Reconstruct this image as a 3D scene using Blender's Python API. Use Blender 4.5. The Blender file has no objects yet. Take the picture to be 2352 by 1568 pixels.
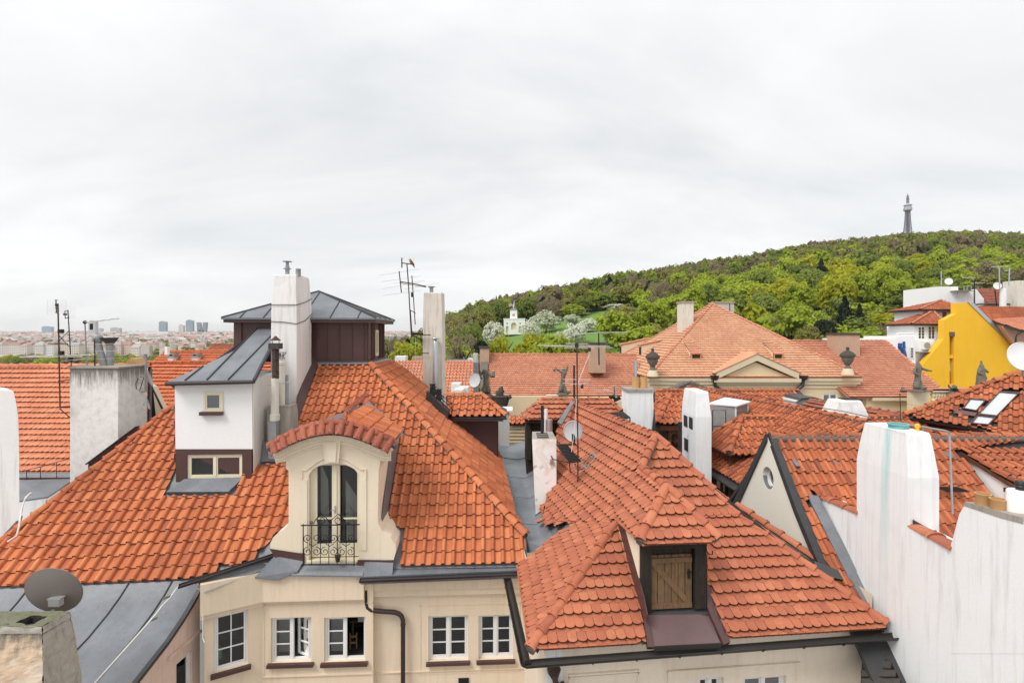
import bpy, math, random
import numpy as np
from mathutils import Vector as V, Matrix
from mathutils.geometry import tessellate_polygon
R=math.radians
rnd=random.Random(7)
scene=bpy.context.scene
COL=scene.collection
# -------- camera
cam_data=bpy.data.cameras.new('camera')
cam=bpy.data.objects.new('camera', cam_data)
COL.objects.link(cam)
cam.location=(0, 0, 0)
cam.rotation_euler=(R(90), 0, 0)
cam_data.sensor_width=36.0
cam_data.lens=18.0
cam_data.shift_y=-19.0/2352.0
cam_data.clip_start=0.1
cam_data.clip_end=20000
scene.camera=cam
# -------- sky, sun, exposure
world=bpy.data.worlds.new('World')
scene.world=world
world.use_nodes=True
nt=world.node_tree
nt.nodes.clear()
def wn(t, **k):
 n=nt.nodes.new(t)
 for a, b in k.items():
  setattr(n, a, b)
 return n
w_out=wn('ShaderNodeOutputWorld')
w_tc=wn('ShaderNodeTexCoord')
w_sky=wn('ShaderNodeTexSky')
w_sky.sky_type='NISHITA'
w_sky.sun_disc=False
w_sky.sun_elevation=R(52)
w_sky.sun_rotation=R(200)
w_bg1=wn('ShaderNodeBackground');w_bg1.inputs[1].default_value=0.10
nt.links.new(w_sky.outputs[0], w_bg1.inputs[0])
w_sep=wn('ShaderNodeSeparateXYZ');nt.links.new(w_tc.outputs['Generated'], w_sep.inputs[0])
w_add=wn('ShaderNodeMath', operation='ADD');w_add.inputs[1].default_value=0.30
w_abs=wn('ShaderNodeMath', operation='MAXIMUM');w_abs.inputs[1].default_value=0.0
nt.links.new(w_sep.outputs[2], w_abs.inputs[0]);nt.links.new(w_abs.outputs[0], w_add.inputs[0])
w_dx=wn('ShaderNodeMath', operation='DIVIDE');w_dy=wn('ShaderNodeMath', operation='DIVIDE')
nt.links.new(w_sep.outputs[0], w_dx.inputs[0]);nt.links.new(w_add.outputs[0], w_dx.inputs[1])
nt.links.new(w_sep.outputs[1], w_dy.inputs[0]);nt.links.new(w_add.outputs[0], w_dy.inputs[1])
w_com=wn('ShaderNodeCombineXYZ');nt.links.new(w_dx.outputs[0], w_com.inputs[0]);nt.links.new(w_dy.outputs[0], w_com.inputs[1])
w_map=wn('ShaderNodeMapping');nt.links.new(w_com.outputs[0], w_map.inputs[0])
w_map.inputs['Rotation'].default_value=(0, 0, R(28));w_map.inputs['Scale'].default_value=(0.55, 1.0, 1)
w_n1=wn('ShaderNodeTexNoise');w_n1.inputs['Scale'].default_value=1.5;w_n1.inputs['Detail'].default_value=9
w_n1.inputs['Roughness'].default_value=0.55;w_n1.inputs['Distortion'].default_value=0.5
nt.links.new(w_map.outputs[0], w_n1.inputs['Vector'])
w_rmp=wn('ShaderNodeValToRGB');nt.links.new(w_n1.outputs['Fac'], w_rmp.inputs[0])
w_rmp.color_ramp.elements[0].position=0.34;w_rmp.color_ramp.elements[0].color=(0.505, 0.515, 0.525, 1)
w_rmp.color_ramp.elements[1].position=0.64;w_rmp.color_ramp.elements[1].color=(0.645, 0.645, 0.642, 1)
w_grad=wn('ShaderNodeValToRGB');nt.links.new(w_abs.outputs[0], w_grad.inputs[0])
while len(w_grad.color_ramp.elements)<5:w_grad.color_ramp.elements.new(.5)
for e_, (p_, c_)in zip(w_grad.color_ramp.elements, ((0, .80), (.14, .72), (.34, .70), (.7, .86), (1, .98))):e_.position=p_;e_.color=(c_, c_, c_, 1)
w_gm=wn('ShaderNodeMath', operation='MULTIPLY');w_gm.inputs[1].default_value=1.42;nt.links.new(w_grad.outputs[0], w_gm.inputs[0])
w_bg2=wn('ShaderNodeBackground');nt.links.new(w_gm.outputs[0], w_bg2.inputs[1])
nt.links.new(w_rmp.outputs[0], w_bg2.inputs[0])
w_mix=wn('ShaderNodeMixShader');w_mix.inputs[0].default_value=0.94
nt.links.new(w_bg1.outputs[0], w_mix.inputs[1]);nt.links.new(w_bg2.outputs[0], w_mix.inputs[2])
nt.links.new(w_mix.outputs[0], w_out.inputs[0])
sun_data=bpy.data.lights.new('sun', 'SUN')
sun_data.energy=1.5
sun_data.angle=R(25)
sun_data.color=(1.0, 0.985, 0.96)
sun=bpy.data.objects.new('sun', sun_data)
COL.objects.link(sun)
sd=V((-0.62, -0.55, 1.05)).normalized()
sun.rotation_euler=sd.to_track_quat('Z', 'Y').to_euler()
w_sky.sun_elevation=math.asin(sd.z)
w_sky.sun_rotation=math.atan2(sd.x, sd.y)
scene.view_settings.view_transform='Standard'
scene.view_settings.look='None'
scene.view_settings.exposure=0.66
scene.view_settings.gamma=1.0
scene.view_settings.use_curve_mapping=False
scene.cycles.max_bounces=6
scene.cycles.diffuse_bounces=3
scene.cycles.transparent_max_bounces=12
scene.cycles.use_denoising=True
# -------- geometry helpers
F, CX, CY=1176.0, 1176.0, 765.0
def ray(u, v):
 return V(((u-CX)/F, 1.0, (CY-v)/F))
def W(u, v, Y):
 return ray(u, v)*Y
def WZ(u, v, z):
 r=ray(u, v);return r*(z/r.z)
def WX(u, v, X):
 r=ray(u, v);return r*(X/r.x)
def proj(p):
 return(CX+p[0]/p[1]*F, CY-p[2]/p[1]*F)
class Fr:
 """plane frame: origin o, axes ex (across), ey (up the plane), n (normal towards the outside)"""
 def __init__(s, o, ex, ey):
  s.o=V(o);s.ex=V(ex).normalized();s.ey=(V(ey)-s.ex*V(ey).dot(s.ex)).normalized()
  s.n=s.ex.cross(s.ey).normalized()
 def hit(s, u, v):
  r=ray(u, v);return r*(s.o.dot(s.n)/r.dot(s.n))
 def h2(s, u, v):
  return s.to2(s.hit(u, v))
 def to2(s, p):
  d=V(p)-s.o;return(d.dot(s.ex), d.dot(s.ey))
 def at(s, a, b, c=0.0):
  return s.o+s.ex*a+s.ey*b+s.n*c
 def poly2(s, pts):
  return[s.h2(*p)for p in pts]
 def poly3(s, pts, c=0.0):
  return[s.hit(*p)+s.n*c for p in pts]
def roof_frame(o, eave, pitch_tan, back):
 """roof plane through o; eave = horizontal direction; rises with pitch_tan towards horizontal direction back"""
 eave=V(eave).normalized();back=V(back);back=(back-eave*back.dot(eave)).normalized()
 f=Fr(o, eave, back+V((0, 0, pitch_tan)))
 if f.n.z<0:
  f=Fr(o, -eave, back+V((0, 0, pitch_tan)))
 return f
def frame3(a, b, c):
 """plane through a, b, c with ex horizontal"""
 n=(V(b)-V(a)).cross(V(c)-V(a)).normalized()
 if n.z<0:n=-n
 ex=V((-n.y, n.x, 0)).normalized()
 return Fr(a, ex, n.cross(ex))
class MB:
 def __init__(s):
  s.v=[];s.f=[];s.m=[];s.k=0
 def mat(s, i):
  s.k=i;return s
 def add(s, vs, fs):
  b=len(s.v);s.v+=[tuple(x)for x in vs]
  for f in fs:
   s.f.append(tuple(b+i for i in f));s.m.append(s.k)
  return s
 def poly(s, pts):
  return s.add(pts, [tuple(range(len(pts)))])
 def box(s, o, a, b, c):
  o=V(o);a=V(a);b=V(b);c=V(c)
  if a.cross(b).dot(c)<0:a, b=b, a
  vs=[o, o+a, o+a+b, o+b, o+c, o+a+c, o+a+b+c, o+b+c]
  return s.add(vs, [(0, 3, 2, 1), (4, 5, 6, 7), (0, 1, 5, 4), (1, 2, 6, 5), (2, 3, 7, 6), (3, 0, 4, 7)])
 def cube(s, x0, x1, y0, y1, z0, z1):
  return s.box((x0, y0, z0), (x1-x0, 0, 0), (0, y1-y0, 0), (0, 0, z1-z0))
 def prism(s, pts, ext, caps=True):
  pts=[V(p)for p in pts];ext=V(ext);n=len(pts)
  nn=V((0, 0, 0))
  for i in range(n):
   nn+=pts[i].cross(pts[(i+1)%n])
  if nn.dot(ext)>0:pts=pts[::-1]
  vs=pts+[p+ext for p in pts]
  fs=[(i, i+n, (i+1)%n+n, (i+1)%n)for i in range(n)]
  s.add(vs, fs)
  if caps:
   tr=tessellate_polygon([pts])
   for a, b, c in tr:
    t=[pts[a], pts[b], pts[c]]
    nrm=(t[1]-t[0]).cross(t[2]-t[0])
    if nrm.dot(ext)>0:t=t[::-1]
    s.add(t, [(0, 1, 2)])
    s.add([x+ext for x in t[::-1]], [(0, 1, 2)])
  return s
 def tube(s, pts, r, n=8, caps=True, closed=False):
  pts=[V(p)for p in pts];m=len(pts)
  rs=r if isinstance(r, (list, tuple))else[r]*m
  b=len(s.v);prev=None
  for i, p in enumerate(pts):
   if closed:t=pts[(i+1)%m]-pts[i-1]
   else:t=pts[min(i+1, m-1)]-pts[max(i-1, 0)]
   if t.length<1e-9:t=V((0, 0, 1))
   t.normalize()
   if prev is None:
    a=V((0, 0, 1))if abs(t.z)<0.9 else V((1, 0, 0))
    prev=(a-t*a.dot(t)).normalized()
   else:
    prev=prev-t*prev.dot(t)
    if prev.length<1e-6:prev=t.orthogonal()
    prev.normalize()
   q=t.cross(prev)
   for j in range(n):
    an=2*math.pi*j/n
    s.v.append(tuple(p+(prev*math.cos(an)+q*math.sin(an))*rs[i]))
  for i in range(m if closed else m-1):
   for j in range(n):
    k=(i+1)%m
    s.f.append((b+i*n+j, b+i*n+(j+1)%n, b+k*n+(j+1)%n, b+k*n+j));s.m.append(s.k)
  if caps and not closed:
   s.f.append(tuple(b+j for j in range(n))[::-1]);s.m.append(s.k)
   s.f.append(tuple(b+(m-1)*n+j for j in range(n)));s.m.append(s.k)
  return s
 def lathe(s, prof, c, n=16, axis=None):
  c=V(c);z=V(axis).normalized()if axis is not None else V((0, 0, 1))
  x=z.orthogonal().normalized()if abs(z.z)<0.999 else V((1, 0, 0));y=z.cross(x)
  b=len(s.v)
  for r, h in prof:
   for j in range(n):
    an=2*math.pi*j/n
    s.v.append(tuple(c+z*h+(x*math.cos(an)+y*math.sin(an))*r))
  for i in range(len(prof)-1):
   for j in range(n):
    s.f.append((b+i*n+j, b+i*n+(j+1)%n, b+(i+1)*n+(j+1)%n, b+(i+1)*n+j));s.m.append(s.k)
  s.f.append(tuple(b+j for j in range(n))[::-1]);s.m.append(s.k)
  s.f.append(tuple(b+(len(prof)-1)*n+j for j in range(n)));s.m.append(s.k)
  return s
 def ball(s, c, r, n=8, m=6):
  c=V(c);rr=r if isinstance(r, (tuple, list))else(r, r, r)
  b=len(s.v)
  for i in range(m+1):
   th=math.pi*i/m
   for j in range(n):
    an=2*math.pi*j/n
    s.v.append((c.x+rr[0]*math.sin(th)*math.cos(an), c.y+rr[1]*math.sin(th)*math.sin(an), c.z-rr[2]*math.cos(th)))
  for i in range(m):
   for j in range(n):
    s.f.append((b+i*n+j, b+i*n+(j+1)%n, b+(i+1)*n+(j+1)%n, b+(i+1)*n+j));s.m.append(s.k)
  return s
 def build(s, name, mats, parent=None, smooth=None, kind=None, label=None, cat=None, group=None, origin=None):
  if not isinstance(mats, (list, tuple)):mats=[mats]
  me=bpy.data.meshes.new(name)
  a=np.array(s.v, dtype=np.float64)
  if origin is None:
   lo=a.min(0);hi=a.max(0)
   origin=V(((lo[0]+hi[0])/2, (lo[1]+hi[1])/2, lo[2]))
  origin=V(origin)
  a=a-np.array(origin)
  me.from_pydata(a.tolist(), [], s.f)
  for mm in mats:me.materials.append(mm)
  if len(mats)>1:me.polygons.foreach_set('material_index', s.m)
  if smooth is not None:
   me.polygons.foreach_set('use_smooth', [True]*len(me.polygons))
   me.set_sharp_from_angle(angle=R(smooth))
  me.update()
  o=bpy.data.objects.new(name, me)
  COL.objects.link(o)
  place(o, parent, origin)
  tag(o, label, cat, group, kind)
  return o
WL={}
def place(o, parent, world):
 world=V(world)
 WL[o.name]=world
 if parent is not None:
  o.parent=parent
  o.location=world-WL[parent.name]
 else:
  o.location=world
def tag(o, label=None, cat=None, group=None, kind=None):
 if label:o['label']=label
 if cat:o['category']=cat
 if group:o['group']=group
 if kind:o['kind']=kind
 return o
def thing(name, label, cat, loc, group=None):
 o=bpy.data.objects.new(name, None)
 o.empty_display_size=0.3
 COL.objects.link(o)
 place(o, None, loc)
 return tag(o, label, cat, group)
def copy_tree(o, loc, label=None, group=None, scale=None, rotz=None):
 """copy of a top-level thing with its parts and sub-parts (mesh data shared)"""
 c=o.copy();COL.objects.link(c);c.location=loc;WL[c.name]=V(loc)
 if label:c['label']=label
 if group:c['group']=group
 if scale is not None:c.scale=scale if isinstance(scale, (tuple, list))else(scale, )*3
 if rotz is not None:c.rotation_euler[2]=rotz
 for ch in KIDS.get(o.name, ()):
  d=ch.copy();COL.objects.link(d);d.parent=c
  KIDS.setdefault(c.name, []).append(d)
  for g in KIDS.get(ch.name, ()):
   e=g.copy();COL.objects.link(e);e.parent=d
   KIDS.setdefault(d.name, []).append(e)
 return c
KIDS={}
# -------- materials
def new_mat(name):
 m=bpy.data.materials.new(name);m.use_nodes=True
 t=m.node_tree;t.nodes.clear()
 out=t.nodes.new('ShaderNodeOutputMaterial')
 b=t.nodes.new('ShaderNodeBsdfPrincipled')
 t.links.new(b.outputs[0], out.inputs[0])
 return m, t, b
def nd(t, typ, **k):
 n=t.nodes.new(typ)
 for a, v in k.items():setattr(n, a, v)
 return n
def mixc(t, fac, a, b, mode='MIX'):
 n=t.nodes.new('ShaderNodeMix');n.data_type='RGBA';n.blend_type=mode
 for s, v in((n.inputs[0], fac), (n.inputs[6], a), (n.inputs[7], b)):
  if hasattr(v, 'is_output')or isinstance(v, bpy.types.NodeSocket):t.links.new(v, s)
  elif isinstance(v, (int, float)):s.default_value=v
  else:s.default_value=(*v, 1)
 return n.outputs[2]
def ramp(t, fac, stops):
 n=t.nodes.new('ShaderNodeValToRGB');t.links.new(fac, n.inputs[0])
 el=n.color_ramp.elements
 while len(el)<len(stops):el.new(0.5)
 for e, (p, c)in zip(el, stops):
  e.position=p
  e.color=(*c, 1)if isinstance(c, (tuple, list))else(c, c, c, 1)
 return n.outputs[0]
def pos(t, scale=(1, 1, 1), rot=(0, 0, 0)):
 g=t.nodes.new('ShaderNodeNewGeometry')
 m=t.nodes.new('ShaderNodeMapping');t.links.new(g.outputs['Position'], m.inputs[0])
 m.inputs['Scale'].default_value=scale;m.inputs['Rotation'].default_value=rot
 return m.outputs[0]
def noise(t, vec, scale, detail=4, rough=0.55, dist=0.0):
 n=t.nodes.new('ShaderNodeTexNoise');t.links.new(vec, n.inputs['Vector'])
 n.inputs['Scale'].default_value=scale;n.inputs['Detail'].default_value=detail
 n.inputs['Roughness'].default_value=rough;n.inputs['Distortion'].default_value=dist
 return n.outputs['Fac']
def bump(t, b, h, strength=0.3, dist=0.01):
 n=t.nodes.new('ShaderNodeBump');t.links.new(h, n.inputs['Height'])
 n.inputs['Strength'].default_value=strength;n.inputs['Distance'].default_value=dist
 t.links.new(n.outputs[0], b.inputs['Normal'])
def rand01(t):
 """random number per object and per loose piece"""
 oi=t.nodes.new('ShaderNodeObjectInfo');g=t.nodes.new('ShaderNodeNewGeometry')
 a=nd(t, 'ShaderNodeMath', operation='ADD');t.links.new(oi.outputs['Random'], a.inputs[0]);t.links.new(g.outputs['Random Per Island'], a.inputs[1])
 f=nd(t, 'ShaderNodeMath', operation='FRACT');t.links.new(a.outputs[0], f.inputs[0])
 return f.outputs[0]
def tile_mat(name, cols, lichen=(0.10, 0.085, 0.06), lichen_amt=0.5, rough=0.75, dark=(0.2, 0.06, 0.03)):
 m, t, b=new_mat(name)
 r=rand01(t)
 n=len(cols)
 c=ramp(t, r, [(i/max(n-1, 1), col)for i, col in enumerate(cols)])
 p=pos(t)
 big=noise(t, p, 0.55, 3)
 c=mixc(t, ramp(t, big, [(0.35, 0.0), (0.75, 0.38)]), c, dark)
 st=noise(t, pos(t, (9, 9, 1.2)), 1.0, 4)
 c=mixc(t, ramp(t, st, [(0.48, 0.0), (0.78, 0.42)]), c, dark)
 sp=noise(t, p, 14, 3, 0.7)
 c=mixc(t, ramp(t, sp, [(0.62, 0.0), (0.72, lichen_amt)]), c, lichen)
 t.links.new(c, b.inputs['Base Color'])
 b.inputs['Roughness'].default_value=rough
 b.inputs['Specular IOR Level'].default_value=0.25
 bump(t, b, noise(t, p, 60, 3), 0.25, 0.006)
 return m
def plaster(name, base, dirt=(0.25, 0.22, 0.19), streak=0.25, blotch=0.3, scale=1.0, rough=0.9, bumpy=0.25, edge=0.0):
 m, t, b=new_mat(name)
 p=pos(t)
 n1=noise(t, p, 0.9*scale, 5, 0.6)
 c=mixc(t, ramp(t, n1, [(0.35, 0.0), (0.8, blotch)]), base, [x*0.72 for x in base])
 s=noise(t, pos(t, (4.5*scale, 4.5*scale, 0.35*scale)), 1.6, 5, 0.65)
 c=mixc(t, ramp(t, s, [(0.50, 0.0), (0.80, streak)]), c, dirt)
 f=noise(t, p, 22*scale, 3)
 c=mixc(t, ramp(t, f, [(0.3, 0.10), (0.6, 0.0)]), c, [x*0.6 for x in base])
 t.links.new(c, b.inputs['Base Color'])
 b.inputs['Roughness'].default_value=rough
 b.inputs['Specular IOR Level'].default_value=0.2
 bump(t, b, noise(t, p, 35, 4, 0.65), bumpy, 0.01)
 return m
def sheet(name, base, rough=0.45, metallic=0.0, var=0.35, dirt=(0.5, 0.5, 0.5), dents=0.25):
 m, t, b=new_mat(name)
 p=pos(t)
 n1=noise(t, p, 1.3, 5, 0.6)
 c=mixc(t, ramp(t, n1, [(0.3, 0.0), (0.75, var)]), base, [min(1, x*1.7+0.01)for x in base])
 s=noise(t, pos(t, (7, 7, 1)), 2.0, 4)
 c=mixc(t, ramp(t, s, [(0.55, 0.0), (0.85, var*0.7)]), c, [x*0.55 for x in base])
 sp=noise(t, p, 18, 2)
 c=mixc(t, ramp(t, sp, [(0.70, 0.0), (0.74, 0.45)]), c, dirt)
 t.links.new(c, b.inputs['Base Color'])
 b.inputs['Roughness'].default_value=rough;b.inputs['Metallic'].default_value=metallic
 b.inputs['Specular IOR Level'].default_value=0.4
 bump(t, b, noise(t, p, 3.0, 3), dents, 0.03)
 return m
def flat(name, base, rough=0.6, metallic=0.0, var=0.15, nscale=8.0, spec=0.4):
 m, t, b=new_mat(name)
 n1=noise(t, pos(t), nscale, 4)
 c=mixc(t, ramp(t, n1, [(0.35, 0.0), (0.75, min(1, var*2))]), base, [x*(1-var*1.5 if var<0.6 else 0.3)for x in base])
 t.links.new(c, b.inputs['Base Color'])
 b.inputs['Roughness'].default_value=rough;b.inputs['Metallic'].default_value=metallic
 b.inputs['Specular IOR Level'].default_value=spec
 return m
def wood(name, base, dark):
 m, t, b=new_mat(name)
 s=noise(t, pos(t, (30, 30, 2.2)), 1.0, 5, 0.65, 0.6)
 c=mixc(t, ramp(t, s, [(0.3, 0.0), (0.7, 1.0)]), base, dark)
 n2=noise(t, pos(t), 5, 3)
 c=mixc(t, ramp(t, n2, [(0.5, 0.0), (0.8, 0.6)]), c, [x*0.5 for x in dark])
 t.links.new(c, b.inputs['Base Color']);b.inputs['Roughness'].default_value=0.75
 b.inputs['Specular IOR Level'].default_value=0.25
 bump(t, b, s, 0.4, 0.004)
 return m
def glass(name, tint=(0.75, 0.78, 0.76), alpha=0.55, rough=0.03):
 m, t, b=new_mat(name)
 out=[n for n in t.nodes if n.type=='OUTPUT_MATERIAL'][0]
 t.nodes.remove(b)
 tr=nd(t, 'ShaderNodeBsdfTransparent');tr.inputs[0].default_value=(*tint, 1)
 gl=nd(t, 'ShaderNodeBsdfGlossy');gl.inputs[0].default_value=(0.9, 0.92, 0.95, 1);gl.inputs[1].default_value=rough
 fr=nd(t, 'ShaderNodeFresnel');fr.inputs[0].default_value=1.52
 mu=nd(t, 'ShaderNodeMath', operation='MULTIPLY_ADD');t.links.new(fr.outputs[0], mu.inputs[0]);mu.inputs[1].default_value=1.3;mu.inputs[2].default_value=0.085
 mx=nd(t, 'ShaderNodeMixShader');t.links.new(mu.outputs[0], mx.inputs[0]);t.links.new(tr.outputs[0], mx.inputs[1]);t.links.new(gl.outputs[0], mx.inputs[2])
 t.links.new(mx.outputs[0], out.inputs[0])
 return m
def leaf_mat(name, cols, rough=0.6, trans=0.25):
 m, t, b=new_mat(name)
 g=t.nodes.new('ShaderNodeNewGeometry');oi=t.nodes.new('ShaderNodeObjectInfo')
 a=nd(t, 'ShaderNodeMath', operation='MULTIPLY_ADD');t.links.new(g.outputs['Random Per Island'], a.inputs[0]);a.inputs[1].default_value=0.30
 mo=nd(t, 'ShaderNodeMath', operation='MULTIPLY');t.links.new(oi.outputs['Random'], mo.inputs[0]);mo.inputs[1].default_value=0.70
 t.links.new(mo.outputs[0], a.inputs[2])
 n=len(cols)
 c=ramp(t, a.outputs[0], [(i/max(1, n-1), col)for i, col in enumerate(cols)])
 t.links.new(c, b.inputs['Base Color']);b.inputs['Roughness'].default_value=rough
 b.inputs['Specular IOR Level'].default_value=0.15
 tl=nd(t, 'ShaderNodeBsdfTranslucent');t.links.new(c, tl.inputs[0])
 mx=nd(t, 'ShaderNodeMixShader');mx.inputs[0].default_value=0.45
 o=[x for x in t.nodes if x.type=='OUTPUT_MATERIAL'][0]
 t.links.new(b.outputs[0], mx.inputs[1]);t.links.new(tl.outputs[0], mx.inputs[2]);t.links.new(mx.outputs[0], o.inputs[0])
 return m
M={}
M['tile_a']=tile_mat('orange_roman_tile', [(0.52, 0.155, 0.062), (0.60, 0.195, 0.08), (0.66, 0.235, 0.10), (0.56, 0.17, 0.068), (0.44, 0.13, 0.056), (0.58, 0.185, 0.075), (0.38, 0.115, 0.055)], lichen_amt=0.25, dark=(0.27, 0.075, 0.042))
M['tile_c']=tile_mat('red_plain_tile', [(0.42, 0.13, 0.07), (0.50, 0.165, 0.085), (0.56, 0.20, 0.105), (0.46, 0.15, 0.08), (0.44, 0.14, 0.076), (0.52, 0.175, 0.09), (0.38, 0.12, 0.07), (0.48, 0.155, 0.08)], lichen_amt=0.3, dark=(0.26, 0.07, 0.04))
M['tile_d']=tile_mat('weathered_roman_tile', [(0.43, 0.12, 0.055), (0.53, 0.165, 0.07), (0.60, 0.20, 0.088), (0.47, 0.135, 0.06), (0.36, 0.105, 0.052), (0.55, 0.175, 0.075), (0.27, 0.085, 0.05)], lichen_amt=0.75, dark=(0.15, 0.045, 0.028))
M['tile_old']=tile_mat('old_brown_tile', [(0.34, 0.10, 0.06), (0.42, 0.13, 0.075), (0.30, 0.09, 0.055)], lichen=(0.55, 0.42, 0.33), lichen_amt=0.5, dark=(0.14, 0.05, 0.035))
M['tile_salmon']=tile_mat('pale_salmon_tile', [(0.64, 0.30, 0.165), (0.70, 0.36, 0.205), (0.74, 0.41, 0.24), (0.66, 0.32, 0.175)], lichen_amt=0.25, dark=(0.46, 0.18, 0.12))
M['tile_wing']=tile_mat('salmon_red_tile', [(0.55, 0.21, 0.12), (0.61, 0.255, 0.15), (0.66, 0.295, 0.18), (0.53, 0.20, 0.115)], lichen_amt=0.22, dark=(0.38, 0.13, 0.09))
M['tile_l']=tile_mat('new_plain_tile', [(0.60, 0.20, 0.10), (0.66, 0.24, 0.13), (0.70, 0.28, 0.15), (0.62, 0.21, 0.11)], lichen_amt=0.12, dark=(0.45, 0.14, 0.08))
M['tile_far']=tile_mat('far_orange_tile', [(0.55, 0.13, 0.05), (0.62, 0.17, 0.07), (0.58, 0.15, 0.06)], lichen_amt=0.15, dark=(0.38, 0.10, 0.05))
M['mortar']=plaster('mortar', (0.17, 0.15, 0.125), dirt=(0.05, 0.05, 0.035), streak=0.5, blotch=0.7, scale=6)
M['lead']=sheet('lead_grey_sheet', (0.135, 0.143, 0.155), 0.38, 0.0, 0.75, (0.4, 0.42, 0.42))
M['lead_light']=sheet('light_zinc_sheet', (0.165, 0.18, 0.195), 0.40, 0.15, 0.6, (0.6, 0.62, 0.6), dents=0.5)
M['lead_dark']=sheet('dark_sheet', (0.035, 0.034, 0.035), 0.5, 0.0, 0.5, (0.2, 0.2, 0.2))
M['brown_sheet']=sheet('brown_coated_sheet', (0.075, 0.036, 0.032), 0.45, 0.0, 0.35, (0.2, 0.14, 0.12), dents=0.12)
M['brown_light']=sheet('mauve_brown_sheet', (0.125, 0.075, 0.075), 0.5, 0.0, 0.3, (0.25, 0.18, 0.18), dents=0.08)
M['gutter']=sheet('dark_brown_gutter', (0.032, 0.022, 0.022), 0.32, 0.0, 0.4, (0.12, 0.10, 0.09), dents=0.05)
M['gutter_old']=sheet('old_black_gutter', (0.022, 0.018, 0.015), 0.45, 0.0, 0.5, (0.10, 0.09, 0.05), dents=0.05)
M['cream']=plaster('cream_plaster', (0.80, 0.655, 0.49), (0.46, 0.36, 0.26), 0.36, 0.30, 1.1)
M['cream_gable']=plaster('yellow_cream_plaster', (0.84, 0.72, 0.55), (0.5, 0.4, 0.29), 0.30, 0.2, 1.1)
M['cream_c']=plaster('pale_cream_plaster', (0.85, 0.73, 0.59), (0.50, 0.38, 0.26), 0.35, 0.3, 0.8)
M['cream_d']=plaster('smooth_cream_plaster', (0.90, 0.83, 0.71), (0.55, 0.45, 0.33), 0.06, 0.1, 0.6, bumpy=0.1)
M['white']=plaster('white_plaster', (0.88, 0.875, 0.865), (0.40, 0.375, 0.35), 0.48, 0.16, 1.1)
M['white_clean']=plaster('clean_white_plaster', (0.89, 0.88, 0.865), (0.55, 0.5, 0.46), 0.07, 0.05, 0.8)
M['white_rough']=plaster('rough_white_render', (0.80, 0.77, 0.72), (0.35, 0.32, 0.28), 0.45, 0.35, 1.6, bumpy=0.9)
M['white_dirty']=plaster('stained_white_plaster', (0.82, 0.79, 0.76), (0.30, 0.25, 0.22), 0.5, 0.25, 1.0)
M['beige_old']=plaster('old_beige_plaster', (0.74, 0.69, 0.60), (0.30, 0.26, 0.21), 0.75, 0.35, 1.5)
M['concrete_old']=plaster('old_concrete', (0.40, 0.36, 0.31), (0.12, 0.11, 0.09), 0.7, 0.6, 2.0, bumpy=0.7)
M['grey_render']=plaster('grey_render', (0.55, 0.53, 0.50), (0.28, 0.26, 0.24), 0.4, 0.3, 1.2)
M['pal']=plaster('palace_plaster', (0.76, 0.60, 0.38), (0.48, 0.37, 0.24), 0.15, 0.2, 0.3)
M['pal_trim']=plaster('palace_trim', (0.72, 0.60, 0.42), (0.42, 0.34, 0.25), 0.2, 0.25, 0.3)
M['yellow']=plaster('deep_yellow_plaster', (0.88, 0.50, 0.035), (0.62, 0.30, 0.03), 0.30, 0.22, 0.5, bumpy=0.15)
M['pink']=plaster('pink_marbled_plaster', (0.74, 0.56, 0.47), (0.52, 0.25, 0.17), 0.6, 0.5, 2.2)
M['white_paint']=flat('white_window_paint', (0.80, 0.79, 0.76), 0.45, 0, 0.06)
M['cream_paint']=flat('cream_window_paint', (0.78, 0.70, 0.52), 0.5, 0, 0.08)
M['iron']=flat('black_iron', (0.018, 0.016, 0.015), 0.5, 0.2, 0.3)
M['rust_iron']=flat('rusty_iron', (0.10, 0.06, 0.045), 0.7, 0.2, 0.5)
M['steel']=flat('galvanised_steel', (0.50, 0.51, 0.52), 0.35, 0.7, 0.2)
M['steel_dull']=flat('dull_grey_steel', (0.34, 0.34, 0.34), 0.55, 0.3, 0.25)
M['alu']=flat('antenna_aluminium', (0.62, 0.62, 0.60), 0.35, 0.6, 0.1)
M['wire']=flat('white_cable', (0.72, 0.70, 0.66), 0.6, 0, 0.1)
M['black']=flat('black_plastic', (0.02, 0.02, 0.022), 0.5, 0, 0.2)
M['dark_room']=flat('dark_room', (0.06, 0.056, 0.052), 0.9, 0, 0.1, spec=0.0)
M['room_grey']=flat('dim_room', (0.26, 0.245, 0.22), 0.9, 0, 0.1, spec=0.0)
M['dish']=flat('dish_grey', (0.52, 0.52, 0.52), 0.5, 0, 0.08)
M['dish_dark']=flat('dish_taupe', (0.19, 0.165, 0.15), 0.55, 0, 0.10)
M['dish_white']=flat('dish_white', (0.78, 0.78, 0.78), 0.45, 0, 0.05)
M['pot']=flat('clay_pot', (0.58, 0.33, 0.14), 0.7, 0, 0.25)
M['stone']=plaster('dark_weathered_stone', (0.20, 0.18, 0.145), (0.04, 0.038, 0.032), 0.8, 0.8, 3.0, bumpy=0.8)
M['stone_black']=plaster('blackened_stone', (0.085, 0.075, 0.065), (0.02, 0.02, 0.018), 0.7, 0.6, 3.0, bumpy=0.8)
M['brick']=plaster('pale_brick', (0.52, 0.36, 0.26), (0.24, 0.16, 0.12), 0.5, 0.5, 2.5, bumpy=0.5)
M['wood_door']=wood('weathered_door_wood', (0.235, 0.14, 0.07), (0.12, 0.07, 0.038))
M['wood_dark']=wood('blackened_timber', (0.045, 0.034, 0.026), (0.018, 0.014, 0.011))
M['wood_red']=wood('red_brown_timber', (0.17, 0.075, 0.038), (0.07, 0.032, 0.02))
M['glass']=glass('window_glass')
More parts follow.
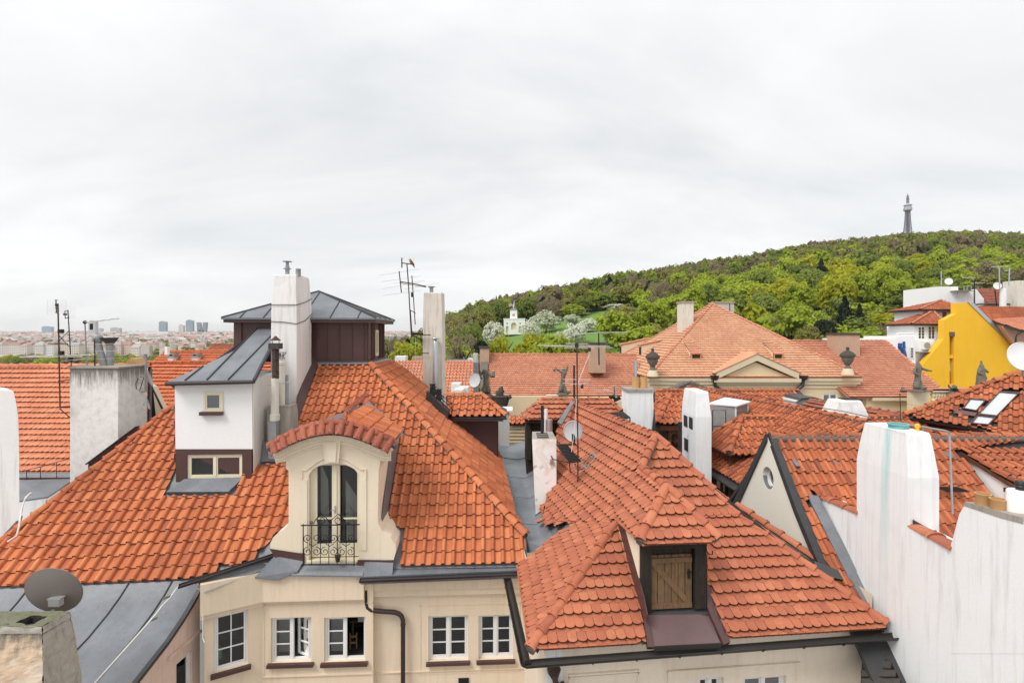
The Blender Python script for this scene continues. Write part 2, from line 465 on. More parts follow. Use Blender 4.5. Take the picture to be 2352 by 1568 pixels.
M['glass_light']=glass('bright_glass', (0.85, 0.87, 0.86))
M['sky_glass']=flat('skylight_glass', (0.55, 0.58, 0.60), 0.06, 0.0, 0.05, 3, 1.0)
M['blind']=flat('grey_blind', (0.42, 0.42, 0.40), 0.7, 0, 0.1)
M['moss']=plaster('mossy_mortar', (0.20, 0.20, 0.13), (0.05, 0.055, 0.02), 0.7, 0.7, 5.0, bumpy=1.0)
M['grass']=plaster('meadow_grass', (0.15, 0.26, 0.05), (0.10, 0.18, 0.035), 0.4, 0.6, 0.08, bumpy=0.2)
M['soil']=plaster('woodland_floor', (0.075, 0.085, 0.035), (0.05, 0.045, 0.025), 0.5, 0.6, 0.1)
M['street']=plaster('street_stone', (0.16, 0.15, 0.14), (0.09, 0.09, 0.085), 0.4, 0.5, 0.5)
M['bark']=flat('bark', (0.075, 0.058, 0.042), 0.9, 0, 0.3)
M['blue']=flat('blue_duct', (0.02, 0.10, 0.30), 0.5, 0, 0.15)
M['teal']=flat('teal_pipe', (0.16, 0.42, 0.40), 0.5, 0, 0.2)
M['yellow_valve']=flat('yellow_valve', (0.75, 0.48, 0.03), 0.5, 0, 0.1)
M['red_paint']=flat('dark_red_paint', (0.30, 0.03, 0.03), 0.6, 0, 0.2)
def stained_white():
 m, t, b=new_mat('white_plaster_with_teal_stain')
 p=pos(t)
 s=noise(t, pos(t, (7, 7, 0.25)), 1.5, 5, 0.65)
 c=mixc(t, ramp(t, s, [(0.48, 0.0), (0.82, 0.5)]), (0.85, 0.84, 0.83), (0.50, 0.48, 0.47))
 n2=noise(t, p, 2.0, 5)
 c=mixc(t, ramp(t, n2, [(0.5, 0.0), (0.8, 0.35)]), c, (0.62, 0.59, 0.58))
 sp=nd(t, 'ShaderNodeSeparateXYZ');g=t.nodes.new('ShaderNodeNewGeometry');t.links.new(g.outputs['Position'], sp.inputs[0])
 w=noise(t, pos(t, (3, 3, 0.8)), 1.0, 4)
 a=nd(t, 'ShaderNodeMath', operation='MULTIPLY_ADD');t.links.new(w, a.inputs[0]);a.inputs[1].default_value=0.35;t.links.new(sp.outputs[1], a.inputs[2])
 d=nd(t, 'ShaderNodeMath', operation='SUBTRACT');t.links.new(a.outputs[0], d.inputs[0]);d.inputs[1].default_value=STREAK_Y+0.175
 ab=nd(t, 'ShaderNodeMath', operation='ABSOLUTE');t.links.new(d.outputs[0], ab.inputs[0])
 f1=ramp(t, ab.outputs[0], [(0.03, 0.8), (0.15, 0.0)])
 hz=nd(t, 'ShaderNodeMapRange');t.links.new(sp.outputs[2], hz.inputs[0]);hz.inputs[1].default_value=-4.6;hz.inputs[2].default_value=-1.9;hz.inputs[3].default_value=0.12;hz.inputs[4].default_value=1.0
 mm=nd(t, 'ShaderNodeMath', operation='MULTIPLY');t.links.new(f1, mm.inputs[0]);t.links.new(hz.outputs[0], mm.inputs[1])
 fz=noise(t, pos(t, (25, 25, 1.0)), 1.0, 4)
 m2=nd(t, 'ShaderNodeMath', operation='MULTIPLY');t.links.new(mm.outputs[0], m2.inputs[0]);t.links.new(ramp(t, fz, [(0.3, 0.35), (0.6, 1.0)]), m2.inputs[1])
 c=mixc(t, m2.outputs[0], c, (0.30, 0.62, 0.62))
 t.links.new(c, b.inputs['Base Color']);b.inputs['Roughness'].default_value=0.9
 bump(t, b, noise(t, p, 30, 4), 0.2, 0.01)
 return m
STREAK_Y=10.15
M['white_teal']=stained_white()
def peel(name, base, under, soot, zc, zs):
 """plaster flaking off in large patches, soot washed down from the rim"""
 m, t, b=new_mat(name);p=pos(t)
 n1=noise(t, p, 1.6, 5, .6, .6)
 c=mixc(t, ramp(t, n1, [(.47, 0), (.50, 1)]), base, under)
 n2=noise(t, p, 5, 4);c=mixc(t, ramp(t, n2, [(.45, 0), (.8, .5)]), c, [x*.55 for x in base])
 s=noise(t, pos(t, (5, 5, .7)), 1.3, 6, .7)
 sp=nd(t, 'ShaderNodeSeparateXYZ');g=t.nodes.new('ShaderNodeNewGeometry');t.links.new(g.outputs['Position'], sp.inputs[0])
 mr=nd(t, 'ShaderNodeMapRange');t.links.new(sp.outputs[2], mr.inputs[0]);mr.inputs[1].default_value=zc-zs;mr.inputs[2].default_value=zc
 ad=nd(t, 'ShaderNodeMath', operation='MULTIPLY_ADD');t.links.new(mr.outputs[0], ad.inputs[0]);ad.inputs[1].default_value=.45;t.links.new(s, ad.inputs[2])
 c=mixc(t, ramp(t, ad.outputs[0], [(.62, 0), (.86, .9)]), c, soot)
 t.links.new(c, b.inputs['Base Color']);b.inputs['Roughness'].default_value=.95
 bump(t, b, noise(t, p, 25, 5, .65), .5, .015)
 return m
M['white_soot']=peel('sooty_white_plaster', (.80, .765, .73), (.83, .80, .77), (.17, .145, .125), -1.05, .9)
M['beige_peel']=peel('peeling_beige_plaster', (.66, .54, .41), (.62, .45, .31), (.14, .125, .10), -4.9, .5)
# -------- roof tiles
import mathutils.noise as pnoise
EDGE={}
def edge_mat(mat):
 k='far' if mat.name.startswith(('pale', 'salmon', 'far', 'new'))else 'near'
 if k not in EDGE:EDGE[k]=plaster('dirt_and_shade_tile_edge_'+k, (.15, .06, .04)if k=='far' else(.035, .025, .018), (.03, .032, .016), .6, .5, 5)  # lip colour: moss and dirt, darkened further to paint in the shadow under each course
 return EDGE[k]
def roman(w, L, t=0.036, h=0.085, rw=0.43, ov=0.07, seg=6, wall=0.026):
 """interlocking roman tile: a half-round roll and a shallow pan; local x across, y up the slope, z out"""
 xs=[]
 rr=rw*w;xc=-w/2+rr/2
 for i in range(seg+1):
  a=math.pi*(1-i/seg)
  xs.append((xc+rr/2*math.cos(a), 0.004+h*math.sin(a)**0.8))
 x1=xc+rr/2
 xs.append((x1+(w-rr)*0.35, -0.004));xs.append((w/2-0.012, 0.0));xs.append((w/2+0.012, 0.022))
 n=len(xs)
 dz=t*ov/L
 vs=[]
 for y, zo in((0, t), (L+ov, t-t*(L+ov)/L)):
  for x, z in xs:vs.append((x, y, z+zo+dz))
 for x, z in xs:vs.append((x, 0.0, z+t+dz-wall))
 fs=[]
 for i in range(n-1):
  fs.append((i, i+1, n+i+1, n+i))
  fs.append((2*n+i, 2*n+i+1, i+1, i))
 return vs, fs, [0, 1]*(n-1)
def plain(w, L, t=0.028, seg=6, arc=0.30, ov=0.03):
 """plain tile with a rounded lower end"""
 hw=w*0.485;ar=w*arc
 pts=[]
 for i in range(seg+1):
  a=math.pi*(1+i/seg)
  pts.append((hw*math.cos(a), ar+ar*math.sin(a)))
 pts=pts+[(hw, L+ov), (-hw, L+ov)]
 slope=lambda y:0.060*(1-y/L)
 vs=[(x, y, slope(y)+t)for x, y in pts]+[(x, y, slope(y))for x, y in pts]
 n=len(pts)
 fs=[tuple(range(n))]
 for i in range(n):
  j=(i+1)%n
  if i==n-2:continue
  fs.append((i, i+n, j+n, j))
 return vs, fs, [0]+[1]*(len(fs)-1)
def pin(poly, x, y):
 ins=False;n=len(poly);j=n-1
 for i in range(n):
  xi, yi=poly[i];xj, yj=poly[j]
  if(yi>y)!=(yj>y)and x<(xj-xi)*(y-yi)/(yj-yi)+xi:ins=not ins
  j=i
 return ins
def ccw(poly):
 a=sum(poly[i][0]*poly[(i+1)%len(poly)][1]-poly[(i+1)%len(poly)][0]*poly[i][1]for i in range(len(poly)))
 return list(poly)if a>0 else list(poly)[::-1]
def seg_box(p, q, x0, y0, x1, y1):
 t0, t1=0.0, 1.0
 dx, dy=q[0]-p[0], q[1]-p[1]
 for pp, qq in((-dx, p[0]-x0), (dx, x1-p[0]), (-dy, p[1]-y0), (dy, y1-p[1])):
  if abs(pp)<1e-12:
   if qq<0:return False
  else:
   r=qq/pp
   if pp<0:
    if r>t1:return False
    t0=max(t0, r)
   else:
    if r<t0:return False
    t1=min(t1, r)
 return True
def clip_faces(vs, fs, ms, p, q):
 """keep what is left of the line p->q (local plane coordinates)"""
 dx, dy=q[0]-p[0], q[1]-p[1]
 d=[dx*(v[1]-p[1])-dy*(v[0]-p[0])for v in vs]
 nv=list(vs);nf=[];nm=[]
 for f, mi in zip(fs, ms):
  out=[]
  for i in range(len(f)):
   a, b=f[i], f[(i+1)%len(f)]
   if d[a]>=0:out.append(a)
   if(d[a]>=0)!=(d[b]>=0):
    k=d[a]/(d[a]-d[b]);A, B=nv[a], nv[b]
    nv.append(tuple(A[c]+(B[c]-A[c])*k for c in range(3)));d.append(0.0)
    out.append(len(nv)-1)
  if len(out)>=3:nf.append(tuple(out));nm.append(mi)
 used=sorted({i for f in nf for i in f});mp={o:i for i, o in enumerate(used)}
 return[nv[i]for i in used], [tuple(mp[i]for i in f)for f in nf], nm
class Tiler:
 """collects the tiles of one house; the largest in view become parts, the rest one joined part"""
 def __init__(s, limit=300):
  s.full=[];s.stuff={};s.limit=limit
 def lay(s, fr, regions, kind, w, L, mat, parent, a0=0.0, b0=0.0, cuts_single=True, lift=0.0, **kw):
  """regions: list of (outer polygon, [holes]) in plane coordinates"""
  geo={'roman':roman, 'plain':plain}[kind](w, L, **kw)
  key=(kind, w, L, tuple(sorted(kw.items())), mat.name)
  bx0=min(v[0]for v in geo[0]);bx1=max(v[0]for v in geo[0]);by0=min(v[1]for v in geo[0]);by1=L
  regs=[(ccw(o), [ccw(h)[::-1]for h in hs])for o, hs in regions]
  X0=min(p[0]for o, _ in regs for p in o);X1=max(p[0]for o, _ in regs for p in o)
  Y0=min(p[1]for o, _ in regs for p in o);Y1=max(p[1]for o, _ in regs for p in o)
  if kind=='plain' and kw.get('arc', 0)>=0:
   layers=[(-0.24*L, 0.5, 0.0), (0.0, 0.0, 0.046)]
  else:
   layers=[(0.0, 0.0, 0.0)]
  if s.single_layer:layers=[(0.0, 0.0, 0.0)]
  k0=int(math.floor((Y0-b0)/L))-1;k1=int(math.ceil((Y1-b0)/L))+1
  i0=int(math.floor((X0-a0)/w))-1;i1=int(math.ceil((X1-a0)/w))+1
  Mx=Matrix((fr.ex, fr.ey, fr.n)).transposed()
  for k in range(k0, k1):
   for ly, lx, lz in layers:
    y=b0+k*L+ly
    sx=(0.5*w if(s.single_layer and k%2 and kind=='plain')else 0.0)+lx*w+rnd.uniform(-.008, .008)
    for i in range(i0, i1):
     x=a0+i*w+sx
     cx0, cx1, cy0, cy1=x+bx0, x+bx1, y+by0, y+by1
     for o, hs in regs:
      cuts=[]
      for pl in[o]+hs:
       for e in range(len(pl)):
        p, q=pl[e], pl[(e+1)%len(pl)]
        if seg_box(p, q, cx0, cy0, cx1, cy1):cuts.append((p, q))
      cxm, cym=(cx0+cx1)/2, (cy0+cy1)/2
      ins=pin(o, cxm, cym)and not any(pin(h, cxm, cym)for h in hs)
      if not cuts:
       if not ins:continue
      elif not ins:
       if len(cuts)>1:continue
      jz=rnd.uniform(-.004, .006)+lz+lift+.018*pnoise.noise(fr.at(x, y)*.55)
      rot=rnd.gauss(0, 0.009)
      if not cuts:
       m=Matrix.Translation(fr.at(x, y, jz))@(Mx@Matrix.Rotation(rot, 3, 'Z')@Matrix.Rotation(rnd.gauss(0, .011), 3, 'X')).to_4x4()
       c=fr.at(cxm, cym)
       u, vv=proj(c)
       area=0
       if c.y>1 and-30<u<2382 and 0<vv<1590:
        A=proj(c+fr.ex*.1);B=proj(c+fr.ey*.1)
        area=abs((A[0]-u)*(B[1]-vv)-(A[1]-vv)*(B[0]-u))
       s.full.append((area, m, geo, key, mat, parent))
      else:
       vs=[(v[0]+x, v[1]+y, v[2])for v in geo[0]];fs=geo[1];ms=geo[2]
       for p, q in cuts:
        vs, fs, ms=clip_faces(vs, fs, ms, p, q)
        if not fs:break
       if not fs:continue
       s.joined(parent, mat, [fr.at(v[0], v[1], v[2]+jz)for v in vs], fs, ms)
      break
 single_layer=False
 def joined(s, parent, mat, vs, fs, ms):
  k=(parent.name, mat.name)
  if k not in s.stuff:s.stuff[k]=(parent, mat, MB())
  mb=s.stuff[k][2];mb.add(vs, fs);mb.m[-len(fs):]=ms
 def finish(s, name='tile', rest='cut_tile'):
  s.full.sort(key=lambda r:-r[0])
  meshes={}
  for n, (area, m, geo, key, mat, parent)in enumerate(s.full):
   if n<s.limit and area>0:
    if key not in meshes:
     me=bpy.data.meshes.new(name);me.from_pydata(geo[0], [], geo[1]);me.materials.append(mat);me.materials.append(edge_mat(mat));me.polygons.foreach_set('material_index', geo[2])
     me.polygons.foreach_set('use_smooth', [True]*len(me.polygons));me.set_sharp_from_angle(angle=R(42))
     meshes[key]=me
    o=bpy.data.objects.new(name, meshes[key]);COL.objects.link(o)
    o.parent=parent
    o.matrix_local=Matrix.Translation(-WL[parent.name])@m
   else:
    s.joined(parent, mat, [m@V(v)for v in geo[0]], geo[1], geo[2])
  for parent, mat, mb in s.stuff.values():
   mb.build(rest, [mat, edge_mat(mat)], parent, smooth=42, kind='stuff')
RIDGE={}
def ridge_line(p0, p1, parent, mat, r=0.095, pitch=0.36, up=V((0, 0, 1)), name='ridge_tile', sag=0.0, single=True, squash=0.85):
 """row of tapered half-round ridge tiles from the low end p0 to the high end p1"""
 p0, p1=V(p0), V(p1);d=p1-p0;L=d.length;n=max(1, round(L/pitch));st=L/n
 d.normalize();side=d.cross(up).normalized();nz=side.cross(d).normalized()
 key=(round(r, 3), round(st, 2), mat.name, squash)
 if key not in RIDGE:
  vs=[];fs=[];seg=7;l=st*1.12
  for y, rr, zo in((0, r*1.10, 0.018), (0.05, r*1.12, 0.02), (0.07, r, 0.016), (l, r*0.86, -0.004)):
   for i in range(seg+1):
    a=math.pi*i/seg
    vs.append((rr*math.cos(a), y, rr*squash*math.sin(a)+zo))
  for k in range(3):
   for i in range(seg):
    b=k*(seg+1)+i
    fs.append((b, b+seg+1, b+seg+2, b+1))
  b=len(vs)
  for i in range(seg+1):
   a=math.pi*i/seg
   vs.append((r*.88*math.cos(a), 0, r*.88*squash*math.sin(a)+0.012))
  for i in range(seg):fs.append((i, i+1, b+i+1, b+i))
  s=r*0.16;z=r*squash*1.10+.01
  c=len(vs)
  vs+=[(-s, .02, z), (s, .02, z), (s, .05, z), (-s, .05, z), (-s*.6, .025, z+s*1.6), (s*.6, .025, z+s*1.6), (s*.6, .045, z+s*1.6), (-s*.6, .045, z+s*1.6)]
  fs+=[(c, c+1, c+5, c+4), (c+1, c+2, c+6, c+5), (c+2, c+3, c+7, c+6), (c+3, c, c+4, c+7), (c+4, c+5, c+6, c+7)]
  me=bpy.data.meshes.new(name);me.from_pydata(vs, [], fs);me.materials.append(mat)
  me.polygons.foreach_set('use_smooth', [True]*len(me.polygons));me.set_sharp_from_angle(angle=R(50))
  RIDGE[key]=me
 me=RIDGE[key]
 Mx=Matrix((side, d, nz)).transposed()
 mb=MB()
 for i in range(n):
  q=p0+d*(i*st)-V((0, 0, sag*math.sin(math.pi*(i+.5)/n)))
  m=Matrix.Translation(q+nz*rnd.uniform(-.004, .006))@(Mx@Matrix.Rotation(rnd.gauss(0, .02), 3, 'Z')@Matrix.Rotation(rnd.gauss(0, .015), 3, 'X')).to_4x4()
  if single:
   o=bpy.data.objects.new(name, me);COL.objects.link(o);o.parent=parent
   o.matrix_local=Matrix.Translation(-WL[parent.name])@m
  else:
   mb.add([m@v.co for v in me.vertices], [tuple(p.vertices)for p in me.polygons])
 if not single:mb.build('ridge_row', mat, parent, smooth=50, kind='stuff')
def mortar_line(p0, p1, parent, r=0.10, mat=None):
 p0, p1=V(p0), V(p1);n=max(2, int((p1-p0).length/0.25))
 pts=[p0.lerp(p1, i/n)+V((rnd.uniform(-.012, .012), rnd.uniform(-.012, .012), rnd.uniform(-.012, .005)))for i in range(n+1)]
 return MB().tube(pts, [r*rnd.uniform(.9, 1.12)for _ in pts], 7).build('mortar_bed', mat or M['mortar'], parent, smooth=60)
# -------- walls and windows
def wall(mb, fr, outer, holes=(), depth=0.0, mi=0, reveal_mi=None):
 """flat wall face on a frame (2-D outline with holes), with reveals of the given depth behind the holes"""
 outer=ccw(outer);holes=[ccw(h)[::-1]for h in holes]
 loops=[[V((x, y, 0))for x, y in lp]for lp in[outer]+holes]
 flatp=[p for lp in loops for p in lp]
 tr=tessellate_polygon(loops)
 mb.mat(mi)
 vs=[fr.at(p.x, p.y)for p in flatp]
 fs=[]
 for a, b, c in tr:
  A, B, C=flatp[a], flatp[b], flatp[c]
  ar=(B-A).cross(C-A).z
  fs.append((a, b, c)if ar>0 else(a, c, b))
 mb.add(vs, fs)
 if depth:
  mb.mat(mi if reveal_mi is None else reveal_mi)
  for h in holes:
   n=len(h)
   vs=[fr.at(x, y)for x, y in h]+[fr.at(x, y, -depth)for x, y in h]
   mb.add(vs, [(i, i+n, (i+1)%n+n, (i+1)%n)for i in range(n)])
 return mb
def bar(mb, fr, a0, b0, a1, b1, c0, c1):
 """box on a frame between plane coordinates, from depth c0 to c1 along the normal"""
 return mb.box(fr.at(a0, b0, c0), fr.ex*(a1-a0), fr.ey*(b1-b0), fr.n*(c1-c0))
def window(parent, fr, a0, b0, a1, b1, c=-0.10, leaves=2, rows=3, fw=0.055, mat=None, gl=None, room=0.8, room_mat=None, cols=1, label=None, sill=None, name='window', skip=(), bars=0.025):
 """casement window: frame part with its panes, sill and the dim room behind"""
 mat=mat or M['white_paint'];gl=gl or M['glass']
 mb=MB()
 g=0.003
 bar(mb, fr, a0, b0, a0+fw, b1, c-.06, c);bar(mb, fr, a1-fw, b0, a1, b1, c-.06, c)
 bar(mb, fr, a0+fw+g, b1-fw, a1-fw-g, b1, c-.06, c-g);bar(mb, fr, a0+fw+g, b0, a1-fw-g, b0+fw, c-.06, c-g)
 lw=(a1-a0-2*fw)/leaves;panes=[]
 for l in range(leaves):
  x0=a0+fw+l*lw;x1=x0+lw
  if l:bar(mb, fr, x0-.03, b0+fw+g, x0+.03, b1-fw-g, c-.055, c+.012)
  if l in skip:continue
  s=0.035
  xl=x0+(0.031 if l else g);xr=x1-(0.031 if l<leaves-1 else g)
  bar(mb, fr, xl, b0+fw+g, xl+s, b1-fw-g, c-.045, c-.008);bar(mb, fr, xr-s, b0+fw+g, xr, b1-fw-g, c-.045, c-.008)
  bar(mb, fr, xl+s+g, b1-fw-g-s, xr-s-g, b1-fw-g, c-.045, c-.010);bar(mb, fr, xl+s+g, b0+fw+g, xr-s-g, b0+fw+g+s, c-.045, c-.010)
  gx0, gx1, gy0, gy1=xl+s, xr-s, b0+fw+s, b1-fw-s
  for r in range(1, rows):
   y=gy0+(gy1-gy0)*r/rows
   bar(mb, fr, gx0+g, y-bars/2, gx1-g, y+bars/2, c-.040, c-.012)
  for q in range(1, cols):
   x=gx0+(gx1-gx0)*q/cols
   bar(mb, fr, x-bars/2, gy0+g, x+bars/2, gy1-g, c-.038, c-.014)
  for r in range(rows):
   for q in range(cols):
    panes.append((gx0+(gx1-gx0)*q/cols, gy0+(gy1-gy0)*r/rows, gx0+(gx1-gx0)*(q+1)/cols, gy0+(gy1-gy0)*(r+1)/rows))
 w=mb.build(name, mat, parent, label=label)
 for p in panes:
  MB().poly([fr.at(p[0]-.002, p[1]-.002, c-.025), fr.at(p[2]+.002, p[1]-.002, c-.025), fr.at(p[2]+.002, p[3]+.002, c-.025), fr.at(p[0]-.002, p[3]+.002, c-.025)]).build('pane', gl, w)
 if sill:
  ov, th, mt=sill
  s=MB();y=b0-.004
  s.box(fr.at(a0-ov, y-th, c-.02), fr.ex*(a1-a0+2*ov), fr.ey*th, fr.n*(-c+.12))
  s2=s.v
  s.build('sill', mt, w)
 if room:
  b=MB();e=.02;d0=c-.07;d1=c-.07-room
  P=lambda x, y, z:fr.at(x, y, z)
  x0, x1, y0, y1=a0-e, a1+e, b0-e, b1+e
  b.add([P(x0, y0, d0), P(x1, y0, d0), P(x1, y1, d0), P(x0, y1, d0), P(x0, y0, d1), P(x1, y0, d1), P(x1, y1, d1), P(x0, y1, d1)], [(4, 5, 6, 7), (0, 1, 5, 4), (2, 3, 7, 6), (1, 2, 6, 5), (3, 0, 4, 7)])
  b.build('room', room_mat or M['dark_room'], w)
 return w
def spiral(c, ex, ey, r0, r1, a0, a1, n=22):
 return[V(c)+(V(ex)*math.cos(a0+(a1-a0)*i/n)+V(ey)*math.sin(a0+(a1-a0)*i/n))*(r0+(r1-r0)*i/n)for i in range(n+1)]
def dish_mb(c, aim, rx, ry=None, depth=0.12, n=24, up=V((0, 0, 1))):
 """shallow dish facing aim, centre c; returns builder of the bowl"""
 ry=ry or rx;aim=V(aim).normalized();x=up.cross(aim).normalized();y=aim.cross(x)
 mb=MB();rings=6
 vs=[V(c)-aim*depth];
 for k in range(1, rings+1):
  f=k/rings
  for j in range(n):
   a=2*math.pi*j/n
   vs.append(V(c)-aim*depth*(1-f*f)+x*rx*f*math.cos(a)+y*ry*f*math.sin(a))
 fs=[(0, 1+j, 1+(j+1)%n)for j in range(n)]
 for k in range(rings-1):
  for j in range(n):
   b=1+k*n;d=1+(k+1)*n
   fs.append((b+j, d+j, d+(j+1)%n, b+(j+1)%n))
 m=len(vs)
 back=[p-aim*0.012 for p in vs]
 mb.add(vs+back, fs+[tuple(m+i for i in f[::-1])for f in fs]+[(1+(rings-1)*n+j, m+1+(rings-1)*n+j, m+1+(rings-1)*n+(j+1)%n, 1+(rings-1)*n+(j+1)%n)for j in range(n)])
 mb.tube([vs[1+(rings-1)*n+j]for j in range(n)], 0.012, 6, closed=True)
 return mb, x, y, aim
# ======== cream house with the curved gable
e3=V((math.cos(R(3)), math.sin(R(3)), 0));n3=V((-math.sin(R(3)), math.cos(R(3)), 0));UP=V((0, 0, 1))
P1=roof_frame((0, 12.886, -5.8), e3, 0.84, n3)
HA=thing('town_house', 'cream town house with orange roman tile roof, curved gable balcony and lead grey lantern', 'house', W(700, 1568, 13.5)*1+V((0, 0, -7)))
A_T=P1.hit(851, 840);A_B=P1.hit(1207, 1232)
P2=frame3(A_T, A_B, A_B+n3*4)
deck=[(-60, 1354), (437, 1335), (588, 1290), (700, 1290), (918, 1304), (1212, 1299), (1209, 1232), (851, 834), (700, 834), (683, 925), (590, 1000), (402, 922), (45, 1208), (-60, 1288)]
roof=MB().prism(P1.poly3(deck, -0.035), -P1.n*0.12)
deck2=[(1212, 1299), (1209, 1232), (1180, 1178), (1150, 1046), (1044, 962), (975, 886), (901, 826), (851, 834)]
roof.prism([P2.hit(u, v)-P2.n*0.035 for u, v in deck2[1:]], -P2.n*0.12)
roofA=roof.build('roof', M['lead'], HA)
TA=Tiler(300)
PLo=P1.hit(0, 1347);PLd=P1.hit(437, 1329)-PLo
PL=Fr(PLo, PLd, n3+UP*0.84)
if PL.n.z<0:PL=Fr(PLo, -PLd, n3+UP*.84)
PL.n=P1.n.copy();PL.ey=PL.n.cross(PL.ex)
La=[(-60, 1351), (0, 1348.5), (175, 1341.5), (437, 1330), (512, 1309), (588, 1284), (620, 1243), (655, 1208), (672, 1198), (672, 1062), (592, 1072), (580, 1070), (557, 1090), (536, 1141), (376, 1141), (404, 1075), (402, 930), (45, 1214), (-60, 1295)]
TA.lay(PL, [(PL.poly2(La), [])], 'roman', 0.275, 0.315, M['tile_a'], roofA, a0=0.05, b0=0.0)
Ra=[(918, 1300), (1207, 1295), (1207, 1232), (851, 840), (727, 842), (680, 990), (700, 1000), (765, 975), (840, 934), (922, 990), (894, 1176), (889, 1217), (928, 1219)]
Ra2=P1.poly2(Ra)
for i in(0, 1):Ra2[i]=(Ra2[i][0], -0.004)
TA.lay(P1, [(Ra2, [])], 'roman', 0.25, 0.335, M['tile_a'], roofA, a0=Ra2[0][0]+0.14, b0=0.0)
P2a=[(1205, 1230), (1178, 1176), (1148, 1046), (1040, 958), (973, 884), (900, 829), (856, 838)]
TA.lay(P2, [(P2.poly2(P2a), [])], 'roman', 0.24, 0.335, M['tile_a'], roofA, b0=P2.h2(1205, 1230)[1])
TA.finish()
up2=(P1.n+P2.n).normalized()
mortar_line(A_B+up2*.0, A_T, roofA, 0.085)
ridge_line(P1.hit(1206, 1232)+up2*.05, P1.hit(851, 838)+up2*.05, roofA, M['tile_a'], 0.12, 0.38, up2)
lh0, lh1=P1.hit(-40, 1280)+UP*.02, P1.hit(402, 930)+UP*.02
mortar_line(lh0-V((.02, 0, .02)), lh1-V((.02, 0, .02)), roofA, 0.075)
ridge_line(lh0, lh1, roofA, M['tile_a'], 0.105, 0.40, (P1.n+V((-.4, 0, .3))).normalized())
mb=MB();a, b=P1.hit(222, 1072), P1.hit(336, 985)
mb.box(a+V((-.45, .25, -.35)), b-a, V((0, .1, 0)), V((0, 0, .36)))
mb.box(a+V((-.48, .18, .01)), b-a, V((0, .2, 0)), V((0, 0, .03)))
mb.build('upstand', M['brown_sheet'], HA)
# ---- white box dormer with lead roof
p0=P1.hit(490, 1100)
FW=Fr(p0, e3, UP)
mb=MB()
pts=[FW.hit(401, 872), FW.hit(579, 868), FW.hit(580, 1110), FW.hit(404, 1110)]
mb.prism(pts[:2]+[FW.hit(580, 1031), FW.hit(403, 1031)], n3*3.6)
boxA=mb.build('dormer', M['white_clean'], HA)
a, b=FW.hit(579.5, 868), FW.hit(580.5, 1100)
MB().prism([a+V((.004, .02, 0)), a+V((.004, .02, 0))+n3*3.4, b+V((.004, .02, 0))+n3*3.4, b+V((.004, .02, 0))], V((.02, 0, 0))).build('side_wall', M['white_rough'], HA)
o2=[FW.h2(404, 1031), FW.h2(579, 1031), FW.h2(580, 1112), FW.h2(405, 1112)]
wx0, wy1=FW.h2(430, 1044);wx1, wy0=FW.h2(557, 1097)
mb=MB();Fw2=Fr(FW.o-n3*.02, e3, UP)
wall(mb, Fw2, o2, [[(wx0, wy0), (wx1, wy0), (wx1, wy1), (wx0, wy1)]], 0.10)
mb.prism([Fw2.at(*o2[0])+n3*.06, Fw2.at(*o2[1])+n3*.06, Fw2.at(*o2[2])+n3*.06], n3*.001)
mb.build('window_band', M['brown_sheet'], HA)
window(HA, Fw2, wx0, wy0, wx1, wy1, c=-0.04, leaves=2, rows=1, fw=0.06, mat=M['cream_paint'], room=0.9, room_mat=M['room_grey'])
sx0, sy1=FW.h2(467, 899);sx1, sy0=FW.h2(513, 944)
Fs=Fr(FW.o-n3*.004, e3, UP)
mb=MB();
bar(mb, Fs, sx0, sy0, sx0+.11, sy1, -.02, .0);bar(mb, Fs, sx0+.112, sy1-.05, sx1, sy1, -.02, .0)
window(HA, Fs, sx0+.02, sy0, sx1, sy1, c=0.035, leaves=1, rows=1, fw=0.06, mat=M['cream_paint'], room=0)
MB().poly([Fs.at(sx0+.1, sy0+.09, .004), Fs.at(sx1-.09, sy0+.09, .004), Fs.at(sx1-.09, sy1-.09, .004), Fs.at(sx0+.1, sy1-.09, .004)]).build('blind', M['dark_room'], HA)
mb=MB();bar(mb, Fs, sx0-.05, sy0-.10, sx1+.01, sy0-.003, .0, .13);mb.build('sill', M['brown_sheet'], HA)
t0, t1=FW.hit(424, 1099)-n3*.02, FW.hit(560, 1095)-n3*.02
q0, q1=P1.hit(384, 1134)+P1.n*.10, P1.hit(527, 1133)+P1.n*.10
mb=MB();mb.add([t0, t1, q1, q0, t0-P1.n*.2, t1-P1.n*.2, q1-P1.n*.14, q0-P1.n*.14], [(0, 3, 2, 1), (3, 7, 6, 2), (0, 4, 7, 3), (1, 2, 6, 5)])
mb.build('apron', M['lead'], HA)
LF=Fr(FW.hit(600, 735)*1.0, e3, UP)
eL, eR=Fr(FW.o-n3*.28, e3, UP).hit(385, 876), Fr(FW.o-n3*.28, e3, UP).hit(582, 872)
lantY=18.2
tl=W(600, 750, lantY)
run=(tl-eL).dot(n3);PD=roof_frame(eL, eR-eL, (tl.z-eL.z)/run, n3)
pd=[(385, 876), (582, 872), (640, 756), (624, 749), (592, 753), (538, 805), (470, 838)]
ptsd=PD.poly3(pd)
mb=MB().prism(ptsd, -PD.n*.06)
k=[PD.hit(385, 876), PD.hit(470, 838), PD.hit(538, 805), PD.hit(592, 753)]
mb.prism([k[0]-PD.n*.061, k[1]-PD.n*.061, k[3]-PD.n*.061, k[3]+V((-.6, .4, -1.6)), k[0]+V((-.1, .9, -.5))], V((0, .02, -.03)))
dr=mb.build('dormer_roof', M['lead'], HA)
for(u0, v0), (u1, v1)in(((425, 874), (467, 841)), ((475, 873), (592, 753)), ((524, 872.5), (626, 768))):
 a, b=PD.hit(u0, v0), PD.hit(u1, v1)
 MB().box(a-e3*.012, e3*.024, b-a, PD.n*.035).build('seam', M['lead_dark'], dr)
a, b=PD.hit(582, 872), PD.hit(641, 757)
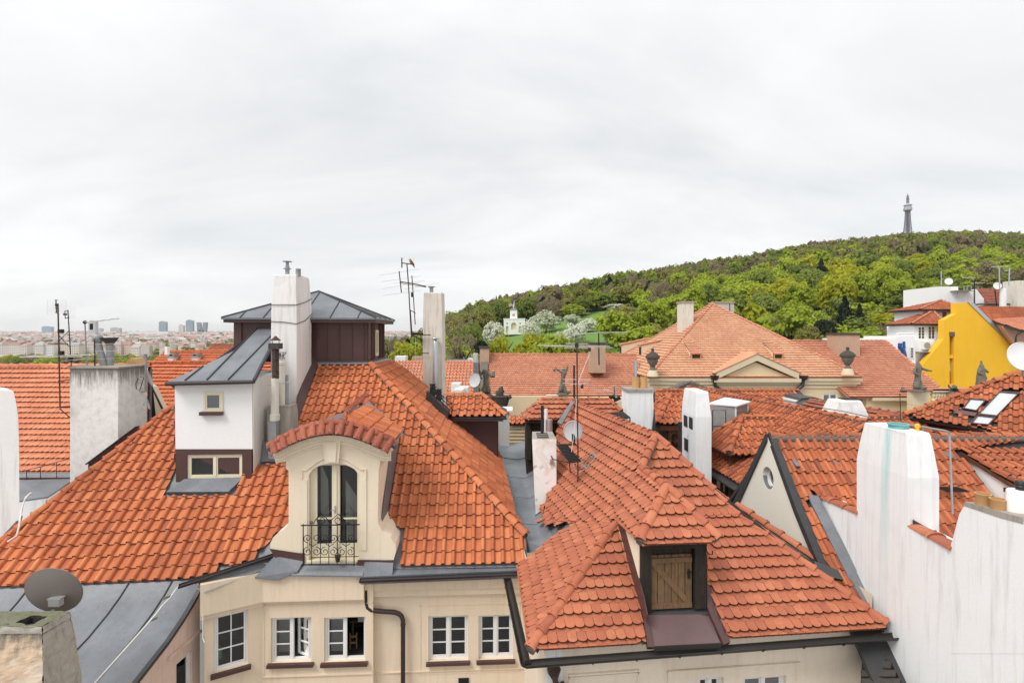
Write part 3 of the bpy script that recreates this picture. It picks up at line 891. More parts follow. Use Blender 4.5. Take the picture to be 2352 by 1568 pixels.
MB().box(a-e3*.02-UP*.1, e3*.06, b-a, UP*.13).build('verge', M['lead_dark'], dr)
a, b=PD.hit(383, 878)-UP*.04, PD.hit(583, 873)-UP*.04
MB().tube([a-n3*.05, b-n3*.05], 0.055, 8).build('gutter', M['gutter'], dr)
# ---- lantern
LW=Fr(W(700, 765, lantY), e3, UP)
lz0, lz1=-1.02, 0.46
c0=LW.hit(540, 765);c1=LW.hit(847, 765);dep=n3*2.75
mb=MB();mb.prism([c0+UP*lz0, c1+UP*lz0, c1+dep+UP*lz0, c0+dep+UP*lz0], UP*(lz1-lz0))
lant=mb.build('lantern', M['brown_sheet'], HA)
for u in(727, 751.5, 779.6, 808.8, 836, 843):
 a=LW.hit(u, 765)-n3*.002
 MB().box(a+UP*(lz0+.06)-e3*.012, e3*.024, -n3*.03, UP*(lz1-lz0-.1)).build('seam', M['brown_sheet'], lant)
for f in(.16, .30, .62, .74, .86, .97):
 a=c1+dep*f+e3*.002
 MB().box(a+UP*(lz0+.05)-n3*.014, n3*.028, e3*.04, UP*(lz1-lz0-.1)).build('seam', M['brown_sheet'], lant)
MB().box(c0+UP*lz0-e3*.02-n3*.02, e3*.26, n3*.04-n3*.08, UP*(lz1-lz0)).build('corner_board', M['brown_sheet'], lant)
FS=Fr(c1+e3*.01, n3, UP);FS.n=e3.copy();FS.ex=n3.copy()
window(HA, FS, 1.05, -.86, 1.5, .12, c=.03, leaves=1, rows=1, fw=.07, mat=M['cream_paint'], room=0)
MB().poly([FS.at(1.1, -.82, .004), FS.at(1.45, -.82, .004), FS.at(1.45, .1, .004), FS.at(1.1, .1, .004)]).build('blind', M['dark_room'], HA)
MB().box(c0+UP*(lz0+.0)-n3*.10, c1-c0+e3*.10, n3*.10, UP*.05).box(c1+UP*lz0-n3*.1+e3*.003, e3*.12, dep+n3*.1, UP*.05).build('ledge', M['brown_sheet'], lant)
mb=MB()
tA, tB=P1.hit(690, 840), P1.hit(853, 838)
mb.add([tA+P1.n*.05, tB+P1.n*.05, c1+UP*(lz0)-n3*.08+e3*.1, LW.hit(700, 765)+UP*lz0-n3*.08], [(0, 1, 2, 3)])
sB=P2.hit(900, 828)
mb.add([tB+P2.n*.05, sB+P2.n*.05, c1+dep+UP*lz0+e3*.1, c1+UP*lz0+e3*.1-n3*.08], [(0, 1, 2, 3)])
mb.build('skirt_flashing', M['lead'], HA)
ez=0.53;E=[W(513, 731, 17.8), W(862, 731, 17.8)]
E=[V((E[0].x, E[0].y-.14, ez)), V((E[1].x, 17.8+.1, ez))]
E+=[E[1]+n3*3.75, E[0]+n3*3.75]
ap=W(732, 669, 19.75)
mb=MB()
for i in range(4):mb.add([E[i], E[(i+1)%4], ap], [(0, 1, 2)])
mb.prism([p-UP*.005 for p in E], -UP*.05)
lr=mb.build('lantern_roof', M['lead'], HA)
tf_=(ap-E[0]).dot(e3)/(E[1]-E[0]).length;foot=E[0].lerp(E[1], tf_)
for t in(.12, .27, .52, .70, .88):
 a=E[0].lerp(E[1], t);n_=(E[1]-E[0]).cross(ap-E[0]).normalized()
 b=a+(ap-foot)*min(t/tf_, (1-t)/(1-tf_))*.97
 MB().box(a-e3*.012, e3*.024, b-a, n_*.03).build('seam', M['lead_dark'], lr)
for t in(.25, .5, .75):
 a=E[1].lerp(E[2], t);n_=(E[2]-E[1]).cross(ap-E[1]).normalized();b=a+(ap-(E[1]+E[2])/2)*(1-abs(t-.5)*2)*.97+(ap-(E[1]+E[2])/2)*.02
 MB().box(a-n3*.012, n3*.024, b-a, n_*.03).build('seam', M['lead_dark'], lr)
for i in range(4):
 MB().tube([E[i]+UP*.012, ap+UP*.012], .03, 6).build('hip_seam', M['lead_dark'], lr)
mb=MB()
mb.prism([E[0]+e3*.05+n3*.05-UP*.06, E[1]-e3*.05+n3*.05-UP*.06, E[2]-e3*.05-n3*.05-UP*.06, E[3]+e3*.05-n3*.05-UP*.06], -UP*.10)
mb.build('soffit', M['brown_sheet'], lr)
# ---- tall white chimney
def chimney(parent, x0, x1, y0, y1, z0, z1, mat, taper=0.06, tz=None, name='chimney', cap=0.05, back_taper=None, dome=0.03):
 tz=tz if tz is not None else z1-(z1-z0)*.25
 def ring(z, k):
  kx=k*(x1-x0);ky=k*(y1-y0)
  j=lambda:rnd.uniform(-.012, .012)
  return[V((x0+kx+j(), y0+ky+j(), z)), V((x1-kx+j(), y0+ky+j(), z)), V((x1-kx+j(), y1-ky+j(), z)), V((x0+kx+j(), y1-ky+j(), z))]
 zs=[(z0, 0), (z0+(tz-z0)*.35, 0.0), (z0+(tz-z0)*.7, .004), (tz, 0.006), (tz+(z1-tz)*.5, taper*.5), (z1-cap, taper*.96), (z1, taper*1.12)]
 mb=MB();vs=[];fs=[]
 for z, k in zs:vs+=ring(z, k)
 for i in range(len(zs)-1):
  for j in range(4):
   fs.append((i*4+j, i*4+(j+1)%4, i*4+4+(j+1)%4, i*4+4+j))
 t=(len(zs)-1)*4
 fs.append((t, t+1, t+2, t+3))
 mb.add(vs, fs)
 o=mb.build(name, mat, parent)
 bv=o.modifiers.new('soft_edges', 'BEVEL');bv.width=0.010;bv.segments=2;bv.limit_method='ANGLE';bv.angle_limit=R(40)
 return o
ch=chimney(HA, -7.86, -7.02, 16.69, 17.95, -4.5, 1.93, M['white_dirty'], 0.07, 0.95)
MB().lathe([(.07, 0), (.07, .28), (.05, .30), (.05, .42), (.15, .43), (.15, .45), (.02, .46)], W(660, 631, 17.1), 12).build('flue_cowl', M['steel_dull'], ch, smooth=40)
MB().lathe([(.13, 0), (.13, .02), (.06, .03), (.06, .1)], W(660, 618, 17.1), 12).build('flue_collar', M['steel_dull'], ch, smooth=40)
MB().lathe([(.09, 0), (.08, .2), (.085, .21), (.085, .24)], W(685, 634, 17.0), 10).build('flue_pot', M['steel_dull'], ch, smooth=40)
for v_, sg in((700, .0), (738, .08)):
 z=W(623, v_, 16.66).z
 MB().tube([V((-7.87, 17.5, z)), V((-7.88, 16.68, z)), V((-7.4, 16.665, z-sg*.3)), V((-7.01, 16.67, z-sg)), V((-6.985, 17.3, z+.12-sg)), V((-7.0, 17.95, z+.3))], .012, 5).build('tie_wire', M['rust_iron'], ch)
mb=MB();a, b=P1.hit(727, 842), P1.hit(681, 988);c, d=P1.hit(716, 826), P1.hit(683, 925)
mb.add([P1.hit(733, 838)+P1.n*.03, P1.hit(685, 988)+P1.n*.03, P1.hit(676, 988)+P1.n*.16, P1.hit(683, 930)+UP*.25, P1.hit(716, 826)+UP*.2], [(0, 4, 3), (0, 3, 1), (1, 3, 2)])
mb.build('flashing', M['brown_sheet'], HA)
# ---- flue block and pipes in front of the chimney
blk=chimney(HA, -7.28, -6.54, 15.16, 15.70, -4.2, W(640, 932, 15.16).z, M['concrete_old'], 0.04, None, 'flue_block')
mb=MB();x=W(628, 900, 14.95).x;y=14.98
zt=lambda v_:W(630, v_, y).z
mb.cube(x-.12, x+.11, y-.1, y+.1, zt(1052), zt(966))
mb.build('flue_duct', M['steel_dull'], HA)
mb=MB().lathe([(.125, zt(966)), (.14, zt(965)), (.14, zt(951)), (.115, zt(950)), (.105, zt(885)), (.105, zt(868))], (x+.03, y, 0), 14)
fp=mb.build('flue_pipe', M['beige_old'], HA, smooth=40)
z0, z1=zt(869), zt(800);pr=[]
for i in range(34):
 z=z0+(z1-z0)*i/33;pr.append((.103 if i%2 else .088, z))
MB().lathe(pr, (x+.05, y, 0), 12).build('ribbed_sleeve', M['rust_iron'], fp, smooth=30)
MB().cube(x-.10, x+.20, y-.14, y+.14, zt(801), zt(788)).build('flue_head', M['stone_black'], fp)
MB().lathe([(.17, 0), (.01, .14)], (x+.05, y, zt(782)), 4).tube([(x-.05, y, zt(788)), (x-.05, y, zt(782))], .01, 5).tube([(x+.15, y, zt(788)), (x+.15, y, zt(782))], .01, 5).build('flue_hat', M['rust_iron'], fp)
x2=W(647, 850, 15.4).x;zt2=lambda v_:W(647, v_, 15.4).z
f2=MB().lathe([(.10, zt2(932)), (.10, zt2(838)), (.115, zt2(837)), (.115, zt2(831)), (.085, zt2(829)), (.085, zt2(824))], (x2, 15.4, 0), 14).build('flue_pipe', M['beige_old'], HA, smooth=40)
mb=MB()
for i in range(8):
 a=i*math.pi/4;dx, dy=math.cos(a), math.sin(a)
 mb.tube([(x2+.085*dx, 15.4+.085*dy, zt2(824)), (x2+.05*dx, 15.4+.05*dy, zt2(817)), (x2+.14*dx, 15.4+.14*dy, zt2(809))], .016, 5)
mb.lathe([(.15, 0), (.12, .03)], (x2, 15.4, zt2(810)), 12).build('flue_cowl', M['steel_dull'], f2)
x3=W(659, 880, 15.5).x
MB().lathe([(.055, W(659, 932, 15.5).z), (.055, W(659, 878, 15.5).z), (.045, W(659, 877, 15.5).z), (.045, W(659, 861, 15.5).z)], (x3, 15.5, 0), 10).build('flue_pipe', M['steel_dull'], HA, smooth=40)
MB().tube([(x-.22, y-.03, zt(884)), (x2+.3, 15.35, zt(880))], .018, 6).build('pipe_clamp', M['steel'], HA)
a=P1.hit(640, 1050);MB().add([P1.hit(600, 1062)+P1.n*.05, P1.hit(655, 1062)+P1.n*.05, P1.hit(664, 1030)+P1.n*.35, P1.hit(612, 1030)+P1.n*.35], [(0, 1, 2, 3)]).build('flashing', M['lead'], HA)
a, b, c, d=P1.hit(582, 1072)+P1.n*.02, P1.hit(592, 1076)+P1.n*.02, P1.hit(628, 985)+P1.n*.02, P1.hit(616, 985)+P1.n*.35
MB().add([a, b, c, d, a+P1.n*.35], [(0, 1, 2, 3), (0, 3, 4)]).build('flashing', M['lead_dark'], HA)
# ---- brown dormer on the right slope with its own tiled roof
DW=Fr((0, 19.72, 0), (1, 0, 0), UP)
mb=MB();x0, x1=DW.hit(1053, 970).x, DW.hit(1142.5, 970).x
mb.cube(x0, x1, 19.72, 21.3, -5.4, DW.hit(1100, 962).z)
db=mb.build('brown_dormer', M['brown_sheet'], HA)
MB().cube(x1-.002, x1+.03, 19.7, 19.74, -5.0, -3.4).build('corner_trim', M['gutter'], db)
eo=W(1100, 956.5, 19.35);DR=roof_frame(eo, (1, 0, 0), 0.60, (0, 1, 0))
pz=[(1030, 957), (1162, 957), (1108, 909), (1026, 909)]
d1=MB().prism(DR.poly3([(1028, 959), (1164, 959), (1108, 908), (1024, 908)], -.03), -DR.n*.06)
hr=DR.hit(1108, 909);er=DR.hit(1163, 957)
d1.prism([er-UP*.03, hr-UP*.03, V((er.x, er.y+2.2, er.z-.03))], -UP*.04)
d1o=d1.build('brown_dormer_roof', M['lead_dark'], HA)
t=Tiler(60);t.lay(DR, [(DR.poly2(pz), [])], 'roman', 0.28, 0.36, M['tile_a'], d1o, a0=DR.h2(1030, 957)[0]+.14, b0=DR.h2(1100, 957)[1]);t.finish()
ridge_line(er+UP*.03, hr+UP*.06, d1o, M['tile_a'], .11, .38, (DR.n+V((.5, 0, .5))).normalized())
ridge_line(hr+UP*.05, DR.hit(1022, 909)+UP*.05, d1o, M['tile_a'], .11, .38, UP)
MB().box(DR.hit(1032, 960)-UP*.12, DR.hit(1156, 960)-DR.hit(1032, 960), V((0, .08, 0)), UP*.08).build('fascia', M['gutter'], d1o)
# ---- black curb with two flue terminals and a guard rail
k0, k1=P2.hit(981, 926), P2.hit(1031, 972);kd=(k1-k0)
mb=MB();nn=V((0, 1, 0))
mb.box(k0-P2.n*.05, kd, V((0, .5, .0)), UP*.50)
cb=mb.build('flue_curb', M['lead_dark'], HA)
for u, v0, v1 in((1009-14, 928, 881), (1009, 937, 893)):
 yy=k0.y+.35;b=W(u, v0, yy);zt_=W(u, v1, yy).z;h=zt_-b.z
 MB().lathe([(.075, -.5), (.075, h*.45), (.10, h*.46), (.13, h*.5), (.10, h*.72), (.07, h*.75), (.10, h*.78), (.10, h*.86), (.075, h*.88), (.075, h*.94), (.11, h*.96), (.10, h)], b, 12).build('flue_terminal', M['black'], cb, smooth=35)
mb=MB()
for hgt in(.28, .42, .56, .70):
 a=k0+V((.1, .1, hgt));mb.tube([a, a+kd], .014, 5)
for f in(0, .3, .6, 1):mb.tube([k0+kd*f+V((.1, .1, 0)), k0+kd*f+V((.1, .1, .74))], .016, 5)
mb.build('guard_rail', M['iron'], cb)
mb=MB();a, b=P2.hit(1030, 962), P2.hit(905, 832)
mb.tube([P2.hit(1045, 965)+V((0, .3, .25)), P2.hit(980, 880)+V((0, .2, .12)), P2.hit(903, 826)+V((0, .1, .15))], .012, 5);mb.build('cable', M['wire'], HA)
# ---- beige chimney behind the verge
ch2=chimney(HA, -3.92, -3.06, 22.5, 23.6, -5.5, W(1000, 671, 22.5).z, M['beige_old'], 0.05, None)
MB().lathe([(.085, 0), (.085, .2), (.16, .26), (.20, .27), (.02, .29)], W(991, 672, 23.0), 10).build('flue_cowl', M['steel_dull'], ch2, smooth=40)
MB().lathe([(.125, W(1000, 892, 22.25).z), (.125, W(1000, 786, 22.25).z), (.10, W(1000, 784, 22.25).z), (.06, W(1000, 780, 22.25).z), (.18, W(1000, 777, 22.25).z), (.17, W(1000, 776, 22.25).z)], (W(1000, 800, 22.25).x, 22.25, 0), 14).build('steel_flue', M['steel'], ch2, smooth=40)
MB().tube([W(963, 811, 22.4), W(985, 811, 22.4)], .02, 6).tube([W(970, 769, 22.4), W(990, 769, 22.4)], .02, 6).build('bracket', M['rust_iron'], ch2)
# ---- curved gable with french window
FB=Fr((0, 12.85, 0), e3, UP)
g=lambda u, v:FB.h2(u, v)
out=[(634, 1034), (634, 1040), (657, 1051), (657, 1076), (663, 1081), (663, 1196), (660, 1207), (652, 1215), (638, 1223), (627, 1234), (621, 1247), (620, 1260), (626, 1266), (700, 1270), (700, 1290), (822, 1290), (822, 1284), (904, 1285), (910, 1262), (908, 1249), (897, 1234), (879, 1221), (869, 1203), (868, 1176), (870, 1080), (875, 1051), (896, 1046), (896, 1030)]
arc=[]
for i in range(1, 14):
 tt=i/14;uu=896+(634-896)*tt
 arc.append((uu, 1030+(1034-1030)*tt-34*math.sin(math.pi*tt)**1.0))
out=out+arc
dx0, dx1=709, 824
hole=[(dx0, 1287), (dx1, 1287), (dx1, 1090)]
for i in range(1, 12):
 tt=i/12;hole.append((dx1+(dx0-dx1)*tt, 1090-27*math.sin(math.pi*tt)**.55))
hole.append((dx0, 1090))
mb=MB()
o2=[g(*p)for p in out];h2=[g(*p)for p in hole]
wall(mb, FB, o2, [h2], 0.22)
oc=ccw(o2);n_=len(oc)
bl_, br_=g(664, 1085)[0], g(869.5, 1085)[0];vcl=g(700, 1085)[1]
def back_pt(p, c):
 x, y=p
 if y>vcl:x=min(max(x, bl_), br_);y-=.30
 return FB.at(x, y, c)
rings=[[FB.at(*p)for p in oc], [FB.at(p[0], p[1], -.16)for p in oc], [back_pt(p, -.17)for p in oc], [back_pt(p, -3.3)for p in oc]]
for ra_, rb_ in zip(rings[:-1], rings[1:]):
 mb.add(ra_+rb_, [(i, i+n_, (i+1)%n_+n_, (i+1)%n_)for i in range(n_)])
gab=mb.build('gable', M['cream_gable'], HA)
FCl=Fr(FB.at(br_+.012, 0), n3, UP);FCl.n=e3.copy();FCl.ex=n3.copy()
MB().prism([FCl.hit(*p)for p in((878, 1176), (893, 1056), (897, 1040), (940, 990), (960, 1010), (898, 1176), (892, 1230), (876, 1212))], e3*.015).build('side_cladding', M['lead'], HA)
def sweep(mb, path2, prof, fr=FB):
 """profile (outward c, downward d) along a path in frame coordinates"""
 n=len(path2);m=len(prof);vs=[]
 for i, p in enumerate(path2):
  a=V(path2[max(i-1, 0)]+(0, ));b=V(path2[min(i+1, n-1)]+(0, ));t=(b-a).normalized();nr=V((-t.y, t.x, 0))
  for c, d in prof:vs.append(fr.at(p[0]-nr.x*d, p[1]-nr.y*d, c))
 fs=[(i*m+j, i*m+j+1, (i+1)*m+j+1, (i+1)*m+j)for i in range(n-1)for j in range(m-1)]
 fs+=[tuple(range(m)), tuple((n-1)*m+j for j in range(m))[::-1]]
 mb.add(vs, fs);return mb
path=[(634, 1036), (645, 1036)]+[(645+(885-645)*i/16, 1034-36*math.sin(math.pi*i/16))for i in range(1, 16)]+[(885, 1033), (897, 1032)]
path2=[g(*p)for p in path]
mb=sweep(MB(), path2, [(0.0, -.02), (.17, -.02), (.17, .05), (.13, .07), (.11, .12), (.07, .15), (.06, .21), (.025, .23), (.025, .27), (0.0, .28)])
mb.build('cornice', M['cream_gable'], gab)
path=[(692, 1100), (692, 1078), (702, 1078)]+[(706+(827-706)*i/12, 1078-32*math.sin(math.pi*i/12)**.8)for i in range(1, 12)]+[(831, 1076), (842, 1076), (842, 1100)]
mb=sweep(MB(), [g(*p)for p in path], [(0.0, 0), (.03, 0), (.03, .03), (.015, .04), (0.0, .05)])
mb.build('hood_mould', M['cream_gable'], gab)
mb=MB();mb.prism([FB.at(*g(*p), .002)for p in((743, 1012), (785, 1010), (780, 1061), (750, 1062))], -n3*.10)
mb.prism([FB.at(*g(*p), .104)for p in((751, 1014), (777, 1013), (774, 1058), (756, 1058))], -n3*.03)
mb.build('keystone', M['cream_gable'], gab)
for uL, uR, sgn in((692, 706, 1), (828, 842, 1)):
 a=g(uL, 1101);b=g(uR, 1262)
 mb=MB();bar(mb, FB, a[0], b[1], b[0], a[1], 0.002, .022);mb.build('door_surround', M['cream_gable'], gab)
dm=MB();A0=g(dx0, 1284);A1=g(dx1, 1063);mid=g(768, 1200)[0]
bar(dm, FB, A0[0]+.003, A0[1], A0[0]+.16, A1[1]+.02, -.20, -.13);bar(dm, FB, g(817.5, 0+1100)[0], A0[1], A1[0]-.003, A1[1]+.02, -.20, -.13)
bar(dm, FB, A0[0]+.163, g(0, 1071)[1]if False else g(768, 1071)[1], g(817, 1100)[0], A1[1]+.02, -.20, -.135)
bar(dm, FB, mid-.095, A0[1], mid+.095, g(768, 1071)[1]-.003, -.20, -.12);bar(dm, FB, mid-.03, A0[1]+.01, mid+.03, g(768, 1073)[1], -.118, -.09)
bar(dm, FB, A0[0]+.163, A0[1], mid-.098, g(740, 1254)[1], -.20, -.14);bar(dm, FB, mid+.098, A0[1], g(817, 1100)[0], g(740, 1254)[1], -.20, -.14)
for uu in((726, 760), (783, 817)):
 a, b=g(uu[0], 1197), g(uu[1], 1193);bar(dm, FB, a[0], a[1], b[0], b[1], -.19, -.145)
dr_=dm.build('french_window', M['cream_paint'], HA)
for ua, ub, va in((727, 748, 1110), (786, 816, 1150)):MB().poly([FB.at(*g(ua, 1252), -.32), FB.at(*g(ub, 1252), -.34), FB.at(*g(ub-4, va), -.34), FB.at(*g(ua, va-40), -.32)]).build('curtain', M['grey_render'], dr_)
for uu in((726, 760.5), (782.5, 817.5)):
 for v0, v1 in((1254, 1196.5), (1193.5, 1070)):
  a, b=g(uu[0]-.5, v0), g(uu[1], v1)
  MB().poly([FB.at(a[0], a[1], -.17), FB.at(b[0], a[1], -.17), FB.at(b[0], b[1], -.17), FB.at(a[0], b[1], -.17)]).build('pane', M['glass'], dr_)
mb=MB();a, b=g(712, 1284), g(821, 1060)
P=lambda x, y, z:FB.at(x, y, z)
mb.add([P(a[0], a[1], -.22), P(b[0], a[1], -.22), P(b[0], b[1], -.22), P(a[0], b[1], -.22), P(a[0], a[1], -1.6), P(b[0], a[1], -1.6), P(b[0], b[1], -1.6), P(a[0], b[1], -1.6)], [(4, 5, 6, 7), (0, 1, 5, 4), (2, 3, 7, 6), (1, 2, 6, 5), (3, 0, 4, 7)])
mb.build('room', M['room_grey'], dr_)
mb=MB();a=g(765, 1172);mb.tube([FB.at(a[0]+.03, a[1], -.09), FB.at(a[0]+.03, a[1], -.05), FB.at(a[0]-.07, a[1]-.01, -.05)], .009, 6);bar(mb, FB, a[0]+.01, a[1]-.09, a[0]+.05, a[1]+.09, -.09, -.08)
mb.build('door_handle', M['steel'], dr_)
mb=MB();a, b=g(706, 1291), g(822, 1285);bar(mb, FB, a[0], a[1], b[0], b[1]+.01, -.2, .05);mb.build('threshold', M['cream_paint'], dr_)
c_=.20;q=lambda u, v:FB.at(*g(u, v), c_)
s=(g(100, 1200)[0]-g(0, 1200)[0])/100
rail=MB();rail.tube([q(698, 1199), q(831, 1197)], .016, 6);rail.tube([q(698, 1288), q(820, 1287)], .014, 6)
for u in(703, 818):rail.tube([q(u, 1290), q(u, 1196)], .014, 6)
ro=rail.build('balcony_rail', M['iron'], HA)
for u in(722, 742, 761, 780, 800):MB().tube([q(u, 1288), q(u, 1198)], .010, 6).build('bar', M['iron'], ro)
def scroll(cu, cv, r, a0, turns, flip=1):
 pts=[]
 for i in range(25):
  t_=i/24;an=a0+flip*turns*2*math.pi*t_;rr=r*(1-.78*t_)
  pts.append(FB.at(*g(cu, cv), c_)+e3*(rr*s*math.cos(an))+UP*(rr*s*math.sin(an)))
 MB().tube(pts, .009, 5).build('scroll', M['iron'], ro)
for cu, fl in((713, 1), (733, -1), (752, 1), (771, -1), (790, 1), (810, -1)):
 scroll(cu, 1228, 10.5, -math.pi/2, 1.4, -fl);scroll(cu, 1258, 11, math.pi/2, 1.4, fl)
for cu, fl in((745, 1), (782, -1)):
 scroll(cu, 1187, 14, math.pi*(.5 if fl>0 else .5), 1.3, fl)
 pts=[q(cu+fl*-28+fl*2, 1196), q(cu-fl*18, 1194), q(cu-fl*14, 1186), q(cu, 1173), q(cu+fl*14, 1186), q(763.5, 1197)]
 MB().tube(pts, .010, 5).build('scroll', M['iron'], ro)
 scroll(cu-fl*24, 1193, 4, 0, 1.2, fl)
for cu in(725, 763, 800):MB().tube([q(cu-9, 1240), q(cu, 1246), q(cu+9, 1240)], .009, 5).build('scroll', M['iron'], ro)
rg0, rg1=FB.hit(786, 959)-n3*.05, P1.hit(842, 934)
rg1=V((rg1.x, rg1.y, rg0.z));
erx=FB.hit(912, 1017)-n3*.18
GR=frame3(rg0, erx, erx+n3*2);
elx=FB.hit(618, 1022)-n3*.18
GL=frame3(rg0, elx, elx+n3*2)
gm=MB().prism([rg0, erx, GR.hit(925, 990), rg0+n3*3.0], -GR.n*.05).prism([rg0, elx, elx+n3*2.6, rg0+n3*3.0], -GL.n*.05)
go=gm.build('gable_roof', M['lead'], HA)
t=Tiler(40);t.lay(GR, [(GR.poly2([(800, 972), (906, 1016), (922, 992), (842, 934), (788, 959)]), [])], 'roman', .21, .34, M['tile_a'], go, b0=GR.h2(905, 1014)[1]);t.finish()
ridge_line(rg0+UP*.05+n3*.25, rg1+UP*.05, go, M['tile_old'], .095, .26, UP)
apath=[(620+(912-620)*i/24, 1023-7*i/24*.9-52*math.sin(math.pi*i/24)**.95)for i in range(25)]
pp=[FB.at(*g(*p), .10)for p in apath]
mb=MB();mb.tube([p-UP*.07-n3*-.05 for p in pp], .10, 8);mb.build('mortar_bed', M['mortar'], go, smooth=60)
for i in range(12):
 i0=i*2;ridge_line(pp[i0]+n3*.02, pp[i0+2]+n3*.02, go, M['tile_old'], .085, .5, (FB.n*.35+UP).normalized())
for i in range(13):
 f=(i+.5)/13;x=f*24;k=int(x);p=pp[k].lerp(pp[min(k+1, 24)], x-k)
 tg=(pp[min(k+1, 24)]-pp[max(k-1, 0)]).normalized()
 dn=(tg.cross(FB.n)).normalized()
 if dn.z>0:dn=-dn
 outd=(FB.n*.62+dn*.80).normalized()
 lo_=p+outd*.34+FB.n*.02;hi_=p-dn*.02+FB.n*.02
 ridge_line(lo_, hi_, go, M['tile_old'], .088, .40, (FB.n*.8-dn*.6).normalized())
 f2=(i+1)/13
 if i<12:
  x=f2*24;k=int(x);p=pp[k].lerp(pp[min(k+1, 24)], x-k)
  MB().box(p+outd*.0-tg*.07, tg*.14, outd*.27, (FB.n*.8-dn*.6)*.02).build('pan_tile', M['tile_old'], go)
def ledge(pts, nm='ledge'):
 MB().prism(pts, -UP*.03).build(nm, M['lead'], HA)
f_=lambda u, v, c:FB.at(*g(u, v), c)
z1_=g(700, 1296)[1]
ledge([f_(698, 1294, 0), f_(838, 1294, 0), f_(838, 1312, .22), f_(676, 1310, .22)])
ledge([f_(634, 1272, 0), f_(700, 1284, 0), f_(690, 1302, .2), f_(648, 1320, .22), f_(594, 1316, .2)])
ledge([f_(838, 1284, 0), f_(904, 1286, 0), f_(904, 1312, .2), f_(838, 1316, .2)])
for q4 in(((620, 1258), (700, 1270), (700, 1296), (634, 1280)), ((820, 1284), (905, 1285), (905, 1302), (820, 1300))):MB().add([f_(*q4[0], .03), f_(*q4[1], .03), f_(*q4[2], .035), f_(*q4[3], .035)], [(0, 3, 2, 1)]).build('base_flashing', M['brown_sheet'], HA)
# ---- facades
def panel_lines(fr, pts, parent, mat, w=.02, c=.012):
 mb=MB();n=len(pts)
 for i in range(n):
  a, b=pts[i], pts[(i+1)%n]
  d=V((b[0]-a[0], b[1]-a[1], 0)).normalized();nn=V((-d.y, d.x, 0))*w
  mb.prism([fr.at(a[0], a[1]), fr.at(b[0], b[1]), fr.at(b[0]+nn.x, b[1]+nn.y), fr.at(a[0]+nn.x, a[1]+nn.y)], fr.n*c)
 return mb.build('panel_mould', mat, parent)
FR_=Fr((0, 13.05, 0), e3, UP)
def rect_from(fr, u0, v0, u1, v1):
 a=fr.h2(u0, (v0+v1)/2)[0];b=fr.h2(u1, (v0+v1)/2)[0]
 return a, fr.h2((u0+u1)/2, v1)[1], b, fr.h2((u0+u1)/2, v0)[1]
rw=[rect_from(FR_, 984, 1413, 1075.5, 1516.5), rect_from(FR_, 1099, 1411.5, 1178.5, 1513)]
xa=FR_.h2(850, 1400)[0];xb=FR_.h2(1230, 1400)[0];zt0=FR_.h2(1000, 1300)[1]
mb=MB();hol=[[(r[0], r[1]), (r[2], r[1]), (r[2], r[3]), (r[0], r[3])]for r in rw]
wall(mb, FR_, [(xa, -20), (xb, -20), (xb, zt0), (xa, zt0)], hol, .16)
wl=mb.build('facade', M['cream'], HA)
for r in rw:window(HA, FR_, *r, c=-.10, leaves=2, rows=3, room=1.2, sill=(.05, .07, M['brown_sheet']))
a=FR_.h2(965, 1389);b=FR_.h2(1195, 1540)
panel_lines(FR_, [(a[0], b[1]), (b[0], b[1]), (b[0], a[1]), (a[0], a[1])], HA, M['cream'])
a=FR_.h2(850, 1543);mb=MB();bar(mb, FR_, a[0], a[1]-.025, xb, a[1], .002, .03);mb.build('string_course', M['cream'], HA)
a=FR_.h2(850, 1366);b=FR_.h2(1000, 1346);mb=MB();bar(mb, FR_, a[0], a[1], xb, b[1], .002, .10);bar(mb, FR_, a[0], b[1]+.003, xb, b[1]+.25, .002, .16);mb.build('cornice', M['cream'], HA)
a=FR_.h2(1053, 1590);b=FR_.h2(1077, 1555);mb=MB();bar(mb, FR_, a[0], a[1], b[0], b[1], .0, .03)
vg=mb.build('vent_grille', M['iron'], HA)
bw=[rect_from(FB, 622, 1417.5, 715, 1520), rect_from(FB, 744.5, 1416.5, 839, 1518)]
xa0=FB.h2(603, 1400)[0];xb0=FB.h2(857, 1400)[0];zt0=FB.h2(700, 1290)[1]
mb=MB();hol=[[(r[0], r[1]), (r[2], r[1]), (r[2], r[3]), (r[0], r[3])]for r in bw]
wall(mb, FB, [(xa0, -20), (xb0, -20), (xb0, zt0), (xa0, zt0)], hol, .16)
mb.box(FB.at(xb0, -20, -.3), e3*.004, UP*(zt0+20), FB.n*.3)
mb.build('facade', M['cream'], HA)
w1=window(HA, FB, *bw[0], c=-.09, leaves=2, rows=3, room=1.2, room_mat=M['room_grey'], sill=(.07, .08, M['brown_sheet']), skip=(1, ), label='casement window with one leaf ajar')
w2=window(HA, FB, *bw[1], c=-.09, leaves=2, rows=3, room=1.4, sill=(.07, .08, M['brown_sheet']), skip=(1, ), label='casement window with one leaf wide open')
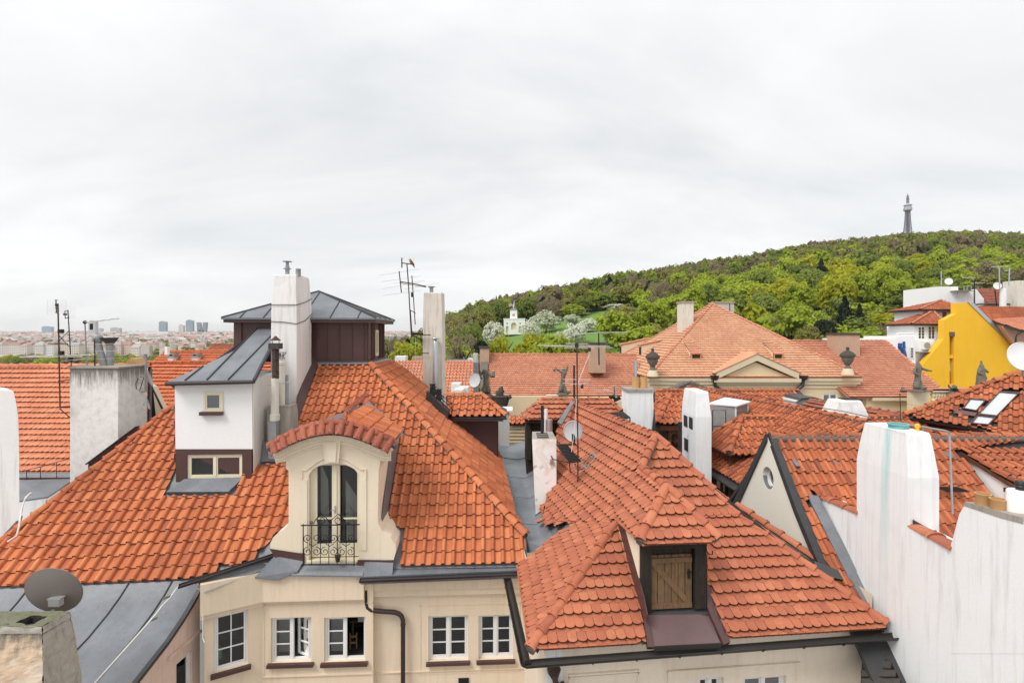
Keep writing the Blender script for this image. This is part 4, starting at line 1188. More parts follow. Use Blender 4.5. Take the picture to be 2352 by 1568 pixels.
def leaf(fr, hinge, width, b0, b1, ang, parent, rows=3):
 d=fr.ex*-math.cos(ang)+fr.n*-math.sin(ang)
 f=Fr(fr.at(hinge, b0, -.10), d, UP)
 mb=MB();h=b1-b0;s_=.045
 bar(mb, f, 0, 0, s_, h, -.02, .02);bar(mb, f, width-s_, 0, width, h, -.02, .02);bar(mb, f, s_+.002, 0, width-s_-.002, s_, -.02, .018);bar(mb, f, s_+.002, h-s_, width-s_-.002, h, -.02, .018)
 for r in range(1, rows):bar(mb, f, s_+.002, h*r/rows-.012, width-s_-.002, h*r/rows+.012, -.015, .015)
 o=mb.build('open_leaf', M['white_paint'], parent)
 for r in range(rows):
  y0=s_ if r==0 else h*r/rows+.012;y1=h-s_ if r==rows-1 else h*(r+1)/rows-.012
  MB().poly([f.at(s_, y0), f.at(width-s_, y0), f.at(width-s_, y1), f.at(s_, y1)]).build('pane', M['glass'], parent)
r=bw[0];leaf(FB, r[2]-.06, (r[2]-r[0])/2-.09, r[1]+.06, r[3]-.05, R(28), w1)
for r, full in((bw[0], 1), (bw[1], 0)):
 mb=MB();x0=r[0]+.10;x1=(r[0]+r[2])/2-.06;nb=34
 for i in range(nb):
  y=r[1]+.12+(r[3]-r[1]-.2)*i/nb
  mb.box(FB.at(x0, y, -.24), e3*(x1-x0), UP*.022, n3*.01)
 mb.build('blind', M['blind'], w1 if full else w2, kind='stuff')
r=bw[1]
tb=thing('table', 'small wooden table standing inside the open window', 'table', FB.at(r[2]-.35, r[1]-.25, -.8))
mb=MB();p=FB.at(r[2]-.62, r[1]+.42, -.95);mb.box(p, e3*.75, n3*.5, UP*.04);mb.build('table_top', M['wood_door'], tb)
MB().box(p+e3*.05-UP*.7, e3*.05, n3*.05, UP*.7).build('leg', M['wood_door'], tb);MB().box(p+e3*.65-UP*.7, e3*.05, n3*.05, UP*.7).build('leg', M['wood_door'], tb)
chr_=thing('wooden_chair', 'plain wooden chair seen through the open window', 'chair', FB.at(r[2]-.5, r[1]-.3, -.5))
p=FB.at(r[2]-.50, r[1]+.02, -.45)
for dx in(0, .16):MB().box(p+e3*dx, e3*.03, n3*.03, UP*.42).build('back_post', M['wood_door'], chr_)
for dz in(.14, .30):MB().box(p+e3*.032+UP*dz, e3*.126, n3*.02, UP*.05).build('back_slat', M['wood_door'], chr_)
bx=MB().box(FB.at(r[2]-.40, r[1]+.465, -.9), e3*.22, n3*.15, UP*.24).build('carton', M['white_paint'], None, label='white printed carton on the table inside the open window', cat='box')
mb=MB();c_=.16;fq=lambda u, v:FR_.at(*FR_.h2(u, v), c_)
mb.tube([fq(844, 1346), fq(845, 1375), fq(848, 1386), fq(856, 1392), fq(866, 1394), fq(908, 1397), fq(918, 1400), fq(925, 1406), fq(928, 1416), fq(928, 1700)], .058, 10)
dp=mb.build('downpipe', M['gutter'], HA, smooth=60)
MB().tube([fq(928, 1424), fq(928, 1426)], .068, 10).build('pipe_clamp', M['gutter'], dp)
ga, gb=W(826, 1330, 12.35), W(1200, 1314, 12.75)
def gutter(a, b, r, parent, mat, hooks=5, name='gutter', dirn=None):
 a, b=V(a), V(b);d=(b-a).normalized();sd_=d.cross(UP).normalized();nseg=10;mb=MB();vs=[]
 for p in(a, b):
  for rr in(r, r-.008):
   for i in range(nseg+1):
    an=math.pi*(1+i/nseg);vs.append(p+sd_*rr*math.cos(an)+UP*rr*math.sin(an))
 k_=nseg+1
 for i in range(nseg):
  mb_f=[(i, i+1, 2*k_+i+1, 2*k_+i), (k_+i+1, k_+i, 3*k_+i, 3*k_+i+1), (i, k_+i, k_+i+1, i+1), (2*k_+i, 2*k_+i+1, 3*k_+i+1, 3*k_+i)]
  if i==0:base=len(mb.v);mb.v+=[tuple(x)for x in vs]
  for f in mb_f:mb.f.append(tuple(base+j for j in f));mb.m.append(0)
 mb.tube([a+sd_*r, b+sd_*r], .012, 6);mb.tube([a-sd_*r, b-sd_*r], .012, 6)
 for p in(a, b):mb.add([p+sd_*r*math.cos(math.pi*(1+i/nseg))+UP*r*math.sin(math.pi*(1+i/nseg))for i in range(nseg+1)], [tuple(range(nseg+1))])
 o=mb.build(name, mat, parent, smooth=50)
 for i in range(hooks):
  p=a.lerp(b, (i+.5)/hooks)
  MB().tube([p+sd_*(r+.006)*math.cos(math.pi*(1+j/8))+UP*(r+.006)*math.sin(math.pi*(1+j/8))for j in range(9)], .012, 5).build('gutter_hook', mat, o)
 return o
gutter(ga, gb, .085, HA, M['gutter'], 6)
mb=MB();p0_, p1_=P1.hit(900, 1300)-P1.n*.02, P1.hit(1210, 1295)-P1.n*.02
q0_, q1_=ga+n3*.07+UP*.03, gb+n3*.07+UP*.03
mb.add([p0_+n3*.3, p1_+n3*.3, q1_, q0_], [(0, 3, 2, 1)]);mb.add([q0_, q1_, q1_-UP*.22+n3*.03, q0_-UP*.20+n3*.03], [(0, 3, 2, 1)])
mb.build('eaves_sheet', M['lead'], HA)
ce=FB.hit(603, 1400);cd_=V((-.875, -.485, 0)).normalized()
FC=Fr(V((ce.x, ce.y, 0))+cd_*1.22, -cd_, UP)
x0=FC.h2(490.5, 1480)[0];x1=FC.h2(570, 1460)[0];y1=FC.h2(491, 1415)[1];y0=FC.h2(489, 1546)[1]
mb=MB();wall(mb, FC, [(0, -20), (1.22, -20), (1.22, FC.h2(550, 1330)[1]), (0, FC.h2(550, 1330)[1])], [[(x0, y0), (x1, y0), (x1, y1), (x0, y1)]], .16)
mb.build('facade', M['cream'], HA)
wc=window(HA, FC, x0, y0, x1, y1, c=-.08, leaves=1, cols=2, rows=3, room=1.3, sill=(.06, .09, M['brown_sheet']))
cb0=FC.h2(560, 1400)
mb=MB()
zt_=g(700, 1318)[1];zb_=g(700, 1376)[1]
bar(mb, FC, -.08, zb_+.02, 1.24, zt_+.12, .002, .13);bar(mb, FC, -.08, zb_-.10, 1.24, zb_+.017, .002, .06)
mb.build('cornice', M['cream'], HA)
mb=MB();bar(mb, FB, xa0-.02, zb_+.02, g(838, 1340)[0], zt_+.02, .002, .12);bar(mb, FB, xa0-.02, zb_-.05, g(838, 1340)[0], zb_+.017, .002, .035)
mb.build('cornice', M['cream'], HA)
a=g(606, 1389);b=g(857, 1543);panel_lines(FB, [(a[0], b[1]), (b[0], b[1]), (b[0], a[1]), (a[0], a[1])], HA, M['cream'])
mb=MB();bar(mb, FB, xa0, b[1]-.03, xb0, b[1], .002, .03);mb.build('string_course', M['cream'], HA)
gutter(W(410, 1344, 11.75), W(634, 1271, 12.62), .075, HA, M['gutter'], 3)
mb=MB();mb.add([W(455, 1338, 11.95), W(620, 1275, 12.66), W(640, 1292, 12.62), W(470, 1362, 11.8)], [(0, 3, 2, 1)]);mb.build('eaves_sheet', M['lead'], HA)
MB().lathe([(.075, 0), (.08, .02), (.08, .09), (.072, .095), (.08, .10), (.08, .17), (.072, .175), (.08, .18), (.078, .24), (.05, .26)], FC.at(*FC.h2(502, 1521), -.22), 14).build('canister', flat('green_enamel', (.22, .5, .26), .4), None, smooth=40, label='green banded canister on the sill of the angled corner window', cat='canister')
a=FB.at(*g(779, 1284), .12)
fpot=thing('flower_pot', 'small dark flower pot behind the balcony rail', 'flower pot', a)
MB().lathe([(.05, 0), (.065, .12), (.075, .12), (.075, .15)], a, 12).build('pot', M['rust_iron'], fpot, smooth=40)
# ======== hipped house with plain tiles and a hoist dormer
CL=V((0.38, 9.3, -5.7));CR=WZ(2031, 1436, -5.7)
dc=(CR-CL).normalized();nc=V((-dc.y, dc.x, 0))
HC=thing('hipped_house', 'pale cream house with red plain tile hipped roof and wooden hoist door dormer', 'house', V((3.8, 12.5, -20)))
PF=roof_frame(CL, dc, 0.7225, nc)
KL, KR=PF.hit(1416, 1204.5), PF.hit(1694, 1184)
PK=W(1506, 1004, 13.09)
PFu=frame3(KL, KR, PK)
RB=WZ(1311, 923, PK.z)
PLl=frame3(CL, WZ(1196, 1301, -5.7), KL)
PLu=frame3(KL, PK, RB)
kd_=PLl.n.cross(PLu.n).normalized();kd_=kd_ if kd_.y>0 else-kd_
kinkB=KL+kd_*3
for _i in range(200):
 if proj(kinkB)[0]<1268:break
 kinkB=kinkB+kd_*.1
def ip(fr, pts, c=0):return[fr.hit(*p)+fr.n*c for p in pts]
mb=MB()
mb.prism([CL-PF.n*.04, CR-PF.n*.04, KR-PF.n*.04, KL-PF.n*.04], -PF.n*.1)
mb.prism([KL-PFu.n*.04, KR-PFu.n*.04, PK-PFu.n*.04], -PFu.n*.1)
mb.prism([p-PLl.n*.04 for p in[CL, KL, kinkB]+ip(PLl, [(1262, 1060), (1281, 1154), (1309, 1212), (1268, 1238), (1197, 1298)])], -PLl.n*.1)
mb.prism([KL-PLu.n*.04, PK-PLu.n*.04, RB-PLu.n*.04, kinkB-PLu.n*.04], -PLu.n*.1)
mb.prism([CR-UP*.04, PK-UP*.04, RB-UP*.04, CR+nc*9-UP*.04], -UP*.1)
roofC=mb.build('roof', M['lead_dark'], HC)
TC=Tiler(300)
wC, LC=0.183, 0.243
cm=M['tile_c']
fl=[(1224, 1490), (2033, 1440), (1694, 1184), (1416, 1204)]
fl2=PF.poly2(fl);
hole=PF.poly2([(1419, 1195), (1434, 1216), (1487, 1500), (1677, 1490), (1622, 1350), (1622, 1244), (1480, 1090)])
b_min=min(p[1]for p in fl2[:2])-.08
TC.lay(PF, [([(fl2[0][0], -.075), (fl2[1][0], -.075), fl2[2], fl2[3]], [hole])], 'plain', wC, LC, cm, roofC, b0=0.0)
bK=PFu.to2(KL)[1]
TC.lay(PFu, [(PFu.poly2([(1484, 1099), (1600, 1202), (1640, 1240), (1700, 1190), (1694, 1184), (1506, 1004), (1474, 1078)]), [])], 'plain', wC, LC, cm, roofC, b0=PFu.h2(1694, 1184)[1]-.02)
ll=[(1218, 1490), (1416, 1204), proj(kinkB), (1264, 1060), (1278, 1100), (1283, 1154), (1312, 1212), (1268, 1241), (1233, 1273), (1196, 1301)]
ll2=PLl.poly2(ll);ll2[0]=PLl.to2(CL-PLl.ey*.07);ll2[-1]=(ll2[-1][0], ll2[0][1])
TC.lay(PLl, [(ll2, [])], 'plain', wC, LC, cm, roofC, b0=PLl.to2(CL)[1])
lu=[(1416, 1204), (1474, 1078), (1506, 1004), (1311, 923), (1286, 969), proj(kinkB)]
TC.lay(PLu, [(PLu.poly2(lu), [])], 'plain', wC, LC, cm, roofC, b0=PLu.to2(KL)[1])
dp0=PF.hit(1549, 1404)
FD=Fr(dp0, dc, UP);FDe=Fr(dp0-nc*.22, dc, UP);FDp=Fr(dp0+nc*.62, dc, UP)
eL, eR=FDe.hit(1471, 1246), FDe.hit(1648, 1240)
dpk=FDp.hit(1531, 1121);drg=WZ(1474, 1078, dpk.z)
QF=frame3(eL, eR, dpk);QL=frame3(eL, dpk, drg);QR=frame3(eR, dpk, drg+V((.3, .1, 0)))
vl=PLu.hit(1414, 1192)
mb=MB();mb.prism([eL-QF.n*.04, eR-QF.n*.04, dpk-QF.n*.04], -QF.n*.05)
mb.prism([eL-QL.n*.04, dpk-QL.n*.04, drg-QL.n*.04, QL.hit(1414, 1192)-QL.n*.04], -QL.n*.05)
mb.prism([eR-QR.n*.04, dpk-QR.n*.04, drg-QR.n*.04, eR+nc*1.2-QR.n*.04], -QR.n*.05)
dro=mb.build('dormer_roof', M['wood_dark'], HC)
qf=[(1470, 1250), (1649, 1244), (1531, 1121)]
q2=QF.poly2(qf);q2[0]=(q2[0][0], QF.to2(eL)[1]-.07);q2[1]=(q2[1][0], QF.to2(eR)[1]-.07)
TC.lay(QF, [(q2, [])], 'plain', wC, LC, cm, dro, b0=QF.to2(eL)[1])
q2=QL.poly2([(1470, 1250), (1531, 1121), (1474, 1078), (1411, 1192)])
TC.lay(QL, [(q2, [])], 'plain', wC, LC, cm, dro, b0=QL.to2(eL)[1])
TC.finish()
mb=MB()
fx=lambda u, v, c=0:FD.at(*FD.h2(u, v), c)
a0, b0=FD.h2(1474, 1402);a1, b1=FD.h2(1622, 1244);am0=FD.h2(1496, 1400)[0];am1=FD.h2(1592, 1400)[0]
for s0, s1 in((a0, am0), (am1+.03, a1)):
 MB().box(FD.at(s0, b0-.02, -.16), dc*(s1-s0), UP*(b1-b0), FD.n*.17).build('post', M['wood_dark'], HC)
bar(mb, FD, a0, b1-.10, a1, b1+.02, -.2, .03);mb.build('lintel', M['wood_dark'], HC)
mb=MB();mb.prism([FD.at(a0+.02, b0, -.2), FD.at(a1-.02, b0, -.2), FD.at(a1-.02, b1, -.2), FD.at(a0+.02, b1, -.2)], nc*1.4)
mb.build('dormer_body', M['dark_room'], HC)
MB().prism([FD.at(a0-.004, b0-.1, -.1), FD.at(a0-.004, b1-.03, -.1), FD.at(a0-.004, b1-.03, -1.35), FD.at(a0-.004, b0+.75, -1.35)], -dc*.02).build('side_wall', M['cream_gable'], HC)
MB().prism([FD.at(a1+.004, b0-.1, -.1), FD.at(a1+.004, b1-.03, -.1), FD.at(a1+.004, b1-.03, -1.2), FD.at(a1+.004, b0+.75, -1.2)], dc*.02).build('side_wall', M['cream_gable'], HC)
door=MB();d0, d1=am0+.005, am1;dv0, dv1=FD.h2(1540, 1400)[1], FD.h2(1540, 1276)[1]
bar(door, FD, d0, dv0, d1, dv1, -.11, -.09);do=door.build('hoist_door', M['wood_door'], HC)
npk=6
for i in range(npk):
 mb=MB();w_=(d1-d0)/npk;bar(mb, FD, d0+i*w_+.006, dv0, d0+(i+1)*w_-.006, dv1, -.088, -.055+rnd.uniform(-.004, .006));mb.build('plank', M['wood_door'], do)
for vv0, vv1 in((1282, 1293), (1387, 1398)):
 mb=MB();y0, y1=FD.h2(1540, vv1)[1], FD.h2(1540, vv0)[1];bar(mb, FD, d0+.01, y0, d1-.01, y1, -.05, -.02);mb.build('batten', M['wood_door'], do)
mb=MB();A=FD.h2(1499, 1291);B=FD.h2(1587, 1389);t_=V((B[0]-A[0], B[1]-A[1], 0)).normalized();nn=V((-t_.y, t_.x, 0))*.055
mb.prism([FD.at(A[0]-nn.x, A[1]-nn.y, -.05), FD.at(B[0]-nn.x, B[1]-nn.y, -.05), FD.at(B[0]+nn.x, B[1]+nn.y, -.05), FD.at(A[0]+nn.x, A[1]+nn.y, -.05)], FD.n*.028);mb.build('brace', M['wood_door'], do)
mb=MB();A=FD.h2(1584, 1315);bar(mb, FD, A[0]-.02, A[1]-.12, A[0]+.02, A[1]+.05, -.05, -.015);mb.tube([FD.at(A[0]+.05, A[1], -.03), FD.at(A[0]-.06, A[1], .01)], .012, 6);mb.build('latch', M['iron'], do)
for i in range(6):
 mb=MB();w_=(am1-am0)/6;bar(mb, FD, am0+i*w_+.004, dv1+.02, am0+(i+1)*w_-.004, b1-.10, -.12, -.08);mb.build('top_board', M['wood_dark'], HC)
MB().tube([FD.at(a1-.02, b1-.15, .0), FD.at(a1+.04, b1-.22, .06), FD.at(a1+.10, b1-.22, .06), FD.at(a1+.10, b1-.15, .06)], .012, 5).build('hook', M['iron'], HC)
mb=MB();z_=.05
P_=[fx(1483, 1410, .02), fx(1627, 1408, .02)]+[PF.hit(1653, 1479)+PF.n*z_, PF.hit(1500, 1487)+PF.n*z_]
mb.prism(P_, -PF.n*.04);ap_=mb.build('apron', M['brown_light'], HC)
MB().box(P_[3]-UP*.07, P_[2]-P_[3], -nc*.03, UP*.08).build('drip_edge', M['gutter_old'], HC)
for pts in([(1421, 1206), (1434, 1212), (1478, 1368), (1484, 1411), (1501, 1489), (1486, 1489), (1464, 1352)], [(1622, 1345), (1630, 1352), (1675, 1477), (1660, 1483), (1627, 1410), (1622, 1395)]):
 MB().prism(ip(PF, pts, .075), -PF.n*.10).build('side_flashing', M['brown_sheet'], HC)
Fsd=Fr(FD.at(a0-.03, 0), -nc, UP)
MB().prism([Fsd.hit(*p)for p in((1419, 1203), (1432, 1203), (1478, 1368), (1486, 1411), (1484, 1425), (1474, 1411), (1458, 1352))], dc*.02).build('side_flashing', M['brown_sheet'], HC)
uh=V((-.35, -.35, 1)).normalized()
def hip(a, b, parent=roofC, mat=cm, r=.105, pitch=.36, up=UP, lift=.05, mort=True):
 a=V(a)+up*lift;b=V(b)+up*lift
 if mort:mortar_line(a-up*.05, b-up*.05, parent, r*.82)
 ridge_line(a, b, parent, mat, r, pitch, up)
hip(CL-(KL-CL).normalized()*.08, KL-(KL-CL)*.02, up=(PF.n+PLl.n).normalized())
hip(CR, KR, up=(PF.n+V((.6, 0, .7)).normalized()).normalized());hip(KR, PK, up=(PFu.n+V((.7, 0, .7)).normalized()).normalized())
hip(drg, PK, up=(PFu.n+PLu.n).normalized());hip(PK, RB, r=.085, pitch=.32)
hip(eL, dpk, dro, up=(QF.n+QL.n).normalized());hip(eR, dpk, dro, up=(QF.n+QR.n).normalized());hip(dpk, drg, dro, up=(QL.n+UP).normalized())
ra, rb=W(1869, 1288, 11.25), W(1690, 1163, 12.95)
MB().prism([ra-UP*.02, rb-UP*.02, rb-UP*.35, ra-UP*.35], V((.22, .15, 0))).build('party_wall', M['mortar'], HC)
ridge_line(ra+V((.08, .05, .02)), rb+V((.08, .05, .02)), roofC, cm, .10, .38, UP)
gl0=V((CL.x-.14, CL.y-.20, -5.86));gr0=CR+dc*.22-nc*.12+V((0, 0, -.13));gl1=CL+nc*2.95+V((-.20, 0, -.14))
gutter(gl0, gr0, .085, HC, M['gutter_old'], 9);gutter(gl1, gl0, .085, HC, M['gutter_old'], 4)
FCw=Fr(CL+nc*.42, dc, UP)
axl=.30;axr=FCw.h2(2003, 1500)[0]
wins=[rect_from(FCw, 1603, 1556, 1662, 1650), rect_from(FCw, 1707, 1553, 1806, 1650)]
mb=MB();wall(mb, FCw, [(axl, -16), (axr, -16), (axr, .12), (axl, .12)], [[(r[0], r[1]), (r[2], r[1]), (r[2], r[3]), (r[0], r[3])]for r in wins], .14)
mb.add([FCw.at(axl, -16), FCw.at(axl, .2), FCw.at(axl, .2, -9), FCw.at(axl, -16, -9)], [(0, 1, 2, 3)]);mb.add([FCw.at(axr, -16), FCw.at(axr, .4), FCw.at(axr, .4, -6), FCw.at(axr, -16, -6)], [(0, 3, 2, 1)])
mb.build('facade', M['cream_c'], HC)
for r in wins:window(HC, FCw, *r, c=-.09, leaves=2, rows=3, room=1.0)
mb=MB();bar(mb, FCw, axl-.05, -.12, axr+.02, -.04, .002, .34);mb.build('soffit', M['wood_dark'], HC)
mb=MB();bar(mb, FCw, axl, -.30, axl+.32, -14, .002, .03);mb.build('corner_pilaster', M['white'], HC)
a=FCw.h2(1306, 1553);b=FCw.h2(1467, 1700);panel_lines(FCw, [(a[0], b[1]), (b[0], b[1]), (b[0], a[1]), (a[0], a[1])], HC, M['cream_c'], .025, .02)
a=FCw.h2(1533, 1540);b=FCw.h2(1830, 1700);panel_lines(FCw, [(a[0], b[1]), (b[0], b[1]), (b[0], a[1]), (a[0], a[1])], HC, M['cream_c'], .025, .02)
a=FCw.h2(1306, 1549);b=FCw.h2(1467, 1545);mb=MB();bar(mb, FCw, a[0], a[1], b[0], a[1]+.03, .002, .05);
mb.build('label_mould', M['cream_c'], HC)
a=FCw.h2(1533, 1541);b=FCw.h2(1835, 1520);mb=MB();bar(mb, FCw, a[0], a[1], b[0], a[1]+.03, .002, .05);mb.build('label_mould', M['cream_c'], HC)
hq=lambda u, v, c=.16:FCw.at(*FCw.h2(u, v), c)
mb=MB();mb.tube([hq(1269, 1522), hq(1269, 1530), hq(1271, 1545)], [.13, .12, .06], 10);mb.tube([hq(1271, 1543), hq(1273, 1556), hq(1281, 1561), hq(1288, 1556), hq(1294, 1566), hq(1294, 1640)], .055, 10)
mb.build('rain_hopper', M['rust_iron'], HC, smooth=50)
MB().tube([hq(1968, 1481, .1), hq(2052, 1570, -.2), hq(2090, 1640, -.4)], .015, 6).build('stay_wire', M['rust_iron'], HC)
MB().tube([hq(1979, 1542, .0), hq(1979, 1540, .12), hq(1995, 1568, .12)], .02, 6).build('bracket', M['iron'], HC)
# ---- zinc valley between the two houses
VG=thing('valley_gutter', 'wide grey zinc valley gutter running between the two tiled roofs', 'gutter', P2.hit(1201, 1228))
rows=[((1205, 1229), (1312, 1213)), ((1186, 1190), (1288, 1160)), ((1170, 1130), (1276, 1105)), ((1158, 1085), (1262, 1068)), ((1147, 1042), (1240, 1040)), ((1140, 1012), (1222, 1005))]
vs=[]
for(ul, vl_), (ur, vr)in rows:
 a=P2.hit(ul, vl_)-P2.n*.02;b=PLl.hit(ur, vr)-PLl.n*.02
 zc=min(a.z, b.z)-.16
 for t_, z in((0, a.z), (.12, a.z-.13), (.38, zc), (.46, zc+.0), (.70, (zc+b.z)/2-.04), (1, b.z)):
  p=a.lerp(b, t_);vs.append(V((p.x, p.y, z)))
fs=[(i*6+j, i*6+j+1, i*6+7+j, i*6+6+j)for i in range(len(rows)-1)for j in range(5)]
mb=MB().add(vs, fs);mb.add([vs[0], vs[1], vs[2], vs[3], vs[4], vs[5], vs[5]-UP*.5+V((-.3, 0, 0)), vs[0]-UP*.45], [(0, 7, 6, 5, 4, 3, 2, 1)])
mb.build('sheet', M['lead_light'], VG, smooth=60)
for(u0, v0), (u1, v1)in(((1226, 1150), (1252, 1236)), ):
 pass
k_=2
MB().tube([vs[6*i+4].lerp(vs[6*i+3], .2)+UP*.015 for i in range(0, 3)], .014, 5).build('seam', M['lead_light'], VG)
for i in(1, 2, 3, 4):MB().tube([vs[6*i+j]+UP*.01 for j in range(6)], .012, 5).build('seam', M['lead_light'], VG)
MB().add([A_B+V((.02, -.02, .05)), vs[0]+V((0, -.02, .02)), vs[0]-UP*.5+V((0, -.02, 0)), A_B+V((-.05, -.02, -.55))], [(0, 3, 2, 1)]).build('end_flashing', M['lead'], VG)
# ---- stained white chimney standing in the valley
cy=15.0;x0, x1=W(1222, 1100, cy).x, W(1278, 1100, cy).x
vz=W(1250, 1008, cy).z
def vchim():
 mb=MB();d=1.15
 bl, br=W(1231, 1190, cy), W(1278, 1150, cy)
 tl_, tr_=V((x0, cy, vz)), V((x1, cy, vz))
 mb.add([bl, br, br+V((0, d, .5)), bl+V((0, d, .5)), tl_, tr_, tr_+V((-.03, d, 0)), tl_+V((.05, d, 0))], [(0, 1, 5, 4), (1, 2, 6, 5), (2, 3, 7, 6), (3, 0, 4, 7)])
 f=Fr(V((x0, cy, vz)), (1, 0, 0), (0, 1, 0));w_=x1-x0
 hs=[[(w_*.22, y0), (w_*.72, y0), (w_*.72, y0+.2), (w_*.22, y0+.2)]for y0 in(.14, .44, .74)]
 wall(mb, f, [(0, 0), (w_, 0), (w_-.03, d), (.05, d)], hs, .25, 1, 2)
 return mb.build('chimney', [M['white_rust'], M['concrete_old'], M['dark_room']], None, label='rust stained white chimney with open flues standing in the valley gutter', cat='chimney')
def rust_white():
 m, t, b=new_mat('rust_stained_white_plaster');p=pos(t)
 n1=noise(t, pos(t, (2.2, 2.2, 1.5)), 1.1, 5, .6, .8)
 c=mixc(t, ramp(t, n1, [(.48, 0), (.78, .7)]), (.88, .86, .83), (.58, .40, .24))
 n2=noise(t, pos(t, (1.7, 1.7, 1.7), (.5, 0, 0)), 1.3, 4, .5)
 c=mixc(t, ramp(t, n2, [(.63, 0), (.72, .9)]), c, (.26, .13, .06))
 t.links.new(c, b.inputs['Base Color']);b.inputs['Roughness'].default_value=.9
 bump(t, b, noise(t, p, 30, 4), .3, .01);return m
M['white_rust']=rust_white()
vch=vchim()
MB().prism([W(1228, 1184, cy-.03), W(1281, 1144, cy-.03), W(1281, 1154, cy-.03), W(1230, 1196, cy-.03)], V((0, .02, 0))).build('base_flashing', M['lead_dark'], vch)
MB().tube([W(1245.5, 995, cy+.3), W(1245.5, 931, cy+.3)], .045, 10).build('black_flue', M['black'], vch, smooth=50)
fl2_=thing('flue_pipe', 'fat silver flue pipe rising beside the slim white one behind the stained chimney', 'flue pipe', W(1261, 1010, 17.2))
MB().tube([W(1261, 1030, 17.2), W(1261, 963, 17.2)], .115, 14).build('pipe', M['steel'], fl2_, smooth=50)
fl3_=thing('flue_pipe', 'slim white flue pipe rising behind the stained chimney', 'flue pipe', W(1254, 990, 17.5))
MB().tube([W(1254, 1010, 17.5), W(1254, 939, 17.5)], .06, 12).build('pipe', M['dish_white'], fl3_, smooth=50)
wk=thing('roof_walkway', 'black slatted steel chimney sweep platform beside the stained chimney', 'walkway', W(1300, 1060, 14.2))
a, b, c, d=W(1280, 1023, 14.6), W(1301, 1021, 14.6), W(1334, 1059, 13.7), W(1308, 1062, 13.7)
zz=min(a.z, c.z);
for i in range(13):
 f=i/12;MB().box(a.lerp(d, f), b.lerp(c, f)-a.lerp(d, f), (d-a)*.035, UP*.03).build('slat', M['iron'], wk)
MB().tube([a, d], .018, 6).tube([b, c], .018, 6).build('frame', M['iron'], wk)
MB().tube([d, W(1310, 1085, 13.9)], .015, 6).tube([W(1266, 1046, 14.9), W(1269, 1054, 14.9), W(1308, 1062, 13.7)], .015, 6).build('strut', M['iron'], wk)
def roof_window(fr, pts, parent, name='roof_window', lift=.10, border=.16, gl=None, frm=None, label=None):
 q=[fr.hit(*p)for p in pts];cen=sum(q, V())/4
 inn=[p.lerp(cen, border)for p in q]
 mb=MB()
 for i in range(4):
  j=(i+1)%4
  mb.prism([q[i], q[j], inn[j], inn[i]], fr.n*lift)
 o=mb.build(name, frm or M['steel_dull'], parent, label=label)
 MB().poly([p+fr.n*lift*.7 for p in inn]).build('pane', gl or M['sky_glass'], o)
 return o
rwc=roof_window(PLl if False else PLu, [(1340, 1073), (1353, 1083), (1378, 1052), (1366, 1043)], HC, lift=.12, border=.2)
rw2=roof_window(PLl, [(1279, 1078), (1287, 1086), (1312, 1060), (1303, 1052)], HC, lift=.10, border=.2)
# ---- timber cross dormer at the rear end of the ridge
XD=frame3(W(1208.5, 966.5, 18.4), W(1281, 966.5, 18.4), W(1300, 920, 19.3))
XL=frame3(W(1208.5, 966.5, 18.4), W(1243.5, 919, 19.3), W(1200, 954, 19.6))
mb=MB();xp=[(1206, 967), (1283, 970), (1316, 922), (1326, 920), (1399, 920), (1428, 946), (1420, 985), (1300, 985), (1243.5, 919)]
mb.prism(XD.poly3([(1206, 968), (1435, 970), (1428, 946), (1399, 918), (1243.5, 917)], -.03), -XD.n*.05)
mb.prism([W(1208.5, 967, 18.4), W(1243.5, 918, 19.3), W(1199, 954, 19.7)], V((.05, .05, -.05)))
xo=mb.build('cross_roof', M['wood_dark'], HC)
t=Tiler(0);t.single_layer=False
t.lay(XD, [(XD.poly2([(1208, 967), (1283, 967), (1316, 922), (1244, 919)]), []), (XD.poly2([(1322, 921), (1399, 920), (1428, 946), (1432, 968), (1400, 968)]), [])], 'plain', .19, .26, cm, xo, b0=XD.h2(1208, 966)[1])
t.lay(XL, [(XL.poly2([(1208, 967), (1243.5, 919), (1200, 954)]), [])], 'plain', .19, .26, cm, xo, b0=XL.h2(1206, 962)[1]);t.finish()
ridge_line(W(1209, 966, 18.4), W(1243.5, 919, 19.3), xo, cm, .10, .4, UP);ridge_line(W(1243.5, 919, 19.3)+UP*.03, W(1316, 919, 19.3)+UP*.03, xo, cm, .09, .4, UP)
ridge_line(W(1324, 919, 19.3)+UP*.03, W(1399, 919, 19.3)+UP*.03, xo, cm, .09, .4, UP);ridge_line(W(1428, 945, 18.6), W(1399, 919, 19.3), xo, cm, .09, .4, UP)
MB().prism([W(1313, 920, 18.9), W(1320, 921, 18.9), W(1290, 974, 16.9), W(1280, 969, 16.9)], V((0, .03, -.06))).build('verge_flashing', M['lead'], HC)
mb=MB();mb.cube(W(1209, 980, 18.75).x, W(1330, 980, 18.75).x, 18.78, 21, -6, -3.2);mb.build('cross_body', M['wood_dark'], HC)
MB().cube(W(1209, 980, 18.6).x, W(1220, 980, 18.6).x, 18.6, 18.76, -4.6, -3.2).build('post', M['wood_dark'], HC)
sp=thing('roof_walkway', 'black slatted steel platform beyond the plain tile ridge by the white chimney', 'walkway', W(1420, 960, 17.5))
a, b, c, d=W(1390, 949, 18.2), W(1432, 947, 18.2), W(1447, 959, 17.0), W(1406, 964, 17.0)
for i in range(9):MB().box(a.lerp(d, i/8), b.lerp(c, i/8)-a.lerp(d, i/8), (d-a)*.06, UP*.03).build('slat', M['iron'], sp)
MB().tube([a, d], .02, 6).tube([b, c], .02, 6).tube([c, c-UP*1.0], .02, 6).build('frame', M['iron'], sp)
